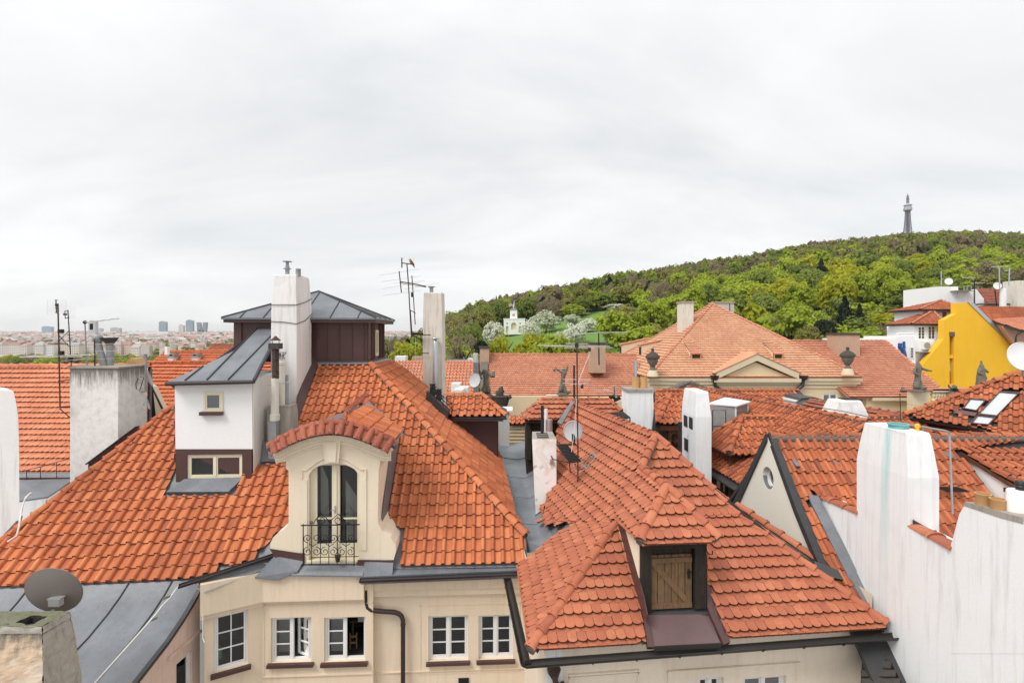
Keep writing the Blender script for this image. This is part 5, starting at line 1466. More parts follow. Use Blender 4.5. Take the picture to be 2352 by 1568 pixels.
# ======== gabled house with round window (right of the hipped house)
HD=thing('gabled_house', 'cream gabled house with round gable window and weathered roman tile roof', 'house', V((9.5, 13.5, -20)))
PDf=roof_frame((7, 10.5, -5.63), (1, 0, 0), 0.96, (0, 1, 0))
rdg=WZ(1768, 999, -2.75);rY=13.5
X0d=6.74
rz=PDf.o.z+.96*(rY-10.5)
RL, RRr=V((X0d+.05, rY, rz)), V((16.5, rY, rz))
PDb=roof_frame(RL, (1, 0, 0), 0.96, (0, -1, 0))
mb=MB()
fd=[(1768, 1000), (2440, 989), (2440, 1340), (2100, 1340), (1880, 1146), (1980, 1392), (1945, 1392)]
mb.prism([RL-PDf.n*.04, RRr-PDf.n*.04, V((16.5, 8.6, PDf.o.z-.96*1.9))-PDf.n*.04, V((X0d+.05, 8.6, PDf.o.z-.96*1.9))-PDf.n*.04], -PDf.n*.1)
mb.prism([RL-UP*.05, RRr-UP*.05, V((16.5, 16.2, rz-2.6)), V((X0d+.05, 16.2, rz-2.6))], -UP*.12)
roofD=mb.build('roof', M['lead_dark'], HD)
TD=Tiler(300)
dreg=[(1777, 1002), (2440, 989.5), (2440, 1340), (2100, 1340), (1876, 1142), (1860, 1148), (1979, 1388), (1954, 1388), (1889, 1286), (1844, 1176)]
d2=PDf.poly2(dreg);top_b=PDf.to2(RL)[1]-.02
d2[0]=(d2[0][0], top_b);d2[1]=(d2[1][0], top_b)
shed_hole=PDf.poly2([(2203, 1034), (2440, 1000), (2440, 1200), (2330, 1200), (2240, 1090)])
TD.lay(PDf, [(d2, [shed_hole])], 'roman', .22, .335, M['tile_d'], roofD, a0=.07, b0=PDf.h2(1962, 1386)[1], h=.085, rw=.5)
ridge_line(RL+UP*.05, RRr+UP*.05, roofD, M['tile_d'], .10, .40, UP)
MB().tube([RL+V((0, -.05, -.02)), RRr+V((0, -.05, -.02))], .10, 7).build('mortar_bed', M['mortar'], roofD, smooth=60)
MB().prism([PDf.hit(*p)+PDf.n*.10 for p in((1762, 998), (1777, 1001), (1845, 1176), (1890, 1286), (1907, 1318), (1888, 1322), (1872, 1288), (1826, 1176))], -PDf.n*.16).build('barge_board', M['lead_dark'], HD)
FG=Fr((X0d, rY, 0), (0, -1, 0), UP)
go_=[FG.h2(*p)for p in((1763, 1002), (1688, 1165), (1688, 1260), (1878, 1400), (1878, 1292))]
cw=FG.h2(1764, 1097);rr_=.285
circ=[(cw[0]+rr_*math.cos(2*math.pi*i/28), cw[1]+rr_*math.sin(2*math.pi*i/28))for i in range(28)]
mb=MB();wall(mb, FG, go_, [circ], .24);mb.build('gable_wall', M['cream_d'], HD)
wr=MB().tube([FG.at(cw[0]+(rr_-.03)*math.cos(2*math.pi*i/28), cw[1]+(rr_-.03)*math.sin(2*math.pi*i/28), -.16)for i in range(28)], .035, 6, closed=True).build('round_window', M['white_paint'], HD)
MB().poly([FG.at(cw[0]+rr_*math.cos(2*math.pi*i/28), cw[1]+rr_*math.sin(2*math.pi*i/28), -.18)for i in range(28)]).build('pane', M['glass'], wr)
MB().poly([FG.at(cw[0]+rr_*math.cos(2*math.pi*i/28), cw[1]+rr_*math.sin(2*math.pi*i/28), -.30)for i in range(28)]).build('room', M['room_grey'], wr)
MB().tube([FG.at(cw[0]+(rr_-.02)*math.cos(a), cw[1]+(rr_-.02)*math.sin(a), -.05)for a in[math.pi*(1.0+.75*i/14)for i in range(15)]], .05, 6).build('sill', M['lead'], wr)
MB().prism([FG.hit(*p)+V((-.06, 0, 0))for p in((1763, 996), (1764, 1012), (1694, 1167), (1683, 1163))], V((.12, 0, 0))).build('barge_board', M['lead_dark'], HD)
mb=MB();mb.prism([W(1688, 1160, 14.9), W(1880, 1288, 11.2), W(1884, 1312, 11.0), W(1686, 1190, 14.7)], V((-.25, -.2, -.03)));mb.build('valley_sheet', M['lead_dark'], HD)
MB().prism([W(1870, 1287, 11.0), W(1925, 1308, 10.75), W(1938, 1331, 10.6), W(1876, 1317, 10.8)], V((0, .05, -.06))).build('hood', M['lead_dark'], HD)
MB().prism([PDf.hit(*p)+PDf.n*.05 for p in((1853, 1139), (1877, 1139), (2010, 1390), (1983, 1399), (1978, 1390))], -PDf.n*.06).build('flashing', M['lead'], HD)
for u, v in((1822, 1058), (1909, 1054), (1845, 988), (2168, 1040), (2318, 1036)):
 p=PDf.hit(u, v)
 if v>1000:MB().prism([p+PDf.ex*-.06+PDf.n*.06, p+PDf.ex*.06+PDf.n*.06, p+PDf.ex*.05-PDf.ey*.22+PDf.n*.12, p-PDf.ex*.05-PDf.ey*.22+PDf.n*.12], -PDf.n*.05).build('vent_tile', M['lead'], roofD)
sx=11.5;sA=PDf.hit(2203, 1034);sx=sA.x
SH=roof_frame(sA, (1, 0, 0), .30, (0, 1, 0))
sB=SH.hit(2341, 1119)
mb=MB();mb.prism([sA-SH.n*.04, V((16.5, sA.y, sA.z))-SH.n*.04, V((16.5, sB.y, sB.z))-SH.n*.04, sB-SH.n*.04], -SH.n*.08)
sdo=mb.build('shed_roof', M['wood_red'], HD)
TD.lay(SH, [([SH.to2(sA), SH.to2(V((16.4, sA.y, sA.z))), SH.to2(V((16.4, sB.y, sB.z))), SH.to2(sB)], [])], 'roman', .22, .335, M['tile_d'], sdo, a0=SH.to2(sA)[0]+.11, b0=SH.to2(sB)[1], h=.085, rw=.5)
TD.finish()
mb=MB();mb.prism([sA+V((.05, .1, -.05)), V((sA.x+.05, sB.y+.25, sB.z-.06)), V((sA.x+.05, sB.y+.25, PDf.o.z-.96*(10.5-sB.y-.25)-.1))], V((.1, 0, 0)));mb.build('side_wall', M['white_clean'], HD)
mb=MB();mb.cube(sA.x+.02, sA.x+.18, sB.y+.12, sB.y+.28, sB.z-1.6, sB.z-.10);mb.cube(sA.x-.05, sA.x+.25, sB.y+.05, sB.y+.35, sB.z-.20, sB.z-.102);mb.build('post', M['wood_red'], HD)
MB().cube(sA.x+.2, 16, sB.y+.28, sB.y+.36, sB.z-1.6, sB.z-.12).build('front_wall', M['white_clean'], HD)
# ======== white party wall house in front
HE=thing('party_wall_house', 'tall white rendered party wall with two big white chimneys', 'house', V((7.9, 9.2, -20)))
FE=Fr((7.40, 10, 0), (0, -1, 0), UP)
we=[(1877, 1141), (1970, 1181), (2088, 1211), (2184, 1264), (2184, 1300), (2470, 1390), (2470, 4000), (2008, 2400), (2008, 1390)]
pts=[FE.hit(*p)for p in we]
pts[6].z=-20;pts[7].z=-20
MB().prism(pts, V((.42, 0, 0))).build('party_wall', M['white'], HE)
MB().cube(7.82, 16, 5.9, 11.0, -20, -6.8).build('house_body', M['white'], HE)
e1=chimney(HE, 7.393, 7.97, 9.54, 10.98, -16, -1.88, M['white_teal'], .10, -2.7)
for a, b in(((1879, 1142), (1972, 1181)), ((2090, 1211), (2186, 1265))):
 p, q=FE.hit(*a)+V((.12, 0, .0)), FE.hit(*b)+V((.12, 0, .0))
 if a[0]>2000:ridge_line(q, p, HE, M['tile_c'], .16, .42, UP, name='coping_tile', squash=.5)
 else:ridge_line(q, p, HE, M['tile_c'], .16, .42, UP, name='coping_tile', squash=.5)
mb=MB();mb.add([FE.hit(2090, 1192)+V((.05, 0, 0)), V((8.0, 9.5, FE.hit(2090, 1192).z-.30)), V((8.0, 9.4, FE.hit(2090, 1212).z-.18)), FE.hit(2090, 1212)+V((.05, 0, 0))], [(0, 1, 2, 3)]);mb.build('flashing', M['lead_dark'], HE)
tp=W(2064, 976, 10.2)
MB().lathe([(.17, -.1), (.17, .02), (.19, .03), (.19, .05), (.14, .05), (.13, -.02)], V((7.66, 10.15, -1.84)), 18).build('flue_ring', M['teal'], e1, smooth=40)
MB().lathe([(.03, 0), (.03, .06), (.045, .07), (.045, .12), (.02, .14)], V((7.80, 9.85, -1.88)), 8).build('valve', M['yellow_valve'], e1, smooth=40)
ns=[FE.hit(*p)+V((-.004, 0, 0))for p in((2183, 1266), (2185, 1250), (2204, 1180), (2216, 1160), (2350, 1197), (2470, 1230), (2470, 1500), (2183, 1500))]
MB().prism(ns, V((.62, 0, 0))).build('chimney', M['white'], HE)
cz=FE.hit(2216, 1158)
MB().prism([FE.hit(2214, 1162)+V((-.01, 0, .01)), FE.hit(2218, 1156)+V((-.01, 0, .03)), FE.hit(2350, 1193)+V((-.01, 0, .03)), FE.hit(2352, 1203)+V((-.01, 0, 0)), FE.hit(2300, 1188)+V((-.01, 0, -.01))], V((.64, 0, 0))).build('mortar_cap', M['concrete_old'], HE)
for u, v, yy in((2251, 1160, 8.15), (2286, 1173, 7.9)):
 p=W(u, v, yy);p.x=max(p.x, 7.5)
 MB().lathe([(.095, -.08), (.105, .17), (.112, .18), (.112, .19), (.09, .19), (.085, .05)], p, 16).build('chimney_pot', M['pot'], HE, smooth=40)
p=W(2341, 1180, 7.75)
MB().lathe([(.15, -.2), (.15, .34), (.14, .36), (.02, .37)], p, 16).build('flue_drum', M['white_rust'], HE, smooth=40)
MB().lathe([(.06, 0), (.06, .05), (.075, .06), (.06, .09), (.075, .10), (.06, .14)], p+UP*.36+V((.02, 0, 0)), 12).build('flue_cap', M['black'], HE, smooth=30)
pol=thing('roof_pole', 'thin black steel handrail pole rising behind the big teal stained chimney', 'handrail', W(2188, 1175, 11.5))
MB().tube([W(2085, 975, 11.9), W(2120, 980, 11.8), W(2172, 989, 11.5), W(2180, 992, 11.5), W(2181, 1000, 11.5), W(2188, 1180, 11.0)], .022, 6).tube([W(2120, 980, 11.8), W(2121, 1000, 11.8)], .02, 6).build('rail', M['steel_dull'], pol)
pl_=PDf.hit(2175, 1140)
wk=thing('roof_walkway', 'small black mesh step on the roman tiles beside the big teal stained chimney', 'walkway', pl_)
for i in range(9):MB().box(pl_+V((-.25, -.02-.035*i, .22)), V((.5, 0, 0)), V((0, .012, 0)), V((0, 0, .02))).build('slat', M['iron'], wk)
MB().tube([pl_+V((-.25, 0, .22)), pl_+V((-.25, -.32, .22)), pl_+V((.25, -.32, .22)), pl_+V((.25, 0, .22))], .015, 6).build('frame', M['iron'], wk)
lo=thing('lean_to_roof', 'dark sooty lean-to roof in the gap below the white party wall', 'roof', V((6.9, 9.6, -9)))
a, b, c, d=W(1985, 1462, 10.6), W(2016, 1462, 10.3), W(2110, 1640, 8.95), W(1975, 1640, 9.2)
LO=frame3(a, d, c)
MB().prism([a, b, c, d], V((0, .05, -.3))).build('deck', M['wood_dark'], lo)
for i in range(9):
 f=(i+.3)/9;p, q=a.lerp(d, f)+LO.n*.01, b.lerp(c, f)+LO.n*.01
 MB().box(p, q-p, (d-a)*.08, LO.n*.03).build('tile_course', M['stone_black'], lo)
# ======== timber belvedere dormer with hipped roman tile roof
HF=thing('belvedere_house', 'dark timber glazed belvedere under a hipped roman tile roof', 'house', V((9, 17.5, -20)))
fz=-3.9
fA=WZ(1676, 1043, fz);fB=WZ(1613.5, 1013, fz);fC=V((14.2, fA.y, fz))
fP=W(1692, 964, 17.75);fP.z=fz+.95;fP=V((fA.x+.95, fA.y+1.25, fz+.95));fQ=V((14.2, fP.y, fP.z))
PFf=frame3(fA, fC, fP);PFl=frame3(fA, fB, fP)
fE=V((fP.x-.3, fP.y+1.2, fz))
mb=MB();mb.prism([p-PFf.n*.04 for p in(fA, fC, fQ, fP)], -PFf.n*.08);mb.prism([p-PFl.n*.04 for p in(fA, fP, fB)], -PFl.n*.08)
mb.prism([fP-UP*.05, fQ-UP*.05, fQ+V((0, 2.5, -1.0)), fB+V((.2, .3, 0))], -UP*.08)
roofF=mb.build('roof', M['wood_dark'], HF)
TF=Tiler(260)
TF.lay(PFf, [([PFf.to2(p)for p in(fA-PFf.ey*.06, fC-PFf.ey*.06, fQ, fP)], [PFf.poly2([(1896, 992), (1913, 985), (1934, 960), (1918, 955), (1905, 965)])])], 'roman', .215, .30, M['tile_d'], roofF, b0=PFf.to2(fA)[1]-.05, h=.08, rw=.5)
TF.lay(PFl, [([PFl.to2(p)for p in(fA-PFl.ey*.06, fP, fB-PFl.ey*.06)], [])], 'roman', .215, .30, M['tile_d'], roofF, b0=PFl.to2(fA)[1]-.05, h=.08, rw=.5)
TF.finish()
hu=(PFf.n+PFl.n).normalized()
mortar_line(fA+hu*.02, fP+hu*.02, roofF, .085);ridge_line(fA+hu*.06, fP+hu*.06, roofF, M['tile_d'], .095, .34, hu)
mortar_line(fP+UP*.01, fQ+UP*.01, roofF, .085);ridge_line(fP+UP*.06, fQ+UP*.06, roofF, M['tile_d'], .095, .38, UP)
mortar_line(fB+UP*.02, fP+UP*.02, roofF, .085);ridge_line(fB+UP*.06, fP+UP*.06, roofF, M['tile_d'], .095, .34, UP)
MB().prism(PFf.poly3([(1896, 992), (1913, 985), (1934, 960), (1922, 957)], .04), PFf.n*.03).build('valley_sheet', M['lead'], roofF)
bx0, bx1, by0, by1=fA.x+.12, 12.5, fA.y+.22, fB.y-.1
FFl=Fr((bx0, by0, 0), (0, -1, 0), UP);FFf=Fr((bx0, by0, 0), (1, 0, 0), UP)
MB().cube(bx0+.02, bx1, by0+.02, by1, -6.5, -5.75).build('base_wall', M['wood_red'], HF)
for x, y in((bx0, by0), (bx0, by1-.16), (bx0+1.25, by0), (bx0+2.5, by0)):
 MB().cube(x-.01, x+.15, y-.01, y+.15, -6.5, fz-.10).build('post', M['wood_red'], HF)
mb=MB();mb.cube(bx0-.03, bx1, by0-.03, by0+.15, fz-.24, fz-.10);mb.cube(bx0-.03, bx0+.15, by0+.152, by1, fz-.24, fz-.10);mb.build('eaves_beam', M['wood_red'], HF)
window(HF, FFl, -(by1-by0)+.17, -5.9, -.16, fz-.26, c=-.03, leaves=2, rows=4, fw=.07, mat=M['wood_red'], room=0, bars=.04)
window(HF, FFf, .17, -5.9, 1.23, fz-.26, c=-.03, leaves=1, rows=1, cols=1, fw=.09, mat=M['wood_red'], room=0, bars=.04)
window(HF, FFf, 1.42, -5.9, 2.48, fz-.26, c=-.03, leaves=1, rows=1, cols=1, fw=.09, mat=M['wood_red'], room=0, bars=.04)
MB().cube(bx0+.5, bx0+.52, by0+.3, by1, -6, fz-.3).cube(bx0+.55, bx1, by0+.5, by0+.52, -6, fz-.3).build('inner_wall', M['dark_room'], HF)
wc_=chimney(HF, 5.93, 6.43, 16.5, 17.9, -6.5, -1.90, M['white'], .09, -2.7)
FWc=Fr((5.925, 16.5, 0), (0, -1, 0), UP)
for u0, v0, u1, v1 in((1571, 954, 1579, 979), (1583, 958, 1591, 984), (1572, 1007, 1580, 1034)):
 a=FWc.h2(u0, (v0+v1)/2)[0];b=FWc.h2(u1, (v0+v1)/2)[0];c=FWc.h2((u0+u1)/2, v1)[1];d=FWc.h2((u0+u1)/2, v0)[1]
 mb=MB();bar(mb, FWc, a, c, b, d, -.05, .012);mb.build('vent_slot', M['dark_room'], wc_)
MB().tube([W(1562, 1090, 17), W(1562, 968, 17)], .07, 10).build('downpipe', M['gutter'], HF, smooth=50)
cb_=thing('rooftop_cabinet', 'white rooftop air handling cabinet with open grey front beside the slotted chimney', 'cabinet', W(1670, 990, 19))
cA, cB, cC=W(1633, 980, 18.6), W(1688, 985, 18.2), W(1718, 975, 19.2)
cA.z=cB.z=cC.z=-3.75;hh=1.15
mb=MB();mb.prism([cA, cB, cC, cA+(cC-cB)], UP*hh);mb.build('box', M['steel_dull'], cb_)
lt=.06;mb=MB();o_=(cB-cA).normalized()*.1
mb.prism([cA-o_+UP*(hh+.002), cB+o_*.5+UP*(hh+.002)+V((0, -.08, 0)), cC+o_+UP*(hh+.002), cA+(cC-cB)+UP*(hh+.10)], UP*.05);mb.build('lid', M['dish_white'], cb_)
for f in(.03, .97):MB().box((cB).lerp(cC, f)-V((.03, .035, 0)), V((.06, 0, 0)), V((0, .03, 0)), UP*hh).build('post', M['dish_white'], cb_)
for i in range(7):MB().box(cB.lerp(cC, .12)+UP*(.15+i*.13)-V((0, .04, 0)), (cC-cB)*.35, V((0, .02, 0)), UP*.06).build('louvre', M['steel'], cb_)
MB().tube([W(1637, 990, 18), W(1637, 942, 18), W(1667, 942, 18), W(1667, 979, 18), W(1637, 979, 18)], .018, 6).build('frame', M['iron'], cb_)
"""roofs and chimneys further back on the right"""
# ======== roof whose ridge runs away from the viewer
HG=thing('long_ridge_house', 'house with a long receding ridge and roman tiles behind the belvedere', 'house', V((10, 19, -20)))
gz=-2.62
gA, gB=WZ(1996, 973, gz), WZ(1580, 891, gz)
gd=(gB-gA).normalized();gn=V((-gd.y, gd.x, 0));gn=gn if gn.x<0 else-gn
PG=roof_frame(gA, gd, .66, -gn);PGr=roof_frame(gA, gd, .5, gn)
mb=MB()
mb.prism([gA-PG.n*.04, gB-PG.n*.04, gB+gn*2.6+UP*(-2.6*.66)-PG.n*.04, gA+gn*3.4+UP*(-3.4*.66)-PG.n*.04], -PG.n*.1)
mb.prism([gA-UP*.05, gB-UP*.05, gB-gn*4-UP*2.0, gA-gn*4-UP*2.0], -UP*.1)
roofG=mb.build('roof', M['lead_dark'], HG)
TG=Tiler(200)
TG.lay(PG, [([PG.to2(p)for p in(gA, gB, gB+gn*2.5-UP*1.65, gA+gn*3.2-UP*2.11)], [])], 'roman', .215, .30, M['tile_d'], roofG, b0=PG.to2(gA)[1]-.31*8, h=.08, rw=.5);TG.finish()
mortar_line(gA, gB, roofG, .085);ridge_line(gA+UP*.06, gB+UP*.06, roofG, M['tile_d'], .095, .40, UP)
MB().tube([WZ(1996, 970, gz)+UP*.18]+[gA.lerp(gB, i/10)+UP*(.20+.03*(i%2))for i in range(11)], .012, 5).build('lightning_wire', M['rust_iron'], roofG)
HH=thing('cross_ridge_house', 'low roman tile roof with sheet metal verge in front of the palace wall', 'house', V((11, 25, -20)))
hz=-2.85;hA, hB=WZ(1503, 898, hz), WZ(1828, 897, hz);yv=hA.y
hB=V((hB.x, yv, hz));PH=roof_frame(hA, (1, 0, 0), .7, (0, 1, 0))
mb=MB();mb.prism([hA-PH.n*.04, hB-PH.n*.04, hB+V((.2, -2.4, -1.68))-PH.n*.04, hA+V((-.5, -2.4, -1.68))-PH.n*.04], -PH.n*.1);mb.prism([hA, hB, hB+V((0, 2, -1.4)), hA+V((0, 2, -1.4))], -UP*.1);roofH=mb.build('roof', M['lead_dark'], HH)
t=Tiler(150);t.lay(PH, [([PH.to2(p)for p in(hA, hB+V((-.1, 0, 0)), hB+V((.0, -2.3, -1.61)), hA+V((-.5, -2.3, -1.61)))], [])], 'roman', .215, .31, M['tile_d'], roofH, b0=PH.to2(hA)[1]-.32*8, h=.08, rw=.5);t.finish()
ridge_line(hA+UP*.05, hB+UP*.05, roofH, M['tile_d'], .09, .38, UP)
MB().prism([hB+V((-.12, 0, .06)), hB+V((.06, 0, .06)), hB+V((.42, -2.3, -1.55)), hB+V((.18, -2.3, -1.55))], -PH.n*.1).build('verge_flashing', M['lead_dark'], HH)
MB().cube(hA.x-.2, hB.x, yv-1.9, yv+1.5, -8, hz-1.2).build('house_body', M['pal'], HH)
sg=thing('small_gable_roof', 'little gable with scalloped mortared tile verges in front of the palace', 'roof', W(1582, 900, 27))
a, b, c=W(1540, 900, 27), W(1588, 878, 27), W(1640, 905, 27)
MB().prism([a-UP*.3, a, b, c, c-UP*.3], V((0, 1.2, 0))).build('gable', M['mortar'], sg)
ridge_line(a+V((0, .1, .02)), b+V((0, .1, .02)), sg, M['mortar'], .12, .22, UP);ridge_line(c+V((0, .1, .02)), b+V((0, .1, .02)), sg, M['mortar'], .12, .22, UP)
MB().prism([W(1562, 899, 26.9), W(1580, 883, 26.9), W(1590, 884, 26.9), W(1572, 900, 26.9)], V((0, -.1, -.05))).build('flashing', M['lead_dark'], sg)
HJ=thing('timber_dormer', 'small glazed timber dormer under a hipped roman tile roof between two white chimneys', 'dormer', W(1540, 1080, 19))
jz=-3.50;jA=WZ(1503, 950, jz);jm=WZ(1512, 977, jz);jm=V((W(1510, 975, 19.6).x, 19.6, jz));jr=V((W(1592, 975, 19.6).x, 19.6, jz));jp=W(1532, 921, 20.8);jp.z=jz+1.0
jp=V((jm.x+.85, 20.75, jz+.95));jq=V((jr.x+.2, 20.75, jz+.95));jb=V((jm.x-.1, 21.9, jz))
JF=frame3(jm, jr, jp);JL=frame3(jm, jb, jp)
mb=MB();mb.prism([p-JF.n*.04 for p in(jm, jr, jq, jp)], -JF.n*.07);mb.prism([p-JL.n*.04 for p in(jm, jp, jb)], -JL.n*.07);jo=mb.build('roof', M['wood_dark'], HJ)
t=Tiler(70);t.lay(JF, [([JF.to2(p)for p in(jm, jr, jq, jp)], [])], 'roman', .215, .30, M['tile_d'], jo, b0=JF.to2(jm)[1], h=.08, rw=.5);t.lay(JL, [([JL.to2(p)for p in(jm, jp, jb)], [])], 'roman', .215, .30, M['tile_d'], jo, b0=JL.to2(jm)[1], h=.08, rw=.5);t.finish()
ridge_line(jm+UP*.06, jp+UP*.06, jo, M['tile_d'], .09, .34, UP);ridge_line(jb+UP*.05, jp+UP*.05, jo, M['tile_d'], .09, .34, UP);ridge_line(jp+UP*.05, jq+UP*.05, jo, M['tile_d'], .09, .34, UP)
MB().cube(jm.x+.1, jr.x, 19.75, 21.8, -6.3, jz-.1).build('body', M['dark_room'], HJ)
FJ=Fr((jm.x+.1, 19.74, 0), (1, 0, 0), UP)
window(HJ, FJ, .35, -5.6, 1.15, jz-.25, c=.05, leaves=1, rows=1, fw=.09, mat=M['wood_red'], room=0)
MB().cube(jm.x+.08, jm.x+.26, 19.66, 19.74, -6.3, jz-.05).build('post', M['wood_dark'], HJ);mb=MB();bar(mb, FJ, 0, jz-.24, 1.4, jz-.05, .0, .1);mb.build('lintel', M['wood_red'], HJ)
wp=chimney(None, W(1440, 950, 18).x, W(1501, 950, 18).x, 18.0, 18.9, -7, W(1470, 899, 18).z, M['white'], .01, None, name='chimney')
tag(wp, 'square white chimney with two clay pots and a steel flue on its slab', 'chimney')
MB().cube(W(1438, 950, 18).x, W(1503, 950, 18).x, 17.95, 18.95, W(1470, 899, 18).z+.004, W(1470, 893, 18).z).build('slab', M['concrete_old'], wp)
for u in(1460, 1478):MB().lathe([(.14, 0), (.13, .38), (.115, .38), (.1, .1)], V((W(u, 893, 18.4).x, 18.4, W(1470, 893, 18).z)), 14).build('chimney_pot', M['pot'], wp, smooth=40)
MB().lathe([(.06, 0), (.06, .75), (.05, .75)], V((W(1459.5, 893, 18.4).x, 18.4, W(1470, 893, 18).z+.2)), 12).build('steel_flue', M['steel'], wp, smooth=40)
MB().prism([W(1497, 1000, 17.9), W(1504, 940, 17.9), W(1506, 1000, 17.9)], V((0, .3, 0))).build('corner_flashing', M['lead_dark'], wp)
oc_=chimney(None, W(1918, 960, 17).x, W(2000, 960, 17).x, 17.0, 17.9, -6, W(1960, 921, 17).z, M['white_dirty'], .17, W(1960, 965, 17).z, name='chimney')
tag(oc_, 'wide tapered white chimney with sooty mouth beyond the receding ridge', 'chimney')
MB().cube(W(1940, 960, 17.3).x, W(1980, 960, 17.3).x, 17.25, 17.65, W(1960, 921, 17).z, W(1960, 920, 17).z+.02).build('flue_opening', M['dark_room'], oc_)
HK=thing('brown_tile_house', 'old house with mortared brown plain tile roof ridge in front of the palace', 'house', V((16, 22, -20)))
kA, kB, kC=W(1851, 925, 23), W(1999, 944, 19.5), W(2300, 990, 14.6)
kA.z=kB.z=kC.z=-3.05;kA=WZ(1862, 921, -3.05);kB=WZ(2000, 943, -3.05);kC=WZ(2300, 990, -3.05)
ridge_pts=[kA, kB, WZ(2189, 973, -3.05), kC]
mb=MB();ks=[]
for p, q in zip(ridge_pts[:-1], ridge_pts[1:]):
 d=(q-p).normalized();n=V((d.y, -d.x, 0));n=n if n.y<0 else-n
 fr=roof_frame(p, d, .55, -n)
 mb.prism([p-fr.n*.03, q-fr.n*.03, q+n*2.6-UP*1.43-fr.n*.03, p+n*2.6-UP*1.43-fr.n*.03], -fr.n*.08)
 mb.prism([p, q, q-n*2-UP, p-n*2-UP], -UP*.08);ks.append((fr, p, q, n))
roofK=mb.build('roof', M['wood_dark'], HK)
t=Tiler(0)
for fr, p, q, n in ks:t.lay(fr, [([fr.to2(x)for x in(p, q, q+n*2.5-UP*1.375, p+n*2.5-UP*1.375)], [])], 'plain', .19, .26, M['tile_old'], roofK, b0=fr.to2(p)[1]-.26*10)
t.finish()
for fr, p, q, n in ks:mortar_line(p+UP*.02, q+UP*.02, roofK, .10);ridge_line(q+UP*.05, p+UP*.05, roofK, M['tile_old'], .095, .36, UP)
bl=MB();bl.prism([W(1826, 922, 23.5), W(1836, 918, 23.5), W(1868, 912, 23.5), W(1876, 918, 23.5), W(1880, 940, 23.5), W(1826, 940, 23.5)], V((0, 1.5, 0)));bl.build('copper_dormer', M['grey_render'], HK)
MB().prism([W(1832, 924, 23.4), W(1842, 914, 23.4), W(1872, 912, 23.4), W(1900, 920, 23.4), W(1872, 914.5, 23.4), W(1844, 917, 23.4)], V((0, 1.6, 0))).build('dormer_cap', M['lead_dark'], HK)
# ======== big roof with skylights at the right edge
HL=thing('skylight_house', 'roman tile roof with two skylights below the yellow house', 'house', V((17, 18, -20)))
up_=V((.707, .707, 0));ed=V((.707, -.707, 0))
PLs=roof_frame((15, 16, -3.0), ed, .78, up_)
la, lb, lc_=PLs.hit(2078, 956), PLs.hit(2338, 859), PLs.hit(2470, 1020)
poly=[(2078, 956), (2336, 859), (2352, 862), (2470, 930), (2470, 1030), (2300, 996), (2250, 985)]
mb=MB();mb.prism(PLs.poly3(poly, -.04), -PLs.n*.1);mb.prism([la, lb, lb+V((3, 4, -2)), la+V((1, 4, -2))], -UP*.1)
hr_=lb+UP*.0
roofL=mb.build('roof', M['lead_dark'], HL)
t=Tiler(300)
sk1=[(2229, 920), (2266, 923), (2243, 949), (2211, 943)];sk2=[(2297, 903), (2342, 907), (2272, 981), (2230, 977)]
ap1=[(2208, 944), (2245, 950), (2240, 958), (2188, 950)]
grow=lambda pts, k:[tuple((V((p[0], p[1], 0))-sum((V((q[0], q[1], 0))for q in pts), V())/len(pts))*k+sum((V((q[0], q[1], 0))for q in pts), V())/len(pts))[:2]for p in pts]
t.lay(PLs, [(PLs.poly2(poly), [PLs.poly2(grow(sk1, .95)), PLs.poly2(grow(sk2, .97)), PLs.poly2(ap1)])], 'roman', .235, .31, M['tile_d'], roofL, h=.075, rw=.48);t.finish()
ridge_line(la+UP*.06, lb+UP*.06, roofL, M['tile_d'], .10, .38, UP)
ridge_line(PLs.hit(2460, 925)+UP*.06, lb+UP*.06, roofL, M['tile_d'], .10, .38, UP)
roof_window(PLs, sk1, HL, 'skylight', .12, .14, frm=M['brown_sheet'], label='small skylight in roman tiles')
roof_window(PLs, [(2297, 903), (2342, 907), (2289, 962), (2246, 957)], HL, 'skylight', .12, .10, frm=M['brown_sheet'], label='long skylight in roman tiles')
roof_window(PLs, [(2245, 958.5), (2288, 963.5), (2272, 981), (2230, 977)], HL, 'skylight', .12, .16, frm=M['brown_sheet'], label='lower pane of the long skylight')
MB().prism(PLs.poly3(ap1, .06), -PLs.n*.04).build('apron', M['brown_light'], HL)
"""dish on the right edge"""
ds=thing('satellite_dish', 'large white satellite dish at the frame edge below the yellow house', 'satellite dish', W(2345, 860, 14.5))
mb, x_, y_, am_=dish_mb(W(2349, 818, 14.5), (-.25, -1, .25), .36, .40, .08);mb.build('reflector', M['dish_white'], ds, smooth=60)
MB().tube([W(2349, 818, 14.6), W(2349, 862, 14.6)], .03, 8).build('mast', M['steel_dull'], ds)
# ======== left side: plain tile house, chimneys, lead roof
HP=thing('plain_tile_house', 'house with bright salmon plain tile roof and brown gutter behind the stained chimney', 'house', V((-17, 20, -20)))
lo_=W(100, 1086, 18.0);PP=roof_frame(lo_, (1, 0, 0), 1.0, (0, 1, 0))
pt=PP.hit(100, 844)
mb=MB();mb.prism(PP.poly3([(-120, 1090), (340, 1088), (346, 842), (-120, 845)], -.04), -PP.n*.12)
mb.prism([PP.hit(-120, 844), PP.hit(346, 842), PP.hit(346, 842)+V((0, .6, -4)), PP.hit(-120, 844)+V((0, .6, -4))], -UP*.1)
roofP=mb.build('roof', M['lead_dark'], HP)
t=Tiler(300)
t.lay(PP, [(PP.poly2([(-100, 1087), (338, 1087), (342, 845), (-100, 846)]), [])], 'plain', .18, .25, M['tile_l'], roofP, b0=PP.to2(lo_)[1]+.02);t.finish()
ridge_line(PP.hit(-90, 845)+UP*.05, PP.hit(342, 843)+UP*.05, roofP, M['tile_l'], .13, .42, UP)
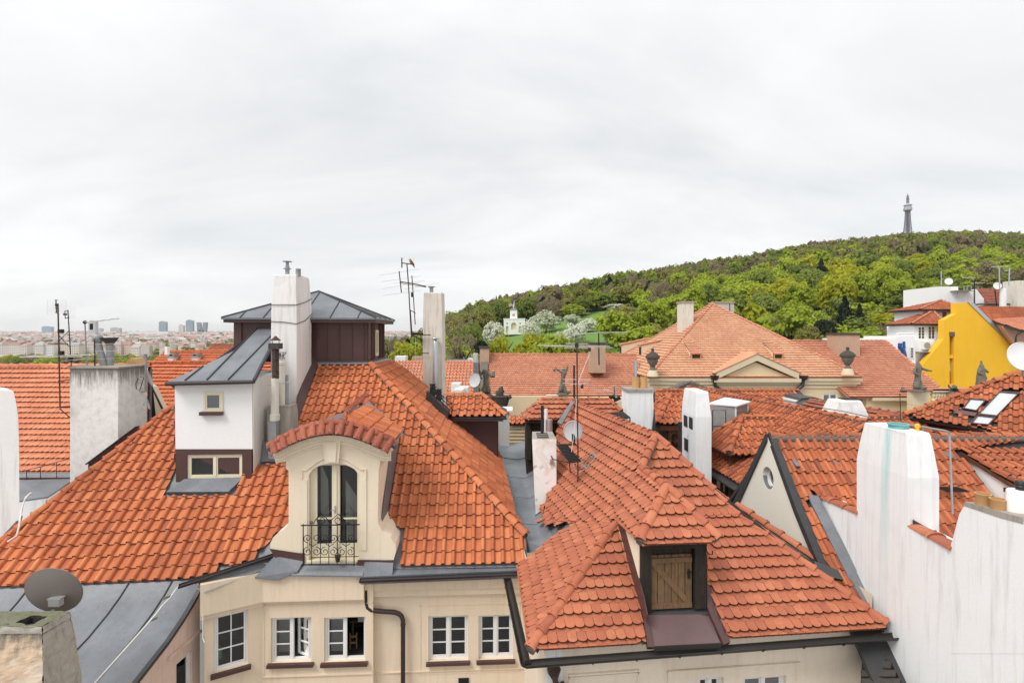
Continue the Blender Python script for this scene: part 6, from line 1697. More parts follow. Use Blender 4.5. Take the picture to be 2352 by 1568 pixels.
MB().prism([PP.hit(28, 899)+PP.n*.05, PP.hit(163, 896)+PP.n*.05, PP.hit(163, 899.5)+PP.n*.05, PP.hit(28, 903)+PP.n*.05], PP.n*.03).build('flashing_strip', M['white_paint'], HP)
for u, v in((6, 871), (54, 870), (101, 869), (147, 868), (52, 993), (67, 993), (93, 992), (119, 991), (141, 990), (50, 1060), (77, 1060), (103, 1059), (130, 1058)):
 p=PP.hit(u, v)+PP.n*.05
 MB().prism([p-PP.ex*.05, p+PP.ex*.05, p+PP.ex*.05-PP.ey*.10, p-PP.ex*.05-PP.ey*.10], PP.n*.05).build('snow_guard', M['tile_l'], roofP)
gutter(W(20, 1095, 17.6), W(330, 1094, 17.6), .10, HP, flat('red_brown_gutter', (.13, .045, .035), .4), 8)
MB().prism([W(10, 1086, 17.7), W(330, 1084, 17.7), W(330, 1096, 17.5), W(10, 1096, 17.5)], UP*-.02).build('eaves_sheet', M['lead_light'], HP)
MB().prism([W(40, 1102, 17.3), W(170, 1099, 17.3), W(110, 1140, 16.2), W(40, 1150, 16.2)], UP*-.05).build('lower_sheet', M['lead'], HP)
MB().cube(W(-100, 1090, 17.8).x, W(330, 1090, 17.8).x, 17.85, 24, -20, -5.1).build('house_body', M['white'], HP)
rl=MB();rl.tube([W(45, 1083, 17.5), W(95, 1071, 17.5), W(158, 1053, 17.5)], .014, 5)
for u, v0, v1 in((61, 1080, 1138), (93, 1071, 1112), (130, 1062, 1098)):rl.tube([W(u, v0, 17.5), W(u, v1, 17.5)], .012, 5)
rl.build('hand_rail', M['rust_iron'], HP)
HQ=thing('far_gable_house', 'narrow beige gable end with dark verge behind the stained chimney', 'house', W(350, 930, 23))
MB().prism([W(330, 880, 23), W(347, 888, 23), W(372, 940, 23), W(372, 990, 23), W(330, 990, 23)], V((0, .4, 0))).build('gable_wall', M['pal_trim'], HQ)
MB().prism([W(345, 885, 22.95), W(348, 886, 22.95), W(374, 938, 22.95), W(370, 939, 22.95)], V((0, .05, 0))).build('verge', M['gutter'], HQ)
LC_=thing('chimney', 'broad white chimney with sooty streaks, metal flues and antenna masts', 'chimney', V((-13, 16.6, -6)))
chm=chimney(LC_, -13.82, -12.30, 16.0, 17.27, -7, W(220, 846, 16).z, M['white_soot']if 'white_soot' in M else M['white_dirty'], .004, None, name='stack')
zt_=W(220, 846, 16).z
MB().box(V((-13.86, 15.96, zt_+.004)), V((1.60, 0, 0)), V((0, 1.36, 0)), V((0, 0, .05))).build('cap_slab', M['concrete_old'], LC_)
a, b=W(240, 846, 16.6), W(224, 783, 16.6)
MB().tube([a, b], .10, 12).lathe([(.13, 0), (.15, .06), (.15, .16), (.10, .22)], b-UP*.02, 12).build('flue_pipe', M['steel_dull'], LC_, smooth=50)
a, b=W(253, 846, 16.7), W(252, 792, 16.7)
fp2=MB().tube([a, b], .10, 12).lathe([(.115, 0), (.115, .05)], a.lerp(b, .55), 12).build('flue_pipe', M['steel_dull'], LC_, smooth=50)
MB().lathe([(.09, 0), (.11, .05), (.24, .24), (.26, .26), (.02, .25)], b-UP*.02, 14).build('cowl', M['stone_black'], fp2, smooth=40)
MB().prism([W(290, 838, 17.5), W(294, 826, 17.5), W(300, 822, 17.5), W(306, 824, 17.5), W(316, 838, 17.5)], V((0, .5, 0))).build('tile_hood', M['pot'], LC_)
bxp=thing('junction_box', 'beige metal equipment box on a grey pole bolted to the stained chimney', 'box', W(335, 900, 17))
MB().tube([W(319, 900, 17.0), W(335, 899, 17.0), W(335, 812, 17.0)], .035, 8).build('pole', M['steel_dull'], bxp)
p=W(323, 813, 16.9);MB().box(p, V((.29, 0, 0)), V((0, .15, 0)), V((0, 0, .28))).build('box', flat('beige_metal', (.50, .46, .40), .5), bxp)
for u, v, r, y in((345, 869, .28, 17.6), (338, 923, .26, 17.6)):
 d=thing('satellite_dish', 'grey satellite dish on the stained chimney side, '+('the upper of two' if v<900 else 'the lower of two'), 'satellite dish', W(u, v, y))
 mb, *_=dish_mb(W(u, v, y), (.9, .5, .3), r, r, .08);mb.build('reflector', M['dish'], d, smooth=60)
 MB().tube([W(u, v, y), W(u-8, v+6, 17.1)], .02, 6).build('arm', M['steel_dull'], d)
MB().tube([W(u_, v_, 15.95)for u_, v_ in((318, 868), (312, 880), (313, 892), (320, 898), (325, 884), (330, 866), (322, 865))], .012, 5).build('cable_coil', M['iron'], LC_)
def yagi(parent, u0, v0, u1, v1, Y, n, el, mat=None, tilt=0, r=.009):
 a, b=W(u0, v0, Y), W(u1, v1, Y+tilt);m=mat or M['alu']
 MB().tube([a, b], .014, 6).build('boom', m, parent)
 for i in range(n):
  p=a.lerp(b, (i+.5)/n);MB().tube([p-V((0, el/2, .0)), p+V((0, el/2, 0))], r, 5).build('element', m, parent)
def mast(parent, pts, r=.025, mat=None):
 return MB().tube(pts, r, 8).build('mast', mat or M['rust_iron'], parent)
an=thing('antenna', 'tallest rusty antenna mast with grid panel bracketed to the stained chimney', 'antenna', W(138, 935, 15.8))
mast(an, [W(133, 697, 15.8), W(135, 780, 15.8), W(138, 936, 15.8)], .02)
MB().tube([W(128.5, 690, 15.8), W(129.5, 719, 15.8)], .014, 6).build('boom', M['rust_iron'], an)
for v in(690, 698, 703, 708, 718):MB().box(W(126, v, 15.78), V((.05, 0, 0)), V((0, .04, 0)), V((0, 0, .02 if v!=703 else .05))).build('dipole', M['iron'], an)
grid=MB()
for i in range(14):z=688+i*2.6;grid.tube([W(109, z, 15.9), W(152, z, 15.9)], .003, 4)
for u in(109, 131, 152):grid.tube([W(u, 688, 15.9), W(u, 722, 15.9)], .004, 4)
grid.build('grid_panel', M['alu'], an)
MB().tube([W(136, 935, 15.8), W(161, 933, 15.95)], .02, 6).tube([W(137, 938, 15.8), W(161, 959, 15.95)], .014, 6).tube([W(133, 875, 15.8), W(161, 872, 15.95)], .016, 6).build('bracket', M['iron'], an)
MB().box(W(132, 765, 15.75), V((.12, 0, 0)), V((0, .1, 0)), UP*.12).box(W(133, 815, 15.75), V((.12, 0, 0)), V((0, .1, 0)), UP*.12).build('clamp', M['iron'], an)
yagi(an, 63, 818, 210, 815, 15.8, 9, .5);yagi(an, 45, 820, 190, 819, 15.9, 4, .3, r=.007)
MB().tube([W(110, 789, 15.8), W(156, 789, 15.8)], .016, 6).tube([W(135, 770, 15.8), W(158, 795, 15.8)], .01, 5).tube([W(158, 760, 15.8), W(136, 782, 15.8)], .01, 5).build('stay', M['iron'], an)
an2=thing('antenna', 'shorter antenna mast with small grid panel beside the tallest one', 'antenna', W(164, 842, 16.3))
mast(an2, [W(156, 712, 16.3), W(160, 780, 16.3), W(164, 846, 16.3)], .015)
MB().tube([W(149, 713, 16.3), W(150, 732, 16.3)], .012, 6).tube([W(150, 714, 16.3), W(157, 713, 16.3)], .012, 6).tube([W(150, 731, 16.3), W(159, 729, 16.3)], .012, 6).build('boom', M['rust_iron'], an2)
grid=MB()
for i in range(11):z=706+i*2.4;grid.tube([W(148, z, 16.4), W(174, z, 16.4)], .003, 4)
grid.build('grid_panel', M['alu'], an2);MB().box(W(145, 724, 16.25), V((.08, 0, 0)), V((0, .05, 0)), UP*.07).build('dipole', M['iron'], an2)
yagi(an2, 150, 829, 212, 822, 16.3, 7, .45);yagi(an2, 150, 817, 217, 814, 16.2, 3, .4);MB().lathe([(.07, 0), (.07, .16)], W(162, 830, 16.3), 10).build('amplifier', M['black'], an2)
an3=thing('antenna', 'thin antenna mast carrying a long horizontal wire yagi left of the flues', 'antenna', W(198, 842, 16.8))
mast(an3, [W(195, 742, 16.8), W(200, 846, 16.8)], .02, M['steel_dull']);yagi(an3, 196, 741, 273, 731, 16.8, 4, .35);yagi(an3, 172, 838, 204, 836, 16.8, 6, .4);yagi(an3, 186, 806, 217, 803, 16.8, 3, .4)
MB().ball(W(195, 740, 16.8), .06).build('knob', M['rust_iron'], an3)
MB().box(W(206, 757, 16.75), V((.07, 0, 0)), V((0, .05, 0)), UP*.2).build('dipole', M['iron'], an3)
an4=thing('antenna', 'low thin antenna mast with horizontal rods next to the leaning flue', 'antenna', W(217, 842, 16.4))
mast(an4, [W(217, 778, 16.4), W(218, 846, 16.4)], .02);MB().tube([W(217, 791, 16.4), W(262, 789, 16.4)], .008, 5).tube([W(200, 826, 16.4), W(275, 822, 16.4)], .008, 5).tube([W(205, 806, 16.4), W(273, 806, 16.4)], .008, 5).build('rod', M['alu'], an4)
wf=thing('chimney', 'plain white tapered chimney cut by the frame beside the long tiled hip', 'chimney', V((-13.5, 13.5, -8)))
o_=MB().prism([W(*p, 13.3)for p in((-80, 893), (20, 897), (31, 899), (37, 925), (42, 962), (44, 1060), (44.5, 1190), (5, 1262), (-80, 1300))], V((-.95, .8, 0))).build('stack', M['white_dirty'], wf)
MB().prism([P1.hit(-30, 1275)+UP*.02, P1.hit(44, 1190)+UP*.02+V((0, .1, 0)), P1.hit(46, 1212)+UP*.05, P1.hit(-30, 1300)+UP*.05], V((.0, -.03, .04))).build('flashing', M['brown_sheet'], wf)
MB().tube([W(72, 1131, 13.2), W(60, 1140, 13.2), W(52, 1160, 13.1), W(46, 1190, 12.95), W(44, 1208, 12.8), W(38, 1230, 12.7), W(18, 1243, 12.7)], .022, 6).tube([W(70, 1131, 13.2), W(57, 1146, 13.1), W(50, 1170, 13.0), W(45, 1200, 12.8)], .018, 6).build('cable', M['wire'], wf)
# ======== lead roof with pink wall
HM=thing('lead_roof_house', 'low house with curved dark lead sheet roof and faded pink marbled wall', 'house', V((-9, 10.5, -20)))
dM=V((-.061, -.998, 0))
prof=[(0, .06), (.25, -.14), (.6, -.36), (1.1, -.60), (2.0, -.90), (3.2, -1.26), (6.0, -2.1)]
eU=[(-140, 1356), (66, 1349), (180, 1343), (296, 1338), (396, 1333), (437, 1331)]
ev=[P1.hit(u, v)-UP*.07 for u, v in eU]+[W(461, 1351, 12.3)]
cols=[[p+dM*d+UP*z for d, z in prof]for p in ev]
n_=len(prof)
mb=MB();mb.add([p for c in cols for p in c], [(i*n_+j, i*n_+j+1, (i+1)*n_+j+1, (i+1)*n_+j)for i in range(len(cols)-1)for j in range(n_-1)])
roofM=mb.build('roof', M['lead'], HM, smooth=60)
sm=[]
for i in(1, 3, 4):
 mb=MB();c=cols[i]
 mb.tube([p+UP*.012 for p in c], .018, 5);mb.build('seam', M['lead_dark'], roofM)
c=cols[-1];mb=MB()
for j in range(n_-1):mb.prism([c[j]+V((-.10, 0, .02)), c[j]+V((.05, 0, .02)), c[j+1]+V((.05, 0, .02)), c[j+1]+V((-.10, 0, .02))], -UP*.09)
mb.build('verge', M['lead_dark'], HM)
wp_=[p+V((-.02, 0, -.08))for p in c]
FMw=Fr(V((c[-1].x-.02, c[-1].y, 0)), -dM, UP)
out2=[FMw.to2(p)for p in wp_];out2=out2+[(out2[-1][0], -20), (out2[0][0], -20)]
a=FMw.h2(405, 1560)[0];b=FMw.h2(441, 1530)[0];tp_=FMw.h2(441, 1490)[1]
hol=[(a, tp_-1.6), (b, tp_-1.6), (b, tp_), (a, tp_)]
mb=MB();wall(mb, FMw, out2, [hol], .12);mb.build('pink_wall', M['pink'], HM)
window(HM, FMw, a, tp_-1.6, b, tp_, c=-.06, leaves=1, rows=2, room=.8)
mb=MB();bar(mb, FMw, a-.3, tp_+.25, out2[0][0], tp_+.31, .002, .06);mb.build('moulding', M['pink'], HM)
MB().tube([W(410, 1345, 11.9), W(404, 1352, 11.8), W(390, 1372, 11.62), W(373, 1389, 11.35), W(357, 1410, 11.1), W(322, 1450, 10.7), W(217, 1568, 9.75), W(190, 1600, 9.5)], .016, 5).tube([W(452, 1351, 12.0), W(462, 1353, 12.0), W(466, 1370, 11.9), W(466, 1465, 11.7), W(470, 1475, 11.65)], .010, 5).build('cable', M['wire'], HM)
for u, v in((377, 1378), (347, 1428)):MB().box(W(u-6, v, 11.15), V((.14, .02, .04)), V((0, .05, 0)), V((.02, 0, .05))).build('roof_tuft', M['moss'], HM)
OC=thing('chimney', 'crumbling mossy beige chimney with open flue in front of the lead roof', 'chimney', V((-8.2, 8.7, -8)))
cy=8.5;cx=W(97, 1438, cy).x;ctz=W(97, 1438, cy).z;back=.47
mb=MB();X0=cx-1.25
def rg(z, o):return[V((X0, cy-o, z)), V((cx+o, cy-o, z)), V((cx+.06+o, cy+back, z)), V((X0, cy+back, z))]
zs=[(ctz-3.2, .24), (ctz-1.1, .19), (ctz-.45, .10), (ctz-.12, .02), (ctz-.10, .03), (ctz, .0)]
vs=[];[vs.extend(rg(z, o))for z, o in zs]
for i in range(len(zs)-1):
 for j in range(4):
  mb.mat(1 if(j==1 or i>=3)else 0).add([vs[i*4+j], vs[i*4+(j+1)%4], vs[i*4+4+(j+1)%4], vs[i*4+4+j]], [(0, 1, 2, 3)])
ft=Fr(V((X0, cy, ctz)), (1, 0, 0), (0, 1, 0));w_=cx-X0
hx0, hx1=ft.h2(52, 1420)[0], ft.h2(103, 1420)[0]
mb.mat(2);wall(mb, ft, [(0, 0), (w_, 0), (w_+.06, back), (0, back)], [[(hx0, .10), (hx1-.06, .09), (hx1, .30), (hx0+.05, .33)]], .5, 2, 3)
oc=mb.build('stack', [M['beige_peel']if 'beige_peel' in M else M['beige_old'], M['concrete_old'], M['moss'], M['dark_room']], OC)
sb=oc.modifiers.new('detail', 'SUBSURF');sb.subdivision_type='SIMPLE';sb.levels=sb.render_levels=4
tx=bpy.data.textures.new('crumble', 'CLOUDS');tx.noise_scale=.16;tx.noise_depth=3
dmod=oc.modifiers.new('crumble', 'DISPLACE');dmod.texture=tx;dmod.strength=.07;dmod.mid_level=.5;dmod.texture_coords='GLOBAL'
sd_=thing('satellite_dish', 'taupe satellite dish seen from the back behind the mossy chimney', 'satellite dish', W(124, 1410, 9.3))
mb, *_=dish_mb(W(124, 1355, 9.3), (-.12, 1, .25), .47, .46, .09, 32);mb.build('reflector', M['dish_dark'], sd_, smooth=60)
MB().box(W(110, 1393, 9.1), V((.20, 0, 0)), V((0, .1, 0)), UP*.13).box(W(107, 1378, 9.12), V((.24, 0, .01)), V((0, .12, 0)), UP*.02).build('bracket', M['steel_dull'], sd_)
MB().tube([W(122, 1400, 9.15), W(122, 1450, 9.15)], .03, 8).build('mast', M['steel_dull'], sd_)
# ======== roofs further back on the left
def far_roof(name, label, pts_top, pts_bot, Yb, tanp, mat, tile=.20, course=.30, indiv=0, wallmat=None, depth=4):
 lo=W(*pts_bot[0], Yb);fr=roof_frame(lo, (1, 0, 0), tanp, (0, 1, 0))
 poly=pts_bot+pts_top
 h=thing(name, label, 'house', fr.hit(*pts_bot[0])*1.0+V((0, 1, -8)))
 mb=MB();mb.prism(fr.poly3(poly, -.04), -fr.n*.1)
 tops=[fr.hit(*p)for p in pts_top]
 mb.prism([tops[0], tops[-1], tops[-1]+V((0, depth, -depth*tanp)), tops[0]+V((0, depth, -depth*tanp))], -UP*.1)
 r=mb.build('roof', M['lead_dark'], h)
 t=Tiler(indiv);t.single_layer=True
 t.lay(fr, [(fr.poly2(poly), [])], 'plain', tile, course, mat, r, seg=3);t.finish(rest='tile_field')
 ridge_line(tops[-1]+UP*.04, tops[0]+UP*.04, r, mat, .12, .5, UP, single=False)
 xs=[fr.hit(*p)for p in pts_bot]
 MB().prism([xs[0]-UP*.1+V((0, .4, 0)), xs[-1]-UP*.1+V((0, .4, 0)), xs[-1]-UP*9+V((0, .4, 0)), xs[0]-UP*9+V((0, .4, 0))], V((0, 6, 0))).build('house_body', wallmat or M['white'], h)
 return h, fr
h1, f1=far_roof('orange_roof_house', 'broad bright orange tiled roof between the stained chimney and the white dormer', [(640, 829), (337, 834)], [(300, 960), (640, 950)], 26, .75, M['tile_far'])
h2_, f2_=far_roof('orange_hip_house', 'orange tiled roof with two small white chimneys behind the broad orange roof', [(640, 805), (377, 808)], [(340, 838), (640, 834)], 42, .75, M['tile_far'])
for u in(396, 450):
 p=f2_.hit(u, 830);w_=.52
 c=MB().box(p+V((-w_/2, -.2, -.6)), V((w_, 0, 0)), V((0, .6, 0)), UP*1.05).build('chimney', M['white_dirty'], h2_)
 MB().box(p+V((-w_/2-.08, -.28, .36)), V((w_+.16, 0, 0)), V((0, .76, 0)), UP*.08).box(p+V((-w_/2, -.2, .44)), V((.12, 0, 0)), V((0, .6, 0)), UP*.16).box(p+V((w_/2-.12, -.2, .44)), V((.12, 0, 0)), V((0, .6, 0)), UP*.16).box(p+V((-w_/2-.04, -.24, .60)), V((w_+.08, 0, 0)), V((0, .68, 0)), UP*.06).build('chimney_cap', M['concrete_old'], c)
h3, f3=far_roof('church_roof_house', 'dark brown tiled church roof beyond the orange roofs', [(640, 790), (484, 791)], [(473, 812), (640, 812)], 62, 1.2, M['tile_old'])
MB().cube(W(378, 805, 41).x, W(384, 805, 41).x, 41, 41.3, W(380, 815, 41).z, W(380, 796, 41).z).build('party_wall', M['white'], h2_)
# ======== palace with statues
HI=thing('palace', 'long cream palace with salmon tiled roofs, pediment and square corner pavilion', 'palace', V((20, 48, -20)))
pe=-3.9
pA, pB=W(1487, 867, 45.0), V((30.9, 45.0, pe));pA.z=pe;wd=pB.x-pA.x
pC, pD=V((pB.x, 45+wd, pe)), V((pA.x, 45+wd, pe));pK=V((pA.x+wd/2-.1, 45+wd/2, pe+6.95))
def tile_face(fr, poly, mat, parent, w=.20, L=.30, a0=0):
 t=Tiler(0);t.single_layer=True
 t.lay(fr, [(poly, [])], 'plain', w, L, mat, parent, b0=min(p[1]for p in poly), seg=3, t=.045);t.finish(rest='tile_field')
PIf=frame3(pA, pB, pK);PIl=frame3(pA, pD, pK)
mb=MB()
for q in((pA, pB, pK), (pA, pK, pD), (pB, pC, pK), (pC, pD, pK)):mb.add([p-UP*.05 for p in q], [(0, 1, 2)])
roofI=mb.build('roof', M['tile_salmon'], HI)
pedR=PIf.poly2([(1641, 868), (1733, 827), (1828, 868)])
tile_face(PIf, [PIf.to2(p)for p in(pA, pB, pK)], M['tile_salmon'], roofI, L=.34)
tile_face(PIl, [PIl.to2(p)for p in(pA, pK, pD)], M['tile_salmon'], roofI, L=.40)
for a, b in((pA, pK), (pB, pK), (pD, pK)):ridge_line(a+UP*.06, b+UP*.06, roofI, M['tile_wing'], .14, .5, UP, single=False)
def shed_dormer(fr, u0, u1, v0, v1, utop, vtop, parent, mat):
 a, b=fr.hit(u0, v1), fr.hit(u1, v1);h=(v1-v0)/F*a.y*1.0
 d=fr.ey.copy();dh=V((fr.ey.x, fr.ey.y, 0)).normalized()
 A, B=a+UP*h, b+UP*h
 tp=fr.hit(utop, vtop);k=(tp-A).dot(dh)
 A2, B2=V((A.x, A.y, A.z))+dh*k, B+dh*k
 rise=(fr.n.dot(fr.o)-fr.n.x*A2.x-fr.n.y*A2.y)/fr.n.z
 A2.z=B2.z=rise
 f=frame3(A, B, A2)
 mb=MB();mb.prism([A-dh*.15, B-dh*.15, B2, A2], UP*-.08);o=mb.build('attic_dormer', mat, parent)
 mb=MB();mb.add([a, A, A2], [(0, 1, 2)]);mb.add([b, B2, B], [(0, 1, 2)]);mb.build('cheek', M['pal_trim'], o)
 w=(B-A)
 mb=MB();e=.12;ex=w.normalized();L_=w.length
 mb.box(a, ex*e, dh*.1, UP*h).box(b-ex*e, ex*e, dh*.1, UP*h).box(a+ex*e, ex*(L_-2*e), dh*.1, UP*e).box(A+ex*e-UP*e, ex*(L_-2*e), dh*.1, UP*e);mb.build('frame', M['pot'], o)
 MB().poly([a+dh*.06, b+dh*.06, B+dh*.06, A+dh*.06]).build('opening', M['dark_room'], o)
 t=Tiler(0);t.single_layer=True;t.lay(f, [([f.to2(p)for p in(A-dh*.15, B-dh*.15, B2, A2)], [])], 'plain', .20, .34, M['tile_salmon'], o, seg=3);t.finish(rest='tile_field')
for u0, u1, ut in((1587, 1611, 1547), (1777, 1799, 1842)):
 shed_dormer(PIf, u0, u1, 811, 826, ut if u0<1700 else 1790, 783, HI, M['tile_wing'])
for u0, u1, v1 in((1421, 1428, 813), (1466, 1474, 817)):
 a=PIl.hit(u1, v1)
 mb=MB();mb.prism([a, a+UP*1.1, a+V((3.4, 0, 1.9))], V((0, 1.2, 0)));mb.build('attic_dormer', M['pal_trim'], HI)
 MB().prism([a+UP*1.12+V((-.2, -.1, 0)), a+UP*1.2+V((-.2, -.1, 0)), a+V((3.5, -.1, 2.05)), a+V((3.5, -.1, 1.95))], V((0, 1.4, 0))).build('attic_dormer_roof', M['tile_wing'], HI)
 MB().box(a+V((-.02, .15, .1)), V((-.02, 0, 0)), V((0, .9, 0)), UP*.8).build('opening', M['dark_room'], HI)
for(u0, u1, v0, v1, Y, mt)in((1567, 1593, 695, 730, 52, 'grey_render'), (1642, 1686, 696, 740, 57, 'grey_render')):
 x0, x1=W(u0, 700, Y).x, W(u1, 700, Y).x;z1=W(u0, v0, Y).z;z0=W(u0, v1, Y).z-2
 c=MB().cube(x0, x1, Y, Y+1.6, z0, z1).build('chimney', M['beige_old' if u0<1600 else mt], HI)
 MB().cube(x0-.1, x1+.1, Y-.1, Y+1.7, z1+.003, z1+.15).build('chimney_cap', M['concrete_old'], c)
MB().tube([W(1641, 735, 56.5), W(1690, 728, 56.5)], .06, 5).tube([W(1676, 696, 56.5), W(1676, 738, 56.5)], .05, 5).tube([W(1681, 718, 56.5), W(1681, 742, 56.5)], .05, 5).tube([W(1672, 719, 56.5), W(1688, 719, 56.5)], .05, 5).build('chimney_ladder', M['rust_iron'], HI)
yf=45.35;FI=Fr((0, yf, 0), (1, 0, 0), UP)
x0, x1=pA.x+.35, pB.x-.35
w2=[rect_from(FI, 1775, 904, 1831, 922), rect_from(FI, 1889, 903, 1923.5, 922)]
w2=[(r[0], r[1]-.9, r[2], r[3])for r in w2]
w2[0]=(w2[1][0]-(w2[1][2]-w2[1][0])-3.1, w2[1][1], w2[1][0]-3.1, w2[1][3])
mb=MB();wall(mb, FI, [(x0, -20), (x1, -20), (x1, pe-.2), (x0, pe-.2)], [[(r[0], r[1]), (r[2], r[1]), (r[2], r[3]), (r[0], r[3])]for r in w2], .15)
mb.add([V((x0, yf, -20)), V((x0, yf+18, -20)), V((x0, yf+18, pe)), V((x0, yf, pe))], [(3, 2, 1, 0)]);mb.add([V((x1, yf, -20)), V((x1, yf+18, -20)), V((x1, yf+18, pe)), V((x1, yf, pe))], [(0, 1, 2, 3)])
mb.build('wall', M['pal'], HI)
for r in w2:window(HI, FI, *r, c=-.03, leaves=2, rows=1, fw=.10, room=.8, room_mat=M['room_grey'])
mb=MB()
mb.cube(x0-.30, x1+.30, yf-.32, yf-.003, pe-.30, pe-.04);mb.cube(x0-.18, x1+.18, yf-.2, yf-.002, pe-.62, pe-.303);mb.cube(x0-.05, x1+.05, yf-.1, yf-.004, pe-.95, pe-.75)
mb.build('cornice', M['pal_trim'], HI)
for u in(1494, 1520, 1640, 1730, 1828, 1960):
 x=FI.hit(u, 900).x;MB().cube(x-.35, x+.35, yf-.06, yf-.001, -20, pe-.96).build('pilaster', M['pal'], HI)
tl_, tr_, tp_=FI.hit(1641, 868), FI.hit(1828, 868), FI.hit(1733, 826)
mb=MB();mb.prism([tl_+V((.4, -.2, 0)), tr_+V((-.4, -.2, 0)), tp_+V((0, -.2, -.2))], V((0, .3, 0)));ped=mb.build('pediment', M['pal'], HI)
mb=MB()
for a, b in((tl_, tp_), (tr_, tp_)):
 d=(b-a);mb.box(a+V((0, -.5, -.05)), d, V((0, .5, 0)), UP*.55)
mb.build('raking_cornice', M['pal_trim'], ped)
mb=MB();mb.box(tl_+V((-.2, -.52, -.32)), tr_-tl_+V((.4, 0, 0)), V((0, .5, 0)), UP*.30);mb.build('base_cornice', M['pal_trim'], ped)
bk=3.4
mb=MB();mb.prism([tl_+UP*.52+V((-.2, -.55, 0)), tp_+UP*.62+V((0, -.55, 0)), tp_+V((0, bk, .62)), tl_+UP*.52+V((-.2, .4, 0))], UP*-.08);mb.prism([tr_+UP*.52+V((.2, -.55, 0)), tp_+UP*.62+V((0, -.55, 0)), tp_+V((0, bk, .62)), tr_+UP*.52+V((.2, .4, 0))], UP*-.08)
mb.build('pediment_roof', M['tile_salmon'], HI)
MB().tube([PIf.hit(1645, 862), PIf.hit(1690, 826), PIf.hit(1722, 816)], .09, 6).build('valley_strip', M['lead'], HI)
MB().prism(PIf.poly3([(1715, 821), (1735, 819), (1752, 829), (1742, 833)], .1), PIf.n*.1).build('red_hatch', M['red_paint'], HI)
sp=[FI.at(-.5+tp_.x-0+.9*math.cos(a), pe+.75+.8*math.sin(a), .22)for a in[math.pi*i/10 for i in range(11)]]
for u, s_ in((1641, 1), (1845, -1)):
 q=lambda du, v:W(u+s_*du, v, yf-.3)
 MB().tube([q(0, 862), q(0, 872)], [.42, .30], 10).tube([q(0, 872), q(2, 886), q(10, 892), q(19, 900), q(22, 912), q(22, 960)], .16, 8).build('rain_hopper', M['gutter'], HI, smooth=50)
wz=-5.7;wY=46.5;rz_, rYw=-2.2, 52.0
WL0, WL1=V((W(1122, 910, wY).x, wY, wz)), V((pA.x+.3, wY, wz))
PW=frame3(WL0, WL1, V((0, rYw, rz_)))
tl2, tr2=V((W(1122, 816, rYw).x, rYw, rz_)), V((12.6, rYw, rz_))
mb=MB();mb.prism([p-PW.n*.05 for p in(WL0, WL1, tr2, tl2)], -PW.n*.1);mb.prism([tl2, tr2, tr2+V((0, 5, -3.2)), tl2+V((0, 5, -3.2))], -UP*.1);rW=mb.build('wing_roof', M['tile_wing'], HI)
tile_face(PW, [PW.to2(p)for p in(WL0, WL1, tr2, tl2)], M['tile_wing'], rW, L=.33)
ridge_line(tl2+UP*.06, tr2+UP*.06, rW, M['tile_wing'], .13, .5, UP, single=False)
MB().cube(WL0.x, pA.x+.4, wY+.4, 56, -20, wz-.05).build('wing_wall', M['pal'], HI)
mb=MB();mb.cube(WL0.x-.2, pA.x, wY-.05, wY+.38, wz-.35, wz-.05);mb.build('wing_cornice', M['pal_trim'], HI)
MB().prism([tl2+V((-.05, 0, .3)), WL0+V((-.05, -.2, .35)), WL0+V((-.05, -.2, -1)), tl2+V((-.05, 0, -4))], V((-.7, 0, 0))).build('parapet', M['mortar'], HI)
for u0, u1, v0, v1, Y in((1102, 1123, 800, 828, 50.5), (1356, 1391, 791, 832, 48.3)):
 xx0, xx1=W(u0, 800, Y).x, W(u1, 800, Y).x;z1=W(u0, v0, Y).z
 c=MB().cube(xx0, xx1, Y, Y+1.2, W(u0, v1, Y).z-1, z1).build('chimney', M['brick'], HI)
 MB().cube(xx0-.08, xx1+.08, Y-.08, Y+1.28, z1+.003, z1+.18).build('chimney_cap', M['stone_black'], c)
def balusters(u0, u1, v0, v1, Y, n, parent):
 for i in range(n):
  p=W(u0+(u1-u0)*(i+.5)/n, v1, Y);h=W(0, v0, Y).z-W(0, v1, Y).z
  MB().lathe([(.14, 0), (.14, h*.06), (.08, h*.12), (.17, h*.3), (.08, h*.47), (.12, h*.5), (.08, h*.53), (.17, h*.72), (.08, h*.9), (.14, h*.94), (.14, h)], p, 10).build('baluster', M['pal_trim'], parent, smooth=50)
 a, b=W(u0-3, v0, Y), W(u1+3, v0, Y)
 MB().box(a-V((0, .25, 0)), b-a, V((0, .5, 0)), UP*.22).build('hand_rail', M['pal_trim'], parent)
GW=thing('garden_wall', 'cream balustraded attic wall carrying stone statues in front of the palace', 'wall', W(1250, 1000, 44))
Yg=43.0
MB().cube(W(1118, 910, Yg).x, W(1432, 910, Yg).x, Yg, Yg+.6, -20, W(0, 947, Yg).z).build('wall', M['pal'], GW)
balusters(1126, 1160, 913, 945, Yg+.1, 5, GW);balusters(1258, 1300, 913, 945, Yg+.1, 6, GW)
mb=MB();xL, xR=W(1162, 910, Yg).x, W(1256, 910, Yg).x;mb.cube(xL, xR, Yg+.02, Yg+.5, W(0, 947.5, Yg).z, W(0, 910, Yg).z);mb.cube(W(1302, 910, Yg).x, W(1432, 910, Yg).x, Yg+.02, Yg+.5, W(0, 947.5, Yg).z, W(0, 912, Yg).z);mb.build('panel', M['pal'], GW)
mb=MB();mb.cube(W(1098, 910, Yg).x, W(1124, 910, Yg).x, Yg-.2, Yg+.7, -20, W(0, 909, Yg).z);mb.build('pier', M['pal_trim'], GW)
rz2, rY2=-.84, 52.0;wY2, wz2=44.0, -5.5
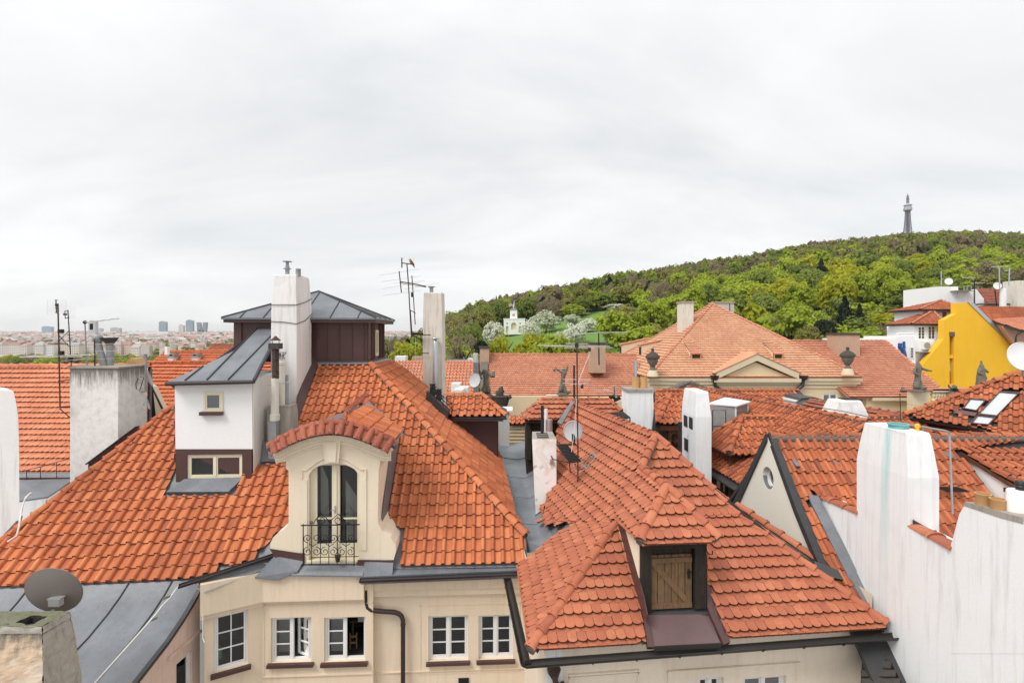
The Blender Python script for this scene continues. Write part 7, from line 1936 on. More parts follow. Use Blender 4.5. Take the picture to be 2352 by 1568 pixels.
A_, B_=V((30.5, wY2, wz2)), WZ(2112, 912, wz2);B_=V((B_.x+.6, wY2, wz2));C_=V((W(2034, 784, rY2).x, rY2, rz2));D_=V((W(1800, 784, rY2).x, rY2, rz2));A2_=V((29.0, wY2, wz2))
PV=frame3(A_, B_, C_)
E_=PV.hit(2156, 889)
mb=MB();mb.prism([p-PV.n*.05 for p in(A2_, B_, E_, C_, D_)], -PV.n*.1);mb.prism([D_, C_, C_+V((6, 8, -4)), D_+V((0, 8, -4))], -UP*.1);mb.prism([E_, C_, C_+V((6, 6, -4.5))], -UP*.1);rV=mb.build('wing_roof', M['tile_wing'], HI)
tile_face(PV, [PV.to2(p)for p in(A2_, B_, E_, C_, D_)], M['tile_wing'], rV, L=.33)
ridge_line(D_+UP*.06, C_+UP*.06, rV, M['tile_wing'], .13, .5, UP, single=False);ridge_line(E_+UP*.06, C_+UP*.06, rV, M['tile_wing'], .13, .5, UP, single=False)
MB().cube(30.7, B_.x-.2, wY2+.35, 60, -20, wz2-.05).build('wing_wall', M['pal'], HI)
mb=MB();mb.cube(31.0, B_.x+.1, wY2-.02, wY2+.33, wz2-.30, wz2-.04);mb.build('wing_cornice', M['pal_trim'], HI)
for u0, u1, v0, v1, Y in((1923, 1952, 769, 815, 49.5), ):
 xx0, xx1=W(u0, 800, Y).x, W(1975, 800, Y).x;z1=W(u0, v0, Y).z
 c=MB().cube(xx0, xx1, Y, Y+1.6, -6, z1).build('chimney', M['brick'], HI)
 MB().cube(xx0-.08, xx1+.08, Y-.08, Y+1.68, z1+.003, z1+.2).build('chimney_cap', M['stone_black'], c)
MB().prism([PV.hit(2064, 899), PV.hit(2068, 890), PV.hit(2100, 893), PV.hit(2120, 899)], V((0, -.3, .1))).build('roof_hatch', M['brown_light'], HI)
GV=thing('garden_wall', 'cream balustraded attic wall with statues below the yellow house', 'wall', W(2170, 960, 42))
Yv=42.0
MB().cube(W(2096, 940, Yv).x, W(2320, 940, Yv).x, Yv, Yv+.6, -20, W(0, 930, Yv).z).build('wall', M['pal'], GV)
balusters(2140, 2172, 899, 928, Yv+.1, 5, GV)
mb=MB();mb.cube(W(2096, 910, Yv).x, W(2136, 910, Yv).x, Yv-.02, Yv+.6, W(0, 930.5, Yv).z, W(0, 898, Yv).z);mb.cube(W(2176, 910, Yv).x, W(2320, 910, Yv).x, Yv-.02, Yv+.6, W(0, 930.5, Yv).z, W(0, 897, Yv).z);mb.build('pier', M['pal_trim'], GV)
MB().cube(W(2092, 910, Yv).x, W(2325, 910, Yv).x, Yv-.15, Yv+.7, W(0, 896.5, Yv).z, W(0, 892, Yv).z).build('coping', M['tile_wing'], GV)
# ---- urns
def urn(u, v0, v1, Y, label):
 b=W(u, v1, Y);h=W(u, v0, Y).z-b.z
 o=thing('stone_urn', label, 'urn', b)
 MB().lathe([(.62*h/3, 0), (.55*h/3, h*.1), (.40*h/3, h*.22)], b, 12).build('pedestal', M['pal_trim'], o, smooth=30)
 MB().lathe([(.35*h/3, h*.22), (.35*h/3, h*.26), (.2*h/3, h*.32), (.3*h/3, h*.38), (.55*h/3, h*.50), (.58*h/3, h*.60), (.72*h/3, h*.64), (.70*h/3, h*.67)], b, 14).build('bowl', M['stone'], o, smooth=40)
 MB().lathe([(.80*h/3, h*.67), (.76*h/3, h*.71), (.5*h/3, h*.80), (.2*h/3, h*.86), (.12*h/3, h*.90), (.2*h/3, h*.94), (.12*h/3, h*.98), (.02, h)], b, 14).build('lid', M['stone_black'], o, smooth=40)
urn(1499, 799, 864, 44.5, 'lidded stone urn on the pavilion cornice behind the clay pot chimney')
urn(1947, 796, 860, 44.5, 'lidded stone urn on the pavilion cornice beside the brick chimney')
# ---- statues: one continuous body grown around a skeleton
def statue(name, label, u, v0, v1, Y, joints, edges, mat, cat='statue', base=True, noise_s=.05, lumps=()):
 b=W(u, v1, Y);h=W(u, v0, Y).z-b.z
 o=thing(name, label, cat, b)
 if base:MB().lathe([(.20*h, 0), (.21*h, .03*h), (.17*h, .05*h), (.17*h, .09*h)], b, 8).build('plinth', mat, o)
 me=bpy.data.meshes.new('figure')
 me.from_pydata([(x*h, y*h, z*h)for x, y, z, r in joints], edges, [])
 ob=bpy.data.objects.new('figure', me);COL.objects.link(ob);me.materials.append(mat)
 place(ob, o, b)
 sk=ob.modifiers.new('skin', 'SKIN');sk.use_smooth_shade=True
 for sv, j in zip(me.skin_vertices[0].data, joints):sv.radius=(j[3]*h, j[3]*h*.85)
 me.skin_vertices[0].data[0].use_root=True
 ss=ob.modifiers.new('subd', 'SUBSURF');ss.levels=ss.render_levels=2
 tx=bpy.data.textures.new('folds', 'CLOUDS');tx.noise_scale=.10*h;tx.noise_depth=2
 dm=ob.modifiers.new('folds', 'DISPLACE');dm.texture=tx;dm.strength=noise_s*h;dm.texture_coords='LOCAL'
 return o
ST_E=[(0, 1), (1, 2), (2, 3), (3, 4), (0, 5), (5, 6), (0, 7), (7, 8), (3, 9), (9, 10), (10, 11), (3, 12), (12, 13), (13, 14)]
def body(lean=0, la=((-.12, 0, .74), (-.17, -.05, .62), (-.08, -.12, .56)), ra=((.12, 0, .74), (.17, -.05, .62), (.10, -.12, .54)), robe=1.0, hx=0, sc=1):
 return[(0, 0, .46, .105), (lean*.3, 0, .58, .09), (lean*.6, 0, .70, .105), (lean*.8, 0, .80, .05), (lean+hx, -.02, .90, .062), (-.06, -.01, .25, .10*robe), (-.07, -.03, .07, .13*robe), (.06, .01, .25, .095*robe), (.08, -.02, .07, .12*robe), *[(x+lean*.7, y, z, r)for(x, y, z), r in zip(la, (.055, .042, .035))], *[(x+lean*.7, y, z, r)for(x, y, z), r in zip(ra, (.055, .042, .035))]]
j=body(-.03, ra=((.12, 0, .72), (.20, -.08, .62), (.26, -.10, .66)), robe=1.25);j+=[(.24, -.08, .72, .055), (.25, -.08, .82, .04), (.22, -.12, .60, .06), (.30, -.08, .64, .06)]
statue('stone_statue', 'dark stone statue of a robed figure carrying a child on the garden wall pier', 1116, 838, 909, 42.8, j, ST_E+[(14, 15), (15, 16), (14, 17), (14, 18)], M['stone'])
j=body(.05, la=((-.10, 0, .80), (-.20, -.03, .86), (-.28, -.04, .92)), ra=((.10, 0, .80), (.12, 0, .90), (.14, 0, .99)), robe=1.0, hx=-.03);j+=[(.20, 0, .10, .09), (.30, 0, .06, .06), (-.31, -.04, .86, .05), (-.24, -.04, .80, .04)]
statue('stone_statue', 'dark stone statue with both arms thrown up on the garden wall', 1292, 840, 906, 42.6, j, ST_E+[(8, 15), (15, 16), (11, 17), (17, 18)], M['stone'])
j=body(.02, ra=((.12, 0, .76), (.26, -.04, .70), (.40, -.06, .68)), robe=1.05);j+=[(.16, -.04, .14, .09), (.24, -.06, .10, .09), (0, 0, .98, .03), (.02, 0, 1.0, .02)]
statue('stone_statue', 'dark stone statue pointing with one arm in front of the yellow gable', 2108, 829, 899, 41.8, j, ST_E+[(8, 15), (15, 16), (4, 17), (17, 18)], M['stone'])
j=[(0, 0, .25, .20), (.02, 0, .48, .19), (-.02, 0, .68, .13), (-.04, -.02, .80, .08), (-.02, -.04, .90, .10), (-.22, 0, .15, .16), (-.30, -.1, .08, .12), (.25, 0, .20, .18), (.5, 0, .1, .16), (-.20, -.02, .66, .08), (-.34, -.05, .74, .06), (-.42, -.05, .92, .05), (.14, 0, .62, .09), (.25, -.05, .50, .08), (.3, -.08, .38, .07)]
statue('stone_statue', 'crouching dark stone cherub raising one arm between two standing statues', 2192, 879, 916, 41.5, j, ST_E, M['stone'], base=False)
j=body(0, robe=1.35, la=((-.10, -.03, .74), (-.16, -.08, .60), (-.06, -.14, .55)), ra=((.12, -.02, .74), (.17, -.08, .62), (.12, -.12, .70)));j[1]=(0, 0, .58, .14);j[2]=(0, 0, .70, .13);j+=[(0, 0, .97, .045), (.01, 0, 1.06, .02)]
statue('stone_statue', 'heavy robed dark stone statue with a pointed hat in front of the yellow wall', 2254, 832, 893, 41.8, j, ST_E+[(4, 15), (15, 16)], M['stone'])
b=W(1150, 938, 33);o=thing('stone_vase', 'blackened baroque stone vase with flame top beside the brown dormer', 'vase', b)
MB().lathe([(.34, -.6), (.34, -.1), (.26, 0), (.30, .15), (.38, .45), (.46, .72), (.50, .80), (.44, .84)], b, 14).build('body', M['stone_black'], o, smooth=50)
for s_ in(-1, 1):MB().tube([b+V((s_*.44, 0, .35)), b+V((s_*.34, 0, .15)), b+V((s_*.46, 0, .62)), b+V((s_*.62, 0, .74)), b+V((s_*.58, 0, .90))], [.05, .08, .10, .13, .06], 8).build('handle', M['stone_black'], o, smooth=60)
MB().tube([b+V((0, 0, .8)), b+V((-.1, 0, 1.0)), b+V((.05, 0, 1.15)), b+V((.02, 0, 1.32)), b+V((.12, 0, 1.42))], [.24, .27, .22, .14, .04], 8).build('flame', M['stone_black'], o, smooth=60)
gch=thing('chimney', 'grey rendered chimney with zinc cap behind the brown dormer', 'chimney', W(1155, 1020, 23))
MB().cube(W(1142, 960, 23).x, W(1170, 960, 23).x, 23, 24, -8, W(0, 945, 23).z).build('stack', M['grey_render'], gch)
MB().cube(W(1140, 960, 23).x-.05, W(1172, 960, 23).x+.1, 22.9, 24.1, W(0, 945, 23).z+.003, W(0, 943, 23).z+.03).build('cap', M['dish_white'], gch)
cw_=thing('court_wall', 'cream court wall under a short run of orange roman tiles in the gap', 'wall', W(1190, 1000, 28))
CW=roof_frame(W(1185, 973, 28), (1, 0, 0), .5, (0, 1, 0))
MB().cube(W(1165, 980, 28).x, W(1215, 980, 28).x, 28.3, 29, -12, W(0, 974, 28).z).build('wall', M['pal'], cw_)
for i in range(5):z=W(0, 984+i*8, 28.2).z;MB().cube(W(1165, 980, 28).x, W(1215, 980, 28).x, 28.18, 28.29, z, z+.08).build('moulding', M['pal_trim'], cw_)
mb=MB();mb.prism(CW.poly3([(1166, 974), (1214, 974), (1212, 957), (1166, 957)], -.03), -CW.n*.05);cwo=mb.build('coping', M['wood_dark'], cw_)
t=Tiler(40);t.lay(CW, [(CW.poly2([(1166, 974), (1214, 974), (1212, 957), (1166, 957)]), [])], 'roman', .25, .34, M['tile_a'], cwo, b0=CW.h2(1180, 974)[1]);t.finish()
HS=thing('court_house', 'small roofs with dark red roman tiles and a flat terrace behind the beige chimney', 'house', W(1000, 900, 38))
SR=roof_frame(W(1000, 930, 36), (1, 0, 0), .8, (0, 1, 0))
mb=MB();sp_=[(880, 950), (1090, 950), (1090, 829), (905, 829)]
mb.prism(SR.poly3(sp_, -.04), -SR.n*.1);so=mb.build('roof', M['lead_dark'], HS)
t=Tiler(0);t.lay(SR, [(SR.poly2(sp_), [])], 'roman', .25, .34, M['tile_wing'], so, h=.07);t.finish(rest='tile_field')
p=SR.hit(1090, 829)
MB().prism([W(1024, 838, 40), W(1096, 838, 40), W(1096, 830, 40), W(1024, 830, 40)], V((0, 2.5, 0))).build('terrace_edge', M['lead'], HS)
MB().cube(W(1087, 900, 35).x, W(1097, 900, 35).x, 35, 36, -9, W(0, 832, 35).z).build('rain_shaft', M['lead'], HS)
MB().cube(W(1086, 820, 40).x, W(1096, 820, 40).x, 40, 41, -4, W(0, 812, 40).z).build('chimney', M['grey_render'], HS)
MB().cube(W(907, 820, 41).x, W(931, 820, 41).x, 41, 42, -4, W(0, 818, 41).z).build('chimney', M['white'], HS)
MB().cube(W(946, 820, 41).x, W(970, 820, 41).x, 41, 42, -4, W(0, 819, 41).z).build('chimney', M['brick'], HS)
for i, (u, v0, v1)in enumerate(((1046, 881, 903), (1064, 890, 905), (1053, 895, 908))):MB().cube(W(u-10, 890, 30-i).x, W(u+10, 890, 30-i).x, 30-i, 31-i, -6, W(0, v0, 30-i).z).build('wall_stub', M['white_soot'], HS)
MB().tube([W(1024, 826, 41), W(1084, 826, 41)], .03, 5).tube([W(1040, 826, 41), W(1040, 836, 41)], .03, 5).tube([W(1066, 826, 41), W(1066, 836, 41)], .03, 5).build('terrace_rail', M['steel_dull'], HS)
d=thing('satellite_dish', 'grey satellite dish against the dark red tiles left of the statue with child', 'satellite dish', W(1090, 880, 34))
mb, *_=dish_mb(W(1090, 873, 34), (-.5, -1, .25), .42, .46, .08);mb.build('reflector', M['dish'], d, smooth=60);MB().tube([W(1090, 873, 34.1), W(1096, 890, 34.6)], .03, 6).build('arm', M['iron'], d)
d=thing('satellite_dish', 'tiny white satellite dish on the flat terrace behind the statues', 'satellite dish', W(1078, 832, 41))
mb, *_=dish_mb(W(1079, 829, 41), (-.3, -1, .5), .30, .30, .08);mb.build('reflector', M['dish_white'], d, smooth=60)
# ======== yellow gable house and white villa
HY=thing('yellow_house', 'bright yellow gable wall with recessed vertical shaft and roman tile roof', 'house', V((58, 62, -20)))
Yy=60.0;FY=Fr((0, Yy, 0), (1, 0, 0), UP);q3=lambda pts:[FY.hit(*p)for p in pts]
yp=[(2197, 696), (2222, 694.5), (2290, 762), (2345, 815), (2440, 880), (2440, 960), (2100, 960), (2100, 860), (2118, 839), (2168, 778), (2168, 735), (2197, 720)]
sh=[(2181, 770), (2191, 770), (2191, 882), (2181, 882)]
mb=MB();wall(mb, FY, [FY.to2(p)for p in q3(yp)], [[FY.to2(p)for p in q3(sh)]], 1.2)
pts=q3(yp);mb.add(pts+[p+V((0, .8, 0))for p in pts], [(i, (i+1)%12, (i+1)%12+12, i+12)for i in range(12)]);mb.build('gable_wall', M['yellow'], HY)
MB().poly([FY.hit(*p)+V((0, 1.2, 0))for p in sh]).build('shaft_back', M['yellow'], HY)
mb=MB();a, b=FY.hit(2181, 823), FY.hit(2191, 815);mb.cube(a.x+.01, b.x-.01, Yy+.1, Yy+.7, a.z, b.z);mb.build('shaft_beam', M['yellow'], HY)
a, b=FY.hit(2181, 772), FY.hit(2191.5, 762);MB().cube(a.x-.05, b.x+.05, Yy-.05, Yy+.6, a.z, b.z).build('shaft_cap', M['brown_light'], HY)
a, b=FY.hit(2192, 846), FY.hit(2195, 835);MB().cube(a.x-.3, a.x-.02, Yy+.5, Yy+.55, a.z-.4, b.z+.4).build('shaft_window', M['white_paint'], HY)
mb=MB()
for p, q in(((2222, 694.5), (2290, 762)), ((2290, 762), (2345, 815)), ((2345, 815), (2440, 880))):
 A, B=FY.hit(*p), FY.hit(*q);mb.prism([A+V((0, -.1, .02)), A+V((.55, -.1, .02)), B+V((.55, -.1, .02)), B+V((0, -.1, .02))], V((0, .5, -.05)))
mb.build('verge_flashing', M['steel'], HY)
A, B=FY.hit(2226, 696), FY.hit(2345, 814);Yr=frame3(A, B, V((W(2352, 702, 66).x, 66, W(0, 704, 66).z)))
mb=MB();yr=[(2228, 698), (2238, 703.5), (2460, 706), (2460, 900), (2345, 813)]
mb.prism(Yr.poly3(yr, -.04), -Yr.n*.1);yo=mb.build('roof', M['lead_dark'], HY)
t=Tiler(0);t.lay(Yr, [(Yr.poly2(yr), [])], 'roman', .3, .42, M['tile_d'], yo, h=.09, seg=4);t.finish(rest='tile_field')
mb=MB();mb.prism([W(2282, 742, 60.2), W(2300, 748, 59), W(2352, 752, 58.5), W(2420, 756, 58), W(2420, 830, 58), W(2330, 792, 59)], V((1.5, 3, 0)));mb.build('dormer', flat('pink_render', (.62, .38, .28), .9), HY)
DYr=frame3(W(2278, 740, 60.2), W(2340, 760, 57.5), W(2352, 728, 62))
mb=MB();dy=[(2276, 740), (2345, 762), (2460, 762), (2460, 728), (2290, 736)];mb.prism(DYr.poly3(dy, .2), -DYr.n*.25);dyo=mb.build('dormer_roof', M['lead_dark'], HY)
t=Tiler(0);t.lay(DYr, [(DYr.poly2(dy), [])], 'roman', .3, .42, M['tile_wing'], dyo, h=.08, seg=4, lift=.22);t.finish(rest='tile_field')
MB().tube([W(2346, 763, 57.3), W(2336, 768, 57.4), W(2333, 775, 57.4), W(2333, 792, 57.4)], .10, 6).build('downpipe', M['gutter'], HY)
HV=thing('white_villa', 'white villa with two pyramid red roofs and six pane windows beside the yellow gable', 'house', V((52, 62, -20)))
Yv2=62.0;FV=Fr((0, Yv2, 0), (1, 0, 0), UP)
def pyramid(u0, v0, ua, va, u1, v1, Y, dep, mat, nm):
 a, b=W(u0, v0, Y), W(u1, v1, Y);b.z=a.z;ap_=W(ua, va, Y+dep/2)
 c, d=b+V((0, dep, 0)), a+V((0, dep, 0))
 mb=MB()
 for q in((a, b, ap_), (b, c, ap_), (c, d, ap_), (d, a, ap_)):mb.add([p-UP*.05 for p in q], [(0, 1, 2)])
 mb.prism([a-UP*.06, b-UP*.06, c-UP*.06, d-UP*.06], -UP*.15)
 o=mb.build(nm, M['lead_dark'], HV)
 for q in((a, b, ap_), (d, a, ap_)):
  f=frame3(*q);t=Tiler(0);t.lay(f, [([f.to2(p)for p in q], [])], 'roman', .28, .4, M['tile_d'], o, h=.08, seg=4, b0=f.to2(a)[1]);t.finish(rest='tile_field')
 for p in(a, b):ridge_line(p+UP*.08, ap_+UP*.08, o, M['tile_wing'], .14, .5, UP, single=False)
 return a, b
ra=pyramid(2112, 711, 2162, 690, 2215, 710, 64, 5.5, None, 'roof')
rb=pyramid(2094, 744, 2143, 714, 2172, 743, 62, 4.6, None, 'roof')
wins=[rect_from(FV, 2109, 750, 2125, 779), rect_from(FV, 2132, 748.5, 2148.5, 779), rect_from(FV, 2160.5, 755, 2176, 778)]
xa, xb=W(2099, 750, Yv2).x+.0, W(2170, 750, Yv2).x
Fv3=Fr((0, Yv2+.5, 0), (1, 0, 0), UP)
wins=[rect_from(Fv3, *q)for q in((2109, 750, 2125, 779), (2132, 748.5, 2148.5, 779), (2160.5, 755, 2176, 778))]
mb=MB();wall(mb, Fv3, [(Fv3.hit(2099, 750).x, -20), (Fv3.hit(2180, 750).x, -20), (Fv3.hit(2180, 750).x, rb[0].z-.1), (Fv3.hit(2099, 750).x, rb[0].z-.1)], [[(r[0], r[1]), (r[2], r[1]), (r[2], r[3]), (r[0], r[3])]for r in wins], .12)
mb.add([V((Fv3.hit(2099, 750).x, Yv2+.5, -20)), V((Fv3.hit(2099, 750).x, Yv2+5, -20)), V((Fv3.hit(2099, 750).x, Yv2+5, rb[0].z-.1)), V((Fv3.hit(2099, 750).x, Yv2+.5, rb[0].z-.1))], [(0, 3, 2, 1)])
mb.build('wall', M['white_clean'], HV)
for r in wins:window(HV, Fv3, *r, c=-.03, leaves=2, rows=4, fw=.07, room=.5, room_mat=flat('reddish_room', (.16, .06, .045), .9), bars=.05)
MB().cube(W(2117, 720, 64.4).x, W(2200, 720, 64.4).x, 64.4, 69, -20, ra[0].z-.2).build('upper_wall', M['white_clean'], HV)
MB().cube(W(2166, 720, 64.3).x, W(2174, 720, 64.3).x, 64.3, 64.39, W(0, 740, 64.3).z, W(0, 717, 64.3).z).build('red_shutter', M['red_paint'], HV)
MB().cube(W(2052, 800, 61).x, W(2168, 800, 61).x, 61.2, 66, -20, W(0, 781, 61.2).z).build('terrace_wall', M['white_clean'], HV)
MB().cube(W(2058, 800, 60.5).x, W(2101, 800, 60.5).x, 60.4, 66.1, -20, W(0, 772, 60.4).z).build('terrace_wall', M['white_clean'], HV)
MB().cube(W(1975, 790, 59).x, W(2062, 790, 59).x, 59, 66.2, -20, W(0, 778, 59).z).build('terrace_wall', M['white_clean'], HV)
FT=Fr((0, 60.39, 0), (1, 0, 0), UP);r=rect_from(FT, 2089, 797, 2099, 823)
window(HV, FT, *r, c=.06, leaves=1, rows=4, cols=1, fw=.07, room=0, bars=.05);MB().box(FT.at(r[0], r[1], .005), V((r[2]-r[0], 0, 0)), UP*(r[3]-r[1]), V((0, -.005, 0))).build('opening', M['room_grey'], HV)
MB().tube([W(2060, 766, 60.6), W(2099, 766, 60.6)], .12, 6).build('parapet_pipe', M['dish_white'], HV)
ac=thing('air_conditioner', 'white air conditioner unit mounted on the villa wall', 'air conditioner', W(2135, 805, 61))
p=W(2120, 802, 60.9);MB().box(p, V((1.6, 0, 0)), V((0, .3, 0)), UP*.95).build('casing', M['dish_white'], ac)
MB().tube([p+V((.5, -.01, .47)), p+V((.5, -.06, .47))], .36, 14).build('fan_grille', M['steel_dull'], ac)
MB().box(p+V((-1.0, -.6, -.35)), V((3.6, 0, 0)), V((0, .9, 0)), UP*.08).build('canopy', M['steel_dull'], ac)
bd=thing('duct', 'bright blue bent ventilation duct against the white villa', 'duct', W(2078, 830, 59.9))
MB().tube([W(2067, 788, 59.9), W(2067, 797, 59.9), W(2074, 803, 59.9), W(2077, 815, 59.9), W(2078, 830, 59.9)], .24, 10).build('pipe', M['blue'], bd, smooth=50)
MB().tube([W(2076, 784, 59.9), W(2077, 800, 59.9)], .14, 8).build('cap', M['blue'], bd)
HT=thing('white_block_house', 'white rooftop block with dishes and brown tile roof behind the yellow gable', 'house', V((62, 70, -20)))
MB().cube(W(2154, 680, 68).x, W(2201, 680, 68).x, 68, 74, -20, W(0, 658, 68).z).build('stack_block', M['white_clean'], HT)
MB().cube(W(2201, 680, 67.8).x, W(2242, 680, 67.8).x, 67.8, 74.1, -20, W(0, 667, 67.8).z).build('stack_block', M['white_dirty'], HT)
MB().cube(W(2197, 668, 67).x, W(2238, 668, 67).x, 67, 69, W(0, 668, 67).z, W(0, 666.4, 67).z).build('ledge', M['concrete_old'], HT)
TR=frame3(W(2243, 664, 72), W(2268, 697, 68.5), W(2340, 664, 72))
mb=MB();tr=[(2243, 664), (2340, 664), (2345, 697), (2268, 697)];mb.prism(TR.poly3(tr, -.04), -TR.n*.1);to=mb.build('roof', M['tile_old'], HT)
t=Tiler(0);t.single_layer=True;t.lay(TR, [(TR.poly2(tr), [])], 'plain', .25, .42, M['tile_old'], to, seg=3);t.finish(rest='tile_field')
MB().cube(W(2240, 690, 70).x, W(2345, 690, 70).x, 70, 75, -20, W(0, 698, 70).z).build('wall', M['white'], HT)
mb=MB();mb.prism([W(2232, 667, 69.5), W(2243, 664, 69.5), W(2270, 699, 69.5), W(2232, 705, 69.5)], V((0, .5, 0)));mb.build('gable', M['white'], HT)
MB().tube([W(2228, 701, 67), W(2250, 698.5, 67), W(2290, 698, 67), W(2342, 699, 67)], .1, 6).build('gutter', M['gutter'], HT)
MB().cube(W(2337, 680, 66).x, W(2400, 680, 66).x, 66, 68, -20, W(0, 644, 66).z).build('chimney', M['beige_old'], HT)
MB().tube([W(2303, 712, 66), W(2305, 662, 66)], .35, 10).build('flue_pipe', M['white'], HT)
for u, v, lab in((2179, 646, 'white satellite dish on the white rooftop block, beside the short pole'), (2291, 664-8, 'white satellite dish on the brown ridge of the rooftop block'), (2154+5, 702, 'white satellite dish over the upper pyramid roof of the villa')):
 d=thing('satellite_dish', lab, 'satellite dish', W(u, v+8, 66));mb, *_=dish_mb(W(u, v, 66), (-.5, -1, .3), .42, .46, .08);mb.build('reflector', M['dish_white'], d, smooth=60);MB().tube([W(u+2, v-6, 66.1), W(u+2, v+9, 66.1)], .04, 6).build('mast', M['steel_dull'], d)
for pts, lab, rods in(([(2162, 657), (2162, 623)], 'short white mast on the corner of the white rooftop block', ()), ([(2296, 664), (2295, 614)], 'rooftop antenna mast with one long crossbar above the brown ridge', ((2277, 2318, 613), )), ([(2317, 655), (2319, 614)], 'rooftop antenna mast with a stub crossbar near the beige chimney', ((2307, 2320, 622), )), ([(2238, 708), (2238, 643)], 'thin dark antenna mast before the brown tiled rooftop', ((2210, 2238, 638), (2230, 2262, 651))), ([(2290, 708), (2285, 665)], 'leaning thin antenna pole in front of the brown rooftop', ())):
 a=thing('antenna', lab, 'antenna', W(*pts[0], 65));MB().tube([W(*p, 65)for p in pts], .07, 6).build('mast', M['steel']if 'white' in lab or 'crossbar' in lab else M['iron'], a)
 for r in rods:MB().tube([W(r[0], r[2], 65), W(r[1], r[2]-1, 65)], .035, 5).build('rod', M['alu'], a)
for u0, u1, v0, v1 in((2214, 2229, 655, 666), ):
 fr_=thing('roof_frame', 'grey steel frame on the white rooftop block', 'frame', W(2222, 666, 67));MB().tube([W(2214, 666, 67), W(2214, 658, 67), W(2231, 656, 67), W(2231, 666, 67)], .06, 5).tube([W(2222, 666, 67), W(2222, 660, 67)], .06, 5).build('frame', M['steel_dull'], fr_)
# ======== antennas and dish in the middle
ant=thing('antenna', 'tall rusty double mast antenna bracketed to the beige chimney with a kestrel on top', 'antenna', W(945, 775, 22.3))
Ya=22.3
MB().tube([W(934.6, 606, Ya), W(938, 650, Ya), W(945, 775, Ya)], .025, 8).build('mast', M['rust_iron'], ant)
MB().tube([W(946, 633, Ya), W(948, 660, Ya), W(953.7, 745, Ya)], .021, 8).build('mast', M['rust_iron'], ant)
MB().tube([W(923, 592, Ya), W(923, 615, Ya)], .026, 6).tube([W(923, 604, Ya), W(952, 607.5, Ya)], .022, 6).build('dipole', M['iron'], ant)
MB().tube([W(916.8, 623, Ya), W(922, 672, Ya)], .024, 6).tube([W(920, 647, Ya), W(952, 652, Ya), W(979, 658, Ya)], .024, 6).tube([W(921, 650.5, Ya), W(978, 659.5, Ya)], .012, 5).build('boom', M['rust_iron'], ant)
for a, b in(((872, 632.4), (963, 617.7)), ((875, 647), (966, 634)), ((877, 663.5), (968, 647.5)), ((879, 678.7), (966, 667)), ((903, 651), (976, 645)), ((930, 664), (1008, 650))):
 MB().tube([W(*a, Ya), W(*b, Ya+.3)], .007, 5).build('element', M['alu'], ant)
MB().box(W(944, 682, Ya-.05), V((.1, 0, 0)), V((0, .06, 0)), UP*.2).build('dipole_box', M['iron'], ant)
MB().tube([W(943, 712, Ya), W(955, 720, Ya)], .016, 6).tube([W(948, 766, Ya), W(972, 767, Ya)], .05, 6).tube([W(948, 770, Ya), W(972, 782, Ya)], .022, 6).tube([W(943, 713, Ya-.1), W(947, 772, Ya-.1)], .014, 5).build('bracket', M['iron'], ant)
MB().tube([W(953, 745, Ya), W(955, 790, Ya), W(953, 840, Ya)], .008, 5).build('cable', M['wire'], ant)
bp=W(944.5, 606.5, Ya)
bird=thing('bird', 'small brown kestrel perched on the top crossbar of the antenna', 'bird', bp)
fe, ft_=flat('brown_feathers', (.30, .15, .075), .8, 0, .3, 30), flat('grey_brown_tail', (.14, .10, .08), .8)
mb=MB();mb.tube([bp+V((.10, .02, -.10)), bp+V((.055, .01, -.0)), bp+V((.01, 0, .07)), bp+V((-.02, -.01, .13)), bp+V((-.035, -.01, .17)), bp+V((-.045, -.01, .205)), bp+V((-.05, -.015, .23))], [.012, .035, .062, .066, .048, .045, .02], 10);mb.build('body', fe, bird, smooth=80)
MB().tube([bp+V((.03, .03, .12)), bp+V((.08, .03, .03)), bp+V((.13, .025, -.08))], [.03, .032, .006], 6).build('wing', ft_, bird, smooth=80)
MB().tube([bp+V((.06, .0, .0)), bp+V((.15, .02, -.16))], [.028, .018], 6).build('tail', ft_, bird, smooth=80)
MB().tube([bp+V((-.085, -.02, .198)), bp+V((-.112, -.025, .18))], [.014, .002], 6).build('beak', M['black'], bird)
m2=thing('antenna', 'dark antenna mast planted in the plain tile roof with aluminium yagi rods on top', 'antenna', PLu.hit(1327, 1118))
Ym=PLu.hit(1327, 1118).y
Q=lambda u, v:W(u, v, Ym)
MB().tube([Q(1325, 787), Q(1326, 900), Q(1327.5, 1050)], .021, 8).tube([Q(1327.5, 1050), Q(1327, 1122)], .018, 8).build('mast', M['rust_iron'], m2)
for a, b in(((1233, 793), (1322, 794)), ((1296, 799.5), (1368, 800)), ((1298, 796), (1410, 799)), ((1300, 789), (1352, 790)), ((1326, 794), (1404, 796)), ((1250, 795), (1330, 796.5))):
 MB().tube([Q(*a), Q(*b)+V((0, .2, 0))], .010, 5).build('element', M['alu'], m2)
MB().box(Q(1321, 797), V((.09, -.05, 0)), V((0, .1, 0)), UP*.1).box(Q(1351, 807), V((.07, -.03, 0)), V((0, .06, 0)), UP*.1).build('clamp', M['black'], m2)
for a, b in(((1293, 871), (1357, 871.5)), ((1293, 880), (1363, 884)), ((1330, 886), (1350, 878))):
 MB().tube([Q(*a), Q(*b)], .010, 5).build('element', M['alu'], m2)
MB().box(Q(1334, 891), V((.07, -.02, 0)), V((0, .05, 0)), UP*.11).build('junction_box', M['black'], m2)
MB().tube([Q(1354, 812), Q(1345, 835), Q(1335, 860), Q(1328, 880), Q(1324, 925), Q(1318, 1000), Q(1312, 1040), Q(1320, 1078), Q(1329, 1085), Q(1340, 1078)], .008, 5).build('cable', M['wire'], m2)
m3=thing('antenna', 'rusty pole standing beside the dark mast in front of the palace wing', 'antenna', W(1318.5, 912, 20.5))
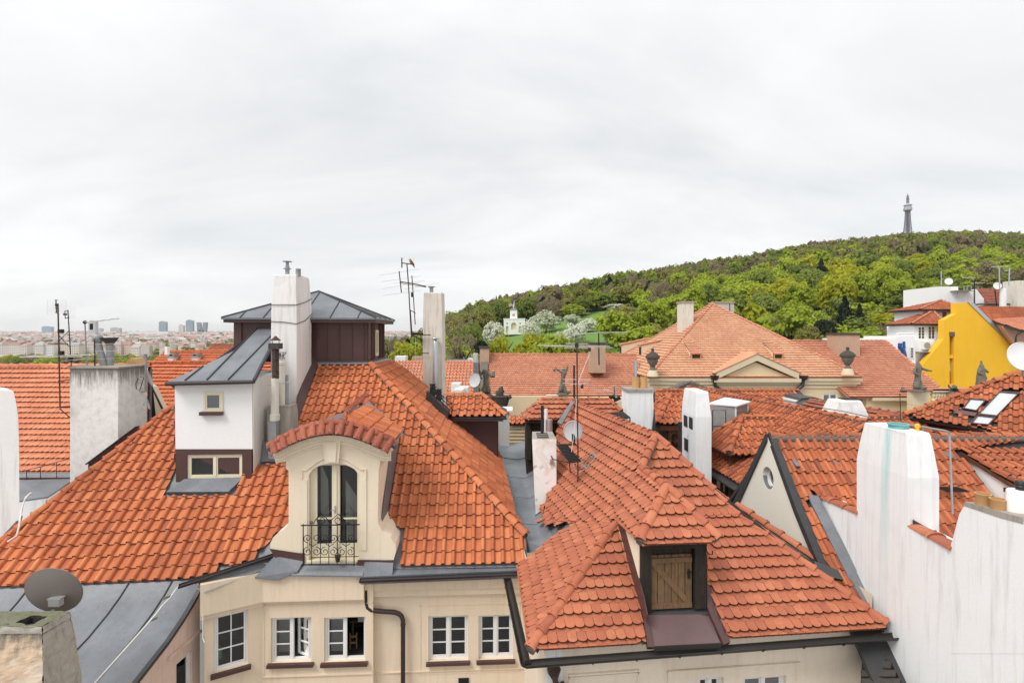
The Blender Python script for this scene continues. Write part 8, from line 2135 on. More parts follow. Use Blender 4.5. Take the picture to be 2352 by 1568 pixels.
MB().tube([W(1318.5, 838, 20.5), W(1319, 925, 20.5)], .045, 8).build('mast', M['rust_iron'], m3)
m4=thing('antenna', 'slim antenna mast with one long horizontal rod at the palace brick chimney', 'antenna', W(1376, 838, 46))
MB().tube([W(1376, 838, 46), W(1375, 764, 46)], .06, 6).build('mast', M['iron'], m4);MB().tube([W(1307, 769, 46), W(1376, 764, 46), W(1441, 763, 46)], .045, 5).build('rod', M['alu'], m4)
m5=thing('antenna', 'aluminium grid antenna cluster near the white clay pot chimney', 'antenna', W(1412, 920, 19.5))
MB().tube([W(1412, 950, 19.5), W(1411, 888, 19.5)], .025, 6).build('mast', M['rust_iron'], m5)
for i in range(7):MB().tube([W(1405+i*1.8, 886, 19.4), W(1405+i*1.8, 916, 19.4)], .005, 4).build('grid_wire', M['alu'], m5)
MB().tube([W(1360, 894, 19.4), W(1408, 898, 19.4)], .012, 5).tube([W(1360, 896, 19.4), W(1408, 900, 19.4)], .012, 5).build('boom', M['alu'], m5)
MB().tube([W(1400, 914, 19.3), W(1408, 910, 19.3), W(1414, 918, 19.3), W(1424, 912, 19.3)], .08, 6).build('coil', M['iron'], m5)
for v in(924, 928):MB().tube([W(1407, v, 19.4), W(1428, v+1, 19.4)], .012, 5).build('rod', M['alu'], m5)
d=thing('satellite_dish', 'light grey satellite dish on a rusty arm bolted to the stained valley chimney', 'satellite dish', W(1316, 1020, 14.3))
mb, x_, y_, am_=dish_mb(W(1316, 990, 14.3), (-.25, -1, .12), .255, .285, .06, 30);mb.build('reflector', M['dish'], d, smooth=60)
MB().tube([W(1279, 1021, 14.9), W(1322, 1020, 14.3)], .03, 8).tube([W(1319, 1022, 14.2), W(1319, 1000, 14.2)], .022, 8).build('arm', M['rust_iron'], d)
MB().box(W(1314, 1013, 14.15), V((.07, 0, 0)), V((0, .08, 0)), UP*.19).build('mount', M['black'], d)
"""roof lights and thin wires of the palace side"""
lw=thing('lightning_rod', 'thin lightning rod rising from the brown mortared ridge', 'lightning rod', W(2069, 960, 17))
MB().tube([W(2069, 966, 17), W(2067, 903, 17)], .014, 5).build('rod', M['rust_iron'], lw)
# ======== ground, wooded hill, city
def interp(x, xs, ys):return float(np.interp(x, xs, ys))
RU=[800, 880, 960, 1020, 1060, 1120, 1180, 1260, 1330, 1400, 1500, 1600, 1700, 1800, 1900, 2000, 2100, 2200, 2352, 2800]
RV=[812, 800, 774, 744, 713, 693, 684, 664, 647, 634, 620, 603, 592, 570, 557, 545, 538, 532, 538, 560]
def hill_pt(u, t):
 Yr=interp(u, [800, 880, 1183, 1900, 2800], [200, 260, 420, 570, 620]);Y0=interp(u, [800, 1000, 1150], [150, 110, 95])
 zr=(CY-interp(u, RU, RV))/F*Yr-12.5;z0=-17.0
 Y=Y0+(Yr-Y0)*t
 z=z0+(zr-z0)*(max(t, 0)**.88 if t<=1 else 1-(t-1)*1.2)
 return V(((u-CX)/F*Y, Y, z))
us=list(range(790, 2860, 30));ts=[i/24 for i in range(-1, 34)]
def sheet_grid(name, us, ts, fn, mat, kind='structure', lift=0):
 mb=MB();n=len(ts);mb.add([fn(u, t)+UP*lift for u in us for t in ts], [(i*n+j, i*n+j+1, (i+1)*n+j+1, (i+1)*n+j)[::-1]for i in range(len(us)-1)for j in range(n-1)])
 return mb.build(name, mat, None, smooth=80, kind=kind)
sheet_grid('hill', us, ts, hill_pt, M['soil'])
def in_meadow(u, t):return 1095<u<1470 and .20+max(0, 1130-u)*.002<t<.42-max(0, u-1380)*.0006+(.04 if u>1230 else 0)
sheet_grid('meadow', list(range(1090, 1480, 12)), [.12+.02*i for i in range(20)], hill_pt, M['grass'], lift=.4)
GY=[3, 20, 60, 120, 250, 500, 800, 1200, 2000, 3000, 4200, 6000, 15000];GZ=[-20, -20, -20, -24, -34, -40, -41, -38, -26, -11, 0, 8, 30]
def ground_z(Y):return interp(Y, GY, GZ)
gp=lambda u, Y:V(((u-CX)/F*Y, Y, ground_z(Y)))
mb=MB();gu=list(range(-2400, 4800, 400));gys=[-60, -20]+GY;n=len(gys)
mb.add([(gp(u, Y)if Y>0 else V(((u-CX)/F*200, Y, -20)))for u in gu for Y in gys], [(i*n+j, (i+1)*n+j, (i+1)*n+j+1, i*n+j+1)for i in range(len(gu)-1)for j in range(n-1)])
mb.build('ground', M['street'], None, kind='structure')
# ---- tree kinds
LM={k:leaf_mat('leaves_'+k, c)for k, c in{'bright':[(.27, .33, .028), (.36, .43, .04), (.46, .53, .06)], 'green':[(.15, .20, .035), (.22, .27, .05), (.28, .34, .07)], 'olive':[(.23, .22, .055), (.29, .275, .075), (.35, .33, .095)], 'brown':[(.21, .165, .095), (.27, .215, .13), (.32, .265, .165)], 'yellow':[(.33, .34, .018), (.43, .43, .03), (.50, .49, .045)], 'white':[(.48, .52, .34), (.74, .75, .62), (.84, .84, .76)], 'pink':[(.34, .29, .24), (.48, .42, .36), (.40, .36, .26)], 'dark':[(.02, .033, .02), (.035, .05, .03), (.06, .075, .04)]}.items()}
def crown_mesh(seed, nc=26, nl=15, leaf=.17, kind='round', up=.35):
 """unit crown: radius 1, height 1, made of leaf clumps; returns vertex array of quads"""
 g=np.random.RandomState(seed);out=[]
 for _ in range(nc):
  if kind=='cone':
   z=g.rand()**1.4;r=(1-z)*.95*g.uniform(.55, 1);a=g.rand()*6.283;c=np.array([r*math.cos(a), r*math.sin(a), z]);cr=.20*(1.15-z)
  else:
   d=g.normal(size=3);d/=np.linalg.norm(d);r=g.uniform(.45, .80)if kind=='round' else g.uniform(.3, .85)
   c=np.array([d[0]*r, d[1]*r, .52+d[2]*.40*(r/.8)]);cr=g.uniform(.20, .34)
  n=g.normal(size=(nl, 3));n/=np.linalg.norm(n, axis=1)[:, None]
  if kind!='cone':n[:, 2]=np.abs(n[:, 2])*.9+n[:, 2]*.1
  p=c+n*cr*np.array([1, 1, .62])*g.uniform(.7, 1.05, (nl, 1))
  nn=n*.9+g.normal(size=(nl, 3))*.26+np.array([0, 0, up]);nn/=np.linalg.norm(nn, axis=1)[:, None]
  t1=np.cross(nn, g.normal(size=(nl, 3)));t1/=np.linalg.norm(t1, axis=1)[:, None];t2=np.cross(nn, t1)
  s=leaf*g.uniform(.55, 1.15, (nl, 1));zs=np.array([1, 1, .7])
  out.append(np.stack([p+(-t1*s-t2*s*.7)*zs, p+(t1*s-t2*s*.7)*zs, p+(t1*s*.8+t2*s*.7)*zs, p+(-t1*s*.8+t2*s*.7)*zs], 1))
 v=np.concatenate(out).reshape(-1, 3);v[:, 2]-=np.percentile(v[:, 2], 1);v[:, 2]/=np.percentile(v[:, 2], 99.5);v[:, :2]/=np.percentile(np.hypot(v[:, 0], v[:, 1]), 97)
 return v
def quads_mesh(name, vs, mats, mi=None):
 me=bpy.data.meshes.new(name);n=len(vs)//4
 me.vertices.add(len(vs));me.vertices.foreach_set('co', vs.astype(np.float32).ravel())
 me.loops.add(n*4);me.loops.foreach_set('vertex_index', np.arange(n*4, dtype=np.int32))
 me.polygons.add(n);me.polygons.foreach_set('loop_start', np.arange(0, n*4, 4, dtype=np.int32))
 for m in mats:me.materials.append(m)
 if mi is not None:me.polygons.foreach_set('material_index', mi.astype(np.int32))
 me.update();me.validate();return me
CR={'round':[crown_mesh(i, 60, 34, .062)for i in range(4)], 'fine':[crown_mesh(10+i, 50, 34, .06, 'loose')for i in range(3)], 'cone':[crown_mesh(20+i, 90, 14, .11, 'cone', .5)for i in range(2)], 'twig':[crown_mesh(30+i, 50, 26, .04, 'loose', 0)for i in range(2)], 'low':[crown_mesh(40+i, 26, 17, .115)for i in range(4)]}
CME={}
tk=MB();tk.tube([(0, 0, 0), (.02, .01, .4), (-.01, .02, .8)], [.055, .04, .02], 6)
for a in range(5):tk.tube([(0, 0, .3+.07*a), (.25*math.cos(a*2.2), .25*math.sin(a*2.2), .55+.06*a), (.42*math.cos(a*2.2), .42*math.sin(a*2.2), .72+.05*a)], [.026, .016, .006], 5)
tr_me=bpy.data.meshes.new('trunk');tr_me.from_pydata(tk.v, [], tk.f);tr_me.materials.append(M['bark'])
WORD={'bright':'fresh bright green', 'green':'mid green', 'olive':'olive green', 'brown':'bare brown twigged', 'yellow':'yellow green', 'white':'white blossoming', 'pink':'pale pinkish budding', 'dark':'dark evergreen'}
NT={}
def tree(base, h, r, kind, where, shape=None, group='trees on the wooded hill', unique=None):
 shape=shape or{'white':'round', 'pink':'fine', 'brown':'twig', 'dark':'cone'}.get(kind, 'round')
 i=rnd.randrange(len(CR[shape]));key=(shape, i, kind)
 if key not in CME:CME[key]=quads_mesh('crown', CR[shape][i], [LM[kind]])
 lab=unique or f'{WORD[kind]} tree {where}'
 o=thing('conifer_tree' if shape=='cone' else 'tree', lab, 'tree', base, group)
 t=bpy.data.objects.new('trunk', tr_me);COL.objects.link(t);t.parent=o;t.scale=(h*.55, h*.55, h)
 c=bpy.data.objects.new('crown', CME[key]);COL.objects.link(c);c.parent=o;lo=h*(.05 if shape=='cone' else .22)
 hc=h-lo if shape in('cone', 'twig', 'fine')else min(h-lo, r*1.75)
 c.location=(0, 0, h-hc);c.scale=(r, r, hc);c.rotation_euler[2]=rnd.random()*6.28
 return o
def tree_px(u, vt, t, w, kind, where='', shape=None, **k):
 p=hill_pt(u, t);h=max(3.5, (CY-vt)/F*p.y-p.z);return tree(p, h, w/2*p.y/F*1.08, kind, where, shape, **k)
MARK=[(1075, 'above the dark red court roof'), (1140, 'left of the white pavilion'), (1230, 'behind the white pavilion'), (1300, 'right of the white pavilion'), (1370, 'above the orchard hedge'), (1420, 'above the wing chimney of brick'), (1490, 'around the cream hillside villa'), (1560, 'left of the tall palace chimney'), (1620, 'above the palace roof peak'), (1690, 'above the laddered palace chimney'), (1760, 'above the diagonal stone wall'), (1830, 'above the round separate crown'), (1900, 'left of the tallest spruce'), (1960, 'above the tallest spruce'), (2030, 'right of the spruces'), (2080, 'left below the lookout tower'), (2130, 'right below the lookout tower'), (2190, 'above the white villa'), (2260, 'above the yellow gable'), (9999, 'above the frame edge chimney')]
def zone(u, t):
 b=['at the slope foot', 'low down', 'below mid slope', 'above mid slope', 'high up', 'on the crest'][min(5, int(t*6))]
 return b+' '+[n for k, n in MARK if u<k][0]
special=[(1057, 768, .04, 80, 'brown', 'just behind the dark red court roof, widest of the bare ones', None), (1106, 782, .03, 34, 'dark', 'rounded, behind the brick wing chimney', 'round'), (1144, 764, .05, 60, 'yellow', 'wispy, left of the great yellow domes', 'fine'), (1226, 768, .06, 95, 'yellow', 'broad dome below the white pavilion', None), (1268, 770, .05, 105, 'bright', 'broad dome behind the palace wing, right of the yellow dome', None), (931, 788, .05, 75, 'yellow', 'between the lantern and the beige chimney', None), (904, 772, .12, 40, 'brown', 'beside the lantern window', None), (1132, 740, .26, 48, 'white', 'left of the white pavilion', None), (1218, 736, .30, 46, 'white', 'right against the white pavilion', None), (1254, 714, .36, 66, 'white', 'tallest and pointed, right of the pavilion', None), (1314, 722, .36, 42, 'white', 'upper edge of the meadow below the lime green crown', None), (1322, 744, .22, 52, 'white', 'in the middle of the meadow', None), (1396, 725, .32, 46, 'white', 'beside the brown shrub in the orchard', None), (1409, 697, .46, 50, 'white', 'high in the orchard near the cream villa', None), (1407, 760, .18, 44, 'white', 'lowest in the orchard above the antenna rod', None), (1463, 728, .25, 44, 'white', 'against the palace hip, round', None), (1480, 736, .22, 40, 'white', 'partly behind the palace hip', None), (1352, 731, .28, 44, 'white', 'loose and leaning in the orchard', None), (1284, 762, .2, 28, 'white', 'small bush under the tall pointed one', None), (1362, 694, .5, 60, 'pink', 'in the hedge at the top of the meadow, left one', None), (1390, 700, .48, 52, 'pink', 'in the hedge at the top of the meadow, right one', None), (1330, 712, .46, 44, 'pink', 'low end of the meadow hedge', None), (1314, 698, .44, 52, 'bright', 'lime crown above the meadow hedge', None), (1453, 708, .36, 54, 'olive', 'golden brown shrub in the orchard', None), (1453, 678, .46, 44, 'bright', 'in front of the cream villa', None), (1500, 676, .44, 56, 'brown', 'tall spreading, right of the cream villa', None), (1518, 690, .38, 44, 'bright', 'narrow, left of the pavilion roof chimney', None), (1697, 668, .36, 58, 'bright', 'single crown beside the roof chimney with a ladder', None), (1738, 693, .26, 36, 'white', 'upright, above the stone wall', None), (1776, 722, .14, 66, 'pink', 'wide bush at the foot of the stone wall', None), (1818, 702, .12, 54, 'bright', 'round and separate, in front of the dark gap', None), (1877, 717, .12, 38, 'white', 'between the round crown and the tall conifer', None), (1940, 680, .10, 54, 'dark', 'tallest spruce above the brick chimney', None), (1974, 698, .10, 40, 'dark', 'second spruce, right of the tallest', None), (1896, 734, .06, 46, 'dark', 'low dark mound left of the tallest spruce', 'round'), (1858, 748, .05, 50, 'olive', 'russet shrub behind the palace wing ridge', None), (2010, 712, .12, 40, 'brown', 'between the spruces and the white villa', None), (2040, 742, .05, 44, 'brown', 'low scrub beside the villa terrace', None)]
for u, v, w in((1730, 654, 60), (1771, 656, 62), (1818, 650, 70), (1867, 658, 66), (1916, 658, 60), (1962, 651, 64), (1785, 675, 74), (1840, 670, 74), (1900, 684, 60), (1748, 676, 52), (2048, 641, 62), (2027, 668, 50), (2066, 680, 52), (2097, 682, 54), (2126, 688, 50), (1936, 636, 80), (1990, 668, 56), (2010, 690, 46)):
 special.append((u, v, .30 if v<665 else .20, w, 'bright', None, None))
for s in special:tree_px(s[0], s[1], s[2], s[3], s[4], s[5]or('in the upper bright belt ' if s[1]<665 else 'in the lower bright belt ')+[n for k, n in MARK if s[0]<k][0], s[6])
for u, v, t in((1238, 664, 1), (1248, 668, .98), (1148, 682, 1), (1140, 684, 1), (1160, 690, .96), (1352, 690, .6), (1330, 700, .56)):tree_px(u, v-4, t, 12, 'dark', 'pointed, on the low end of the hill crest' if t>.9 else 'in the shade above the pale hedge', 'cone')
# ---- the rest of the wood
wood=[];Yw=100
cand=[]
for row in range(60):
 t=.03+row*.0167
 u=860+rnd.random()*20
 while u<2420:
  p=hill_pt(u, t);du=rnd.uniform(9.0, 13.5)/p.y*F
  uu=u+rnd.uniform(-.3, .3)*du;tt=t+rnd.uniform(-.012, .012)
  u+=du
  if in_meadow(uu, tt)or(1150<uu<1470 and .10<tt<.24 and rnd.random()<.8)or(1140<uu<1230 and tt<.52)or(t<.55 and row%2):continue
  if tt>1.02:continue
  ks=['olive', 'olive', 'green', 'brown', 'bright', 'green', 'brown']if tt>.45 else['green', 'bright', 'olive', 'brown', 'bright']
  if tt<.4 and 1690<uu<2150:ks=['bright', 'bright', 'yellow', 'green']
  if rnd.random()<.02:ks=['dark']
  cand.append((uu, tt, rnd.choice((rnd.uniform(9, 13), rnd.uniform(11, 16)))*(1 if tt>.15 else .75), rnd.uniform(4.6, 8.2), rnd.choice(ks)))
def vis_top(c):p=hill_pt(c[0], c[1]);return CY-(p.z+c[2])/p.y*F
vis=sorted([c for c in cand if 1030<c[0]<2350 and vis_top(c)<(800 if c[0]<1400 else 775 if c[0]>1980 else 700 if 1480<c[0]<1750 else 770)], key=lambda c:hill_pt(c[0], c[1]).y)
ind=set(vis[:170])
for c in cand:
 if c in ind:tree(hill_pt(c[0], c[1]), c[2], c[3], c[4], zone(c[0], c[1]))
 else:wood.append(c)
order=list(LM);vs_, mi_=[], []
for c in wood:
 p=hill_pt(c[0], c[1]);a=rnd.random()*6.28;ca, sa=math.cos(a), math.sin(a)
 v=CR['cone' if c[4]=='dark' else 'low'][rnd.randrange(2)];q=np.empty_like(v)
 q[:, 0]=(v[:, 0]*ca-v[:, 1]*sa)*c[3]+p.x;q[:, 1]=(v[:, 0]*sa+v[:, 1]*ca)*c[3]+p.y;hc=min(c[2], c[3]*1.8);q[:, 2]=v[:, 2]*hc+p.z+c[2]-hc
 vs_.append(q);mi_.append(np.full(len(v)//4, order.index(c[4])))
o=bpy.data.objects.new('wood', quads_mesh('wood', np.concatenate(vs_), list(LM.values()), np.concatenate(mi_)));COL.objects.link(o)
tag(o, 'spring wood covering the far slope and crest of the hill', 'wood', kind='stuff')
# ---- white pavilion on the meadow
gy=228.0;gl=thing('pavilion', 'small white arched pavilion with square turret on the green meadow', 'pavilion', W(1185, 766, gy))
G=Fr((0, gy, 0), (1, 0, 0), UP);q=lambda u, v:G.h2(u, v)
def arch(u0, u1, vb, vt):
 a=q(u0, vb);b=q(u1, vt);r=(b[0]-a[0])/2;cx_, cz=(a[0]+b[0])/2, b[1]-r
 return[a, (b[0], a[1])]+[(cx_+r*math.cos(math.pi*i/8), cz+r*math.sin(math.pi*i/8))for i in range(9)]
def disc(u, v, r):c=q(u, v);return[(c[0]+r*math.cos(i*.628), c[1]+r*math.sin(i*.628))for i in range(10)]
mb=MB();wall(mb, G, [q(1157, 768), q(1206, 768), q(1206, 733), q(1157, 733)], [arch(1162, 1168, 765, 748.5), arch(1174, 1186, 757, 740.5), arch(1191.5, 1198, 764, 748.5), disc(1165, 742.5, .42), disc(1195, 742.5, .42)], .6)
x0, x1, z0, z1=q(1157, 768)[0], q(1206, 768)[0], q(0, 768)[1], q(0, 733)[1]
mb.cube(x0, x1, gy+.7, gy+6, z0, z1);MB().cube(x0+.05, x1-.05, gy+.6, gy+.69, z0, z1).build('arcade_back', M['pal_trim'], gl);mb.cube(q(1206, 0)[0], q(1212, 0)[0], gy+1, gy+6, z0, q(0, 738)[1]);mb.cube(x0-.2, x1+.2, gy-.15, gy+6.2, z1, q(0, 731)[1]);mb.build('wall', M['white_clean'], gl)
mb=MB();mb.cube(q(1171.5, 0)[0], q(1188, 0)[0], gy+1.2, gy+4.4, z1, q(0, 711.5)[1]);mb.build('turret', M['white_clean'], gl)
a, b=W(1170, 711.5, gy+1), W(1189.5, 711.5, gy+1);k=[a, b, b+V((0, 3.6, 0)), a+V((0, 3.6, 0))];apx=W(1180, 706, gy+2.8);mb=MB()
for i in range(4):mb.add([k[i], k[(i+1)%4], apx], [(0, 1, 2)])
mb.build('turret_roof', M['lead_light'], gl);MB().box(W(1177, 726, gy+1.15), V((1.1, 0, 0)), V((0, .1, 0)), UP*1.1).build('window', M['brick'], gl)
MB().prism([W(1178, 706, gy+2.8), W(1181, 690, gy+2.8), W(1181.5, 690, gy+2.8), W(1181, 706, gy+2.8)], V((0, .12, 0))).build('flagpole', M['dish_white'], gl)
fl=thing('flag', 'striped red and white flag with blue corner flying over the white pavilion', 'flag', W(1174, 703, gy+2.8))
fp=lambda s, t:W(1180-11*s, 694.5+3.0*s+7.2*t, gy+2.8+.25*math.sin(s*5))
for kx, (nm, rows)in enumerate((('red_stripe', range(0, 7, 2)), ('white_stripe', range(1, 7, 2)))):
 for i in rows:
  mb=MB();s0=.42 if i<4 else 0
  for j in range(5):a, b=s0+(1-s0)*j/5, s0+(1-s0)*(j+1)/5;mb.prism([fp(a, i/7), fp(b, i/7), fp(b, (i+1)/7), fp(a, (i+1)/7)], V((0, .03, 0)))
  mb.build(nm, flat('flag_'+nm, (.50, .05, .07)if not kx else(.8, .8, .8), .8), fl)
mb=MB();mb.prism([fp(0, 0), fp(.41, 0), fp(.41, 4/7), fp(0, 4/7)], V((0, .03, 0)));mb.build('canton', flat('flag_blue', (.05, .07, .28), .8), fl)
# ---- cream villa and stone wall on the slope, castle stub on the crest
def box_house(name, label, u0, u1, vb, vt, Y, wm, rm, rv, dep=8, nwin=0):
 a, b=W(u0, vb, Y), W(u1, vb, Y);h=W(u0, vt, Y).z-a.z;o=thing(name, label, 'house', a)
 MB().box(a-UP*6, b-a, V((0, dep, 0)), UP*(h+6)).build('wall', wm, o)
 r0=[a+UP*h+V((-.3, -.3, 0)), b+UP*h+V((.3, -.3, 0))];r0+=[r0[1]+V((0, dep+.6, 0)), r0[0]+V((0, dep+.6, 0))];rh=W(u0, rv, Y).z-W(u0, vt, Y).z;iw=min(dep*.5, (b.x-a.x)*.3)
 t0, t1=r0[0]+V((iw, dep/2, rh)), r0[1]+V((-iw, dep/2, rh));mb=MB();mb.add(r0+[t0, t1], [(0, 1, 5, 4), (1, 2, 5), (2, 3, 4, 5), (3, 0, 4)]);mb.build('roof', rm, o)
 for i in range(nwin):x=a.x+(b.x-a.x)*(i+.5)/nwin;MB().box(V((x-.5, Y-.03, a.z+h*.35)), V((1, 0, 0)), V((0, .02, 0)), UP*h*.32).build('window', M['dark_room'], o)
 return o
yv_=hill_pt(1450, .5).y
box_house('hill_villa', 'long cream villa with brown hipped roof half hidden by spring trees', 1434, 1476, 704, 692, yv_, M['cream_d'], M['tile_old'], 685, 10, 6)
box_house('terrace_house', 'low grey terrace building left of the cream hillside villa', 1402, 1433, 706, 699, yv_+4, M['grey_render'], M['tile_old'], 697, 6, 4)
box_house('crest_ruin', 'pale stone tower stub among the trees on the low end of the crest', 1125, 1138, 706, 694, hill_pt(1130, 1).y-4, M['pal_trim'], M['pal_trim'], 692, 6, 2)
hw=thing('boundary_wall', 'pale stone wall climbing diagonally through the hillside scrub', 'wall', hill_pt(1800, .1))
pts=[hill_pt(u, t)+UP*1.0 for u, t in((1830, .02), (1790, .10), (1750, .19), (1715, .28))];mb=MB()
for a, b in zip(pts[:-1], pts[1:]):mb.prism([a-UP*3, b-UP*3, b+UP*2.6, a+UP*2.6], V((.6, .5, 0)))
mb.build('masonry', M['grey_render'], hw)
# ---- lattice lookout tower
ty=612.0;tb=W(2085, 560, ty);tow=thing('lookout_tower', 'steel lattice lookout tower standing on the wooded crest', 'tower', tb)
zt=lambda v:W(2085, v, ty).z
lev=[(560, 7.4), (545, 5.6), (536, 4.6), (520, 3.6), (505, 3.0), (490, 2.6), (484, 2.5)];m_=M['steel_tower']=flat('tower_steel', (.20, .20, .23), .6, .2)
ring=lambda v, r:[V((tb.x+r*math.cos(math.pi/8+i*math.pi/4), ty+r*math.sin(math.pi/8+i*math.pi/4), zt(v)))for i in range(8)]
full=[]
for(v0, r0), (v1, r1)in zip(lev[:-1], lev[1:]):
 for k in range(2):full.append((v0+(v1-v0)*k/2, r0+(r1-r0)*k/2))
full.append(lev[-1]);rs=[ring(*l)for l in full]
for i in range(8):MB().tube([r[i]for r in rs], .32, 5).build('leg', m_, tow)
mb=MB()
for ra, rb in zip(rs[:-1], rs[1:]):
 for i in range(8):j=(i+1)%8;mb.tube([ra[i], rb[j]], .16, 4, caps=False).tube([ra[j], rb[i]], .16, 4, caps=False).tube([ra[i], ra[j]], .16, 4, caps=False)
mb.build('lattice', m_, tow, kind='stuff')
c=V((tb.x, ty, 0));MB().lathe([(1.5, zt(560)), (1.3, zt(484))], c, 8).build('stair_core', m_, tow)
pl=flat('tower_panel', (.42, .42, .44), .6)
MB().lathe([(3.4, zt(485)), (4.4, zt(483)), (4.4, zt(477.5)), (3.6, zt(477)), (3.5, zt(473)), (4.6, zt(472)), (3.2, zt(469.5)), (1.0, zt(467))], c, 16).build('gallery', pl, tow);MB().lathe([(7.2, zt(541)), (7.4, zt(539)), (7.2, zt(538))], c, 8).build('platform', pl, tow)
MB().lathe([(1.5, zt(468)), (1.2, zt(458)), (1.6, zt(457)), (1.0, zt(453)), (1.1, zt(452)), (.4, zt(447)), (.1, zt(444))], c, 8).build('spire', m_, tow)
for v in(463, 459, 455, 451):MB().tube([c+V((-1.9, 0, zt(v))), c+V((1.9, 0, zt(v)))], .35, 5).build('aerial', m_, tow)
# ======== distant city
def vary(name, cols, rough=.85):
 m, t, b=new_mat(name);r=rand01(t);t.links.new(ramp(t, r, [(i/(len(cols)-1), c)for i, c in enumerate(cols)]), b.inputs['Base Color']);b.inputs['Roughness'].default_value=rough;return m
cwall=vary('city_wall', [(.72, .66, .56), (.78, .74, .68), (.70, .58, .42), (.80, .78, .75), (.66, .52, .44), (.74, .70, .60)]);croof=vary('city_roof', [(.36, .17, .13), (.40, .22, .17), (.28, .18, .16), (.42, .38, .36), (.45, .27, .21), (.33, .33, .35), (.55, .53, .52), (.30, .22, .20)])
def house_meshes(seed):
 g=random.Random(seed);w, d, h, rh=g.uniform(9, 17), 11, g.uniform(13, 19), g.uniform(3, 6)
 b=MB();b.cube(-w/2, w/2, 0, d, -8, h);f=MB();i=g.choice((.0, 2.5, 4));e=.4
 f.add([(-w/2-e, -e, h), (w/2+e, -e, h), (w/2+e, d+e, h), (-w/2-e, d+e, h), (-w/2+i-e, d/2, h+rh), (w/2-i+e, d/2, h+rh)], [(0, 1, 5, 4), (1, 2, 5), (2, 3, 4, 5), (3, 0, 4)])
 if g.random()<.6:f.cube(-w*.2, -w*.2+1.2, d*.4, d*.6, h, h+rh+1.5)
 wn_=MB();n=int(w/2.6)
 for r in range(4):
  for c_ in range(n):x=-w/2+w*(c_+.5)/n;z=h-3-r*3.6;wn_.box((x-.55, -.05, z), (1.1, 0, 0), (0, .03, 0), (0, 0, 2.0))
 res=[]
 for nm, m_b, mat in(('wall', b, cwall), ('roof', f, croof), ('window', wn_, M['room_grey'])):
  me=bpy.data.meshes.new(nm);me.from_pydata(m_b.v, [], m_b.f);me.materials.append(mat);res.append((nm, me))
 return res, w
HMS=[house_meshes(s)for s in range(9)]
adj={0:'hipped', 1:'gabled'}
def city_house(u, Y, rot=0, k=None, sc=1.0, lab=None):
 ms, w=HMS[k if k is not None else rnd.randrange(9)];p=gp(u, Y)
 o=thing('city_house', lab, 'house', p, 'houses of the distant city');o.rotation_euler[2]=rot;o.scale=(sc, )*3
 for nm, me in ms:
  c_=bpy.data.objects.new(nm, me);COL.objects.link(c_);c_.parent=o
  if nm=='window':c_['kind']='stuff'
 return w
u=-20;k=0
while u<330:
 ms, w=HMS[k%9];u+=w/2/880*F;city_house(u, 880+rnd.uniform(-12, 12), 0, k%9, 1.15, 'tall plastered front row town house beyond the river trees, '+('left of the tallest antenna' if u<115 else 'between the antennas and the flues' if u<215 else 'right of the flues'));u+=w*.65/880*F;k+=1
CROW='second third fourth fifth sixth seventh eighth ninth tenth eleventh'.split();CZ=['near the frame edge', 'behind the tallest antenna', 'behind the metal flues', 'behind the junction box', 'before the skyscrapers', 'beside the lantern']
rowsY=[930, 960, 1000, 1050, 1110, 1180, 1260, 1350, 1460, 1600]
for Y in rowsY:
 u=-30+rnd.random()*10
 while u<560:
  if rnd.random()<.72 and len([1 for _ in range(1)]):city_house(u, Y+rnd.uniform(-15, 15), rnd.uniform(-.5, .5), None, rnd.uniform(.75, 1.1), f'small city house, {CROW[rowsY.index(Y)]} row back, {CZ[min(5, int((u + 40) / 100))]}')
  u+=rnd.uniform(14, 24)/Y*F*(1.6 if Y<1300 else 2.2)
mbw, n_=MB(), 0
for _ in range(1500):
 u=rnd.choice((rnd.uniform(-60, 560), rnd.uniform(-60, 560), rnd.uniform(840, 1040)));Y=rnd.uniform(1500, 4600)if u<600 else rnd.uniform(2600, 4800)
 p=gp(u, Y);w, h=rnd.uniform(12, 40), rnd.uniform(8, 15);mbw.mat(0).box(p-UP*6, V((w, rnd.uniform(-4, 4), 0)), V((0, 14, 0)), UP*(6+h))
 mbw.mat(1).prism([p+V((-1, -1, h)), p+V((w+1, -1, h)), p+V((w-3, 7, h+5)), p+V((3, 7, h+5))], V((0, .5, -.2)))
cv=[];
for _ in range(420):
 u=rnd.uniform(-60, 560);Y=rnd.choice((rnd.uniform(940, 1500), rnd.uniform(1500, 3600)));p=gp(u, Y);v=CR['low'][_%4];s_=rnd.uniform(6, 14);cv.append(v*np.array([s_, s_, rnd.uniform(9, 17)])+np.array([p.x, p.y-8, p.z+1]))
o=bpy.data.objects.new('city_greenery', quads_mesh('city_greenery', np.concatenate(cv), [LM['green'], LM['olive']], np.random.RandomState(3).randint(0, 2, sum(len(v)for v in cv)//4)));COL.objects.link(o);tag(o, kind='stuff')
mbw.build('far_city', [cwall, croof], None, kind='stuff', label='countless tiny far city houses merging below the skyline', cat='city')
glassy=flat('blue_tower_glass', (.24, .36, .42), .35, 0, .3, .02)
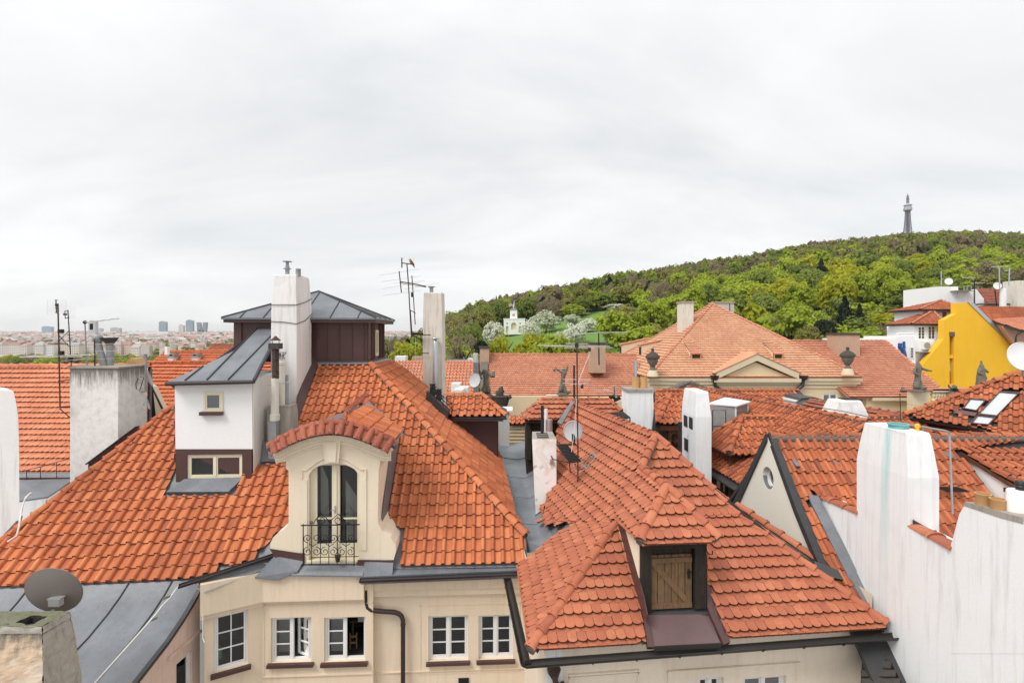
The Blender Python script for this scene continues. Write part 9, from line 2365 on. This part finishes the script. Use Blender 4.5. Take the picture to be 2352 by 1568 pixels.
for lab, u0, u1, vt, vb, Y, m_ in(('broad pale blue office block, first on the skyline', 95.6, 118, 750, 768, 3300, flat('pale_blue', (.30, .42, .55), .4)), ('slim pale tower behind the antennas', 203, 219, 738.5, 772, 2600, M['dish']), ('grey flat block right of the slim pale tower', 253, 275, 753, 768, 3300, M['grey_render']), ('blue green skyscraper, first of the skyline cluster', 364.6, 381, 739, 766, 3600, glassy), ('beige slab hotel tower between the two blue green ones', 410, 421, 747, 766, 3600, M['beige_old']), ('tallest blue green skyscraper', 426.6, 442.6, 736, 766, 3600, glassy), ('slim white tower far right of the skyscrapers', 579, 584, 756, 770, 3300, M['dish_white']), ('small dark slab on the skyline before the white hall', 227, 233, 754, 766, 3500, M['dish'])):
 a, b=W(u0, vb, Y), W(u1, vb, Y);o=thing('tower_block', lab, 'tower', a);h=W(0, vt, Y).z-a.z
 MB().box(a-UP*20, b-a, V((0, 20, 0)), UP*(h+20)).build('body', m_, o);MB().box(a+(b-a)*.2+UP*h, (b-a)*.5, V((0, 10, 0)), UP*h*.06).build('roof_plant', M['steel_dull'], o)
 for i in range(1, 7):MB().box(a+UP*(h*i/7)-V((0, .6, 0)), b-a, V((0, .5, 0)), UP*h*.02).build('floor_band', M['dish'], o)
o=thing('tower_block', 'pair of leaning dark towers joined by a low block on the skyline', 'tower', W(462, 766, 3600))
for p in([(451, 740), (458, 740), (462, 766), (453, 766)], [(466, 740), (473.6, 740), (471, 766), (463.5, 766)], [(455, 757), (468, 757), (468, 766), (455, 766)]):MB().prism([W(a, b, 3600)for a, b in p], V((0, 25, 0))).build('body', M['glass_dark']if 'glass_dark' in M else flat('dark_glass', (.22, .27, .33), .35), o)
o=thing('long_hall', 'long low white congress hall with dark window bands below the skyscrapers', 'building', W(340, 778, 2500))
a, b=W(294, 778, 2500), W(386, 778, 2500);MB().box(a, b-a, V((0, 30, 0)), UP*36).build('body', M['dish_white'], o)
for z in(6, 17):MB().box(a+V((2, -.6, z)), (b-a)*.96, V((0, .5, 0)), UP*6).build('window_band', M['room_grey'], o)
for i, (u, Y, w, h, k)in enumerate([(u_, rnd.uniform(420, 680), rnd.uniform(6, 9), rnd.uniform(11, 16), rnd.choice(('bright', 'green', 'olive', 'yellow', 'brown')))for u_ in[x*10.5-20 for x in range(42)]]):
 h=(CY-rnd.uniform(811, 824))/F*Y-ground_z(Y);tree(gp(u, Y), h, w, k, 'in the river belt before the town houses, '+CZ[min(5, int((u+40)/100))], group='trees along the river')
for i in range(26):u_=rnd.uniform(490, 548);tree(gp(u_, 1900), 14, 12, 'green', 'in the far park strip beside the lantern', group='trees in the far park')
# ---- light spring haze over the city
m=bpy.data.materials.new('haze');m.use_nodes=True;t=m.node_tree;t.nodes.clear()
o=t.nodes.new('ShaderNodeOutputMaterial');pv=t.nodes.new('ShaderNodeVolumePrincipled');pv.inputs['Density'].default_value=6e-5;pv.inputs['Color'].default_value=(1, 1, 1, 1);t.links.new(pv.outputs[0], o.inputs['Volume'])
hz_=MB();hz_.cube(-9000, 26000, -250, 15500, -60, 215);hz_.build('haze', m, None, kind='stuff')
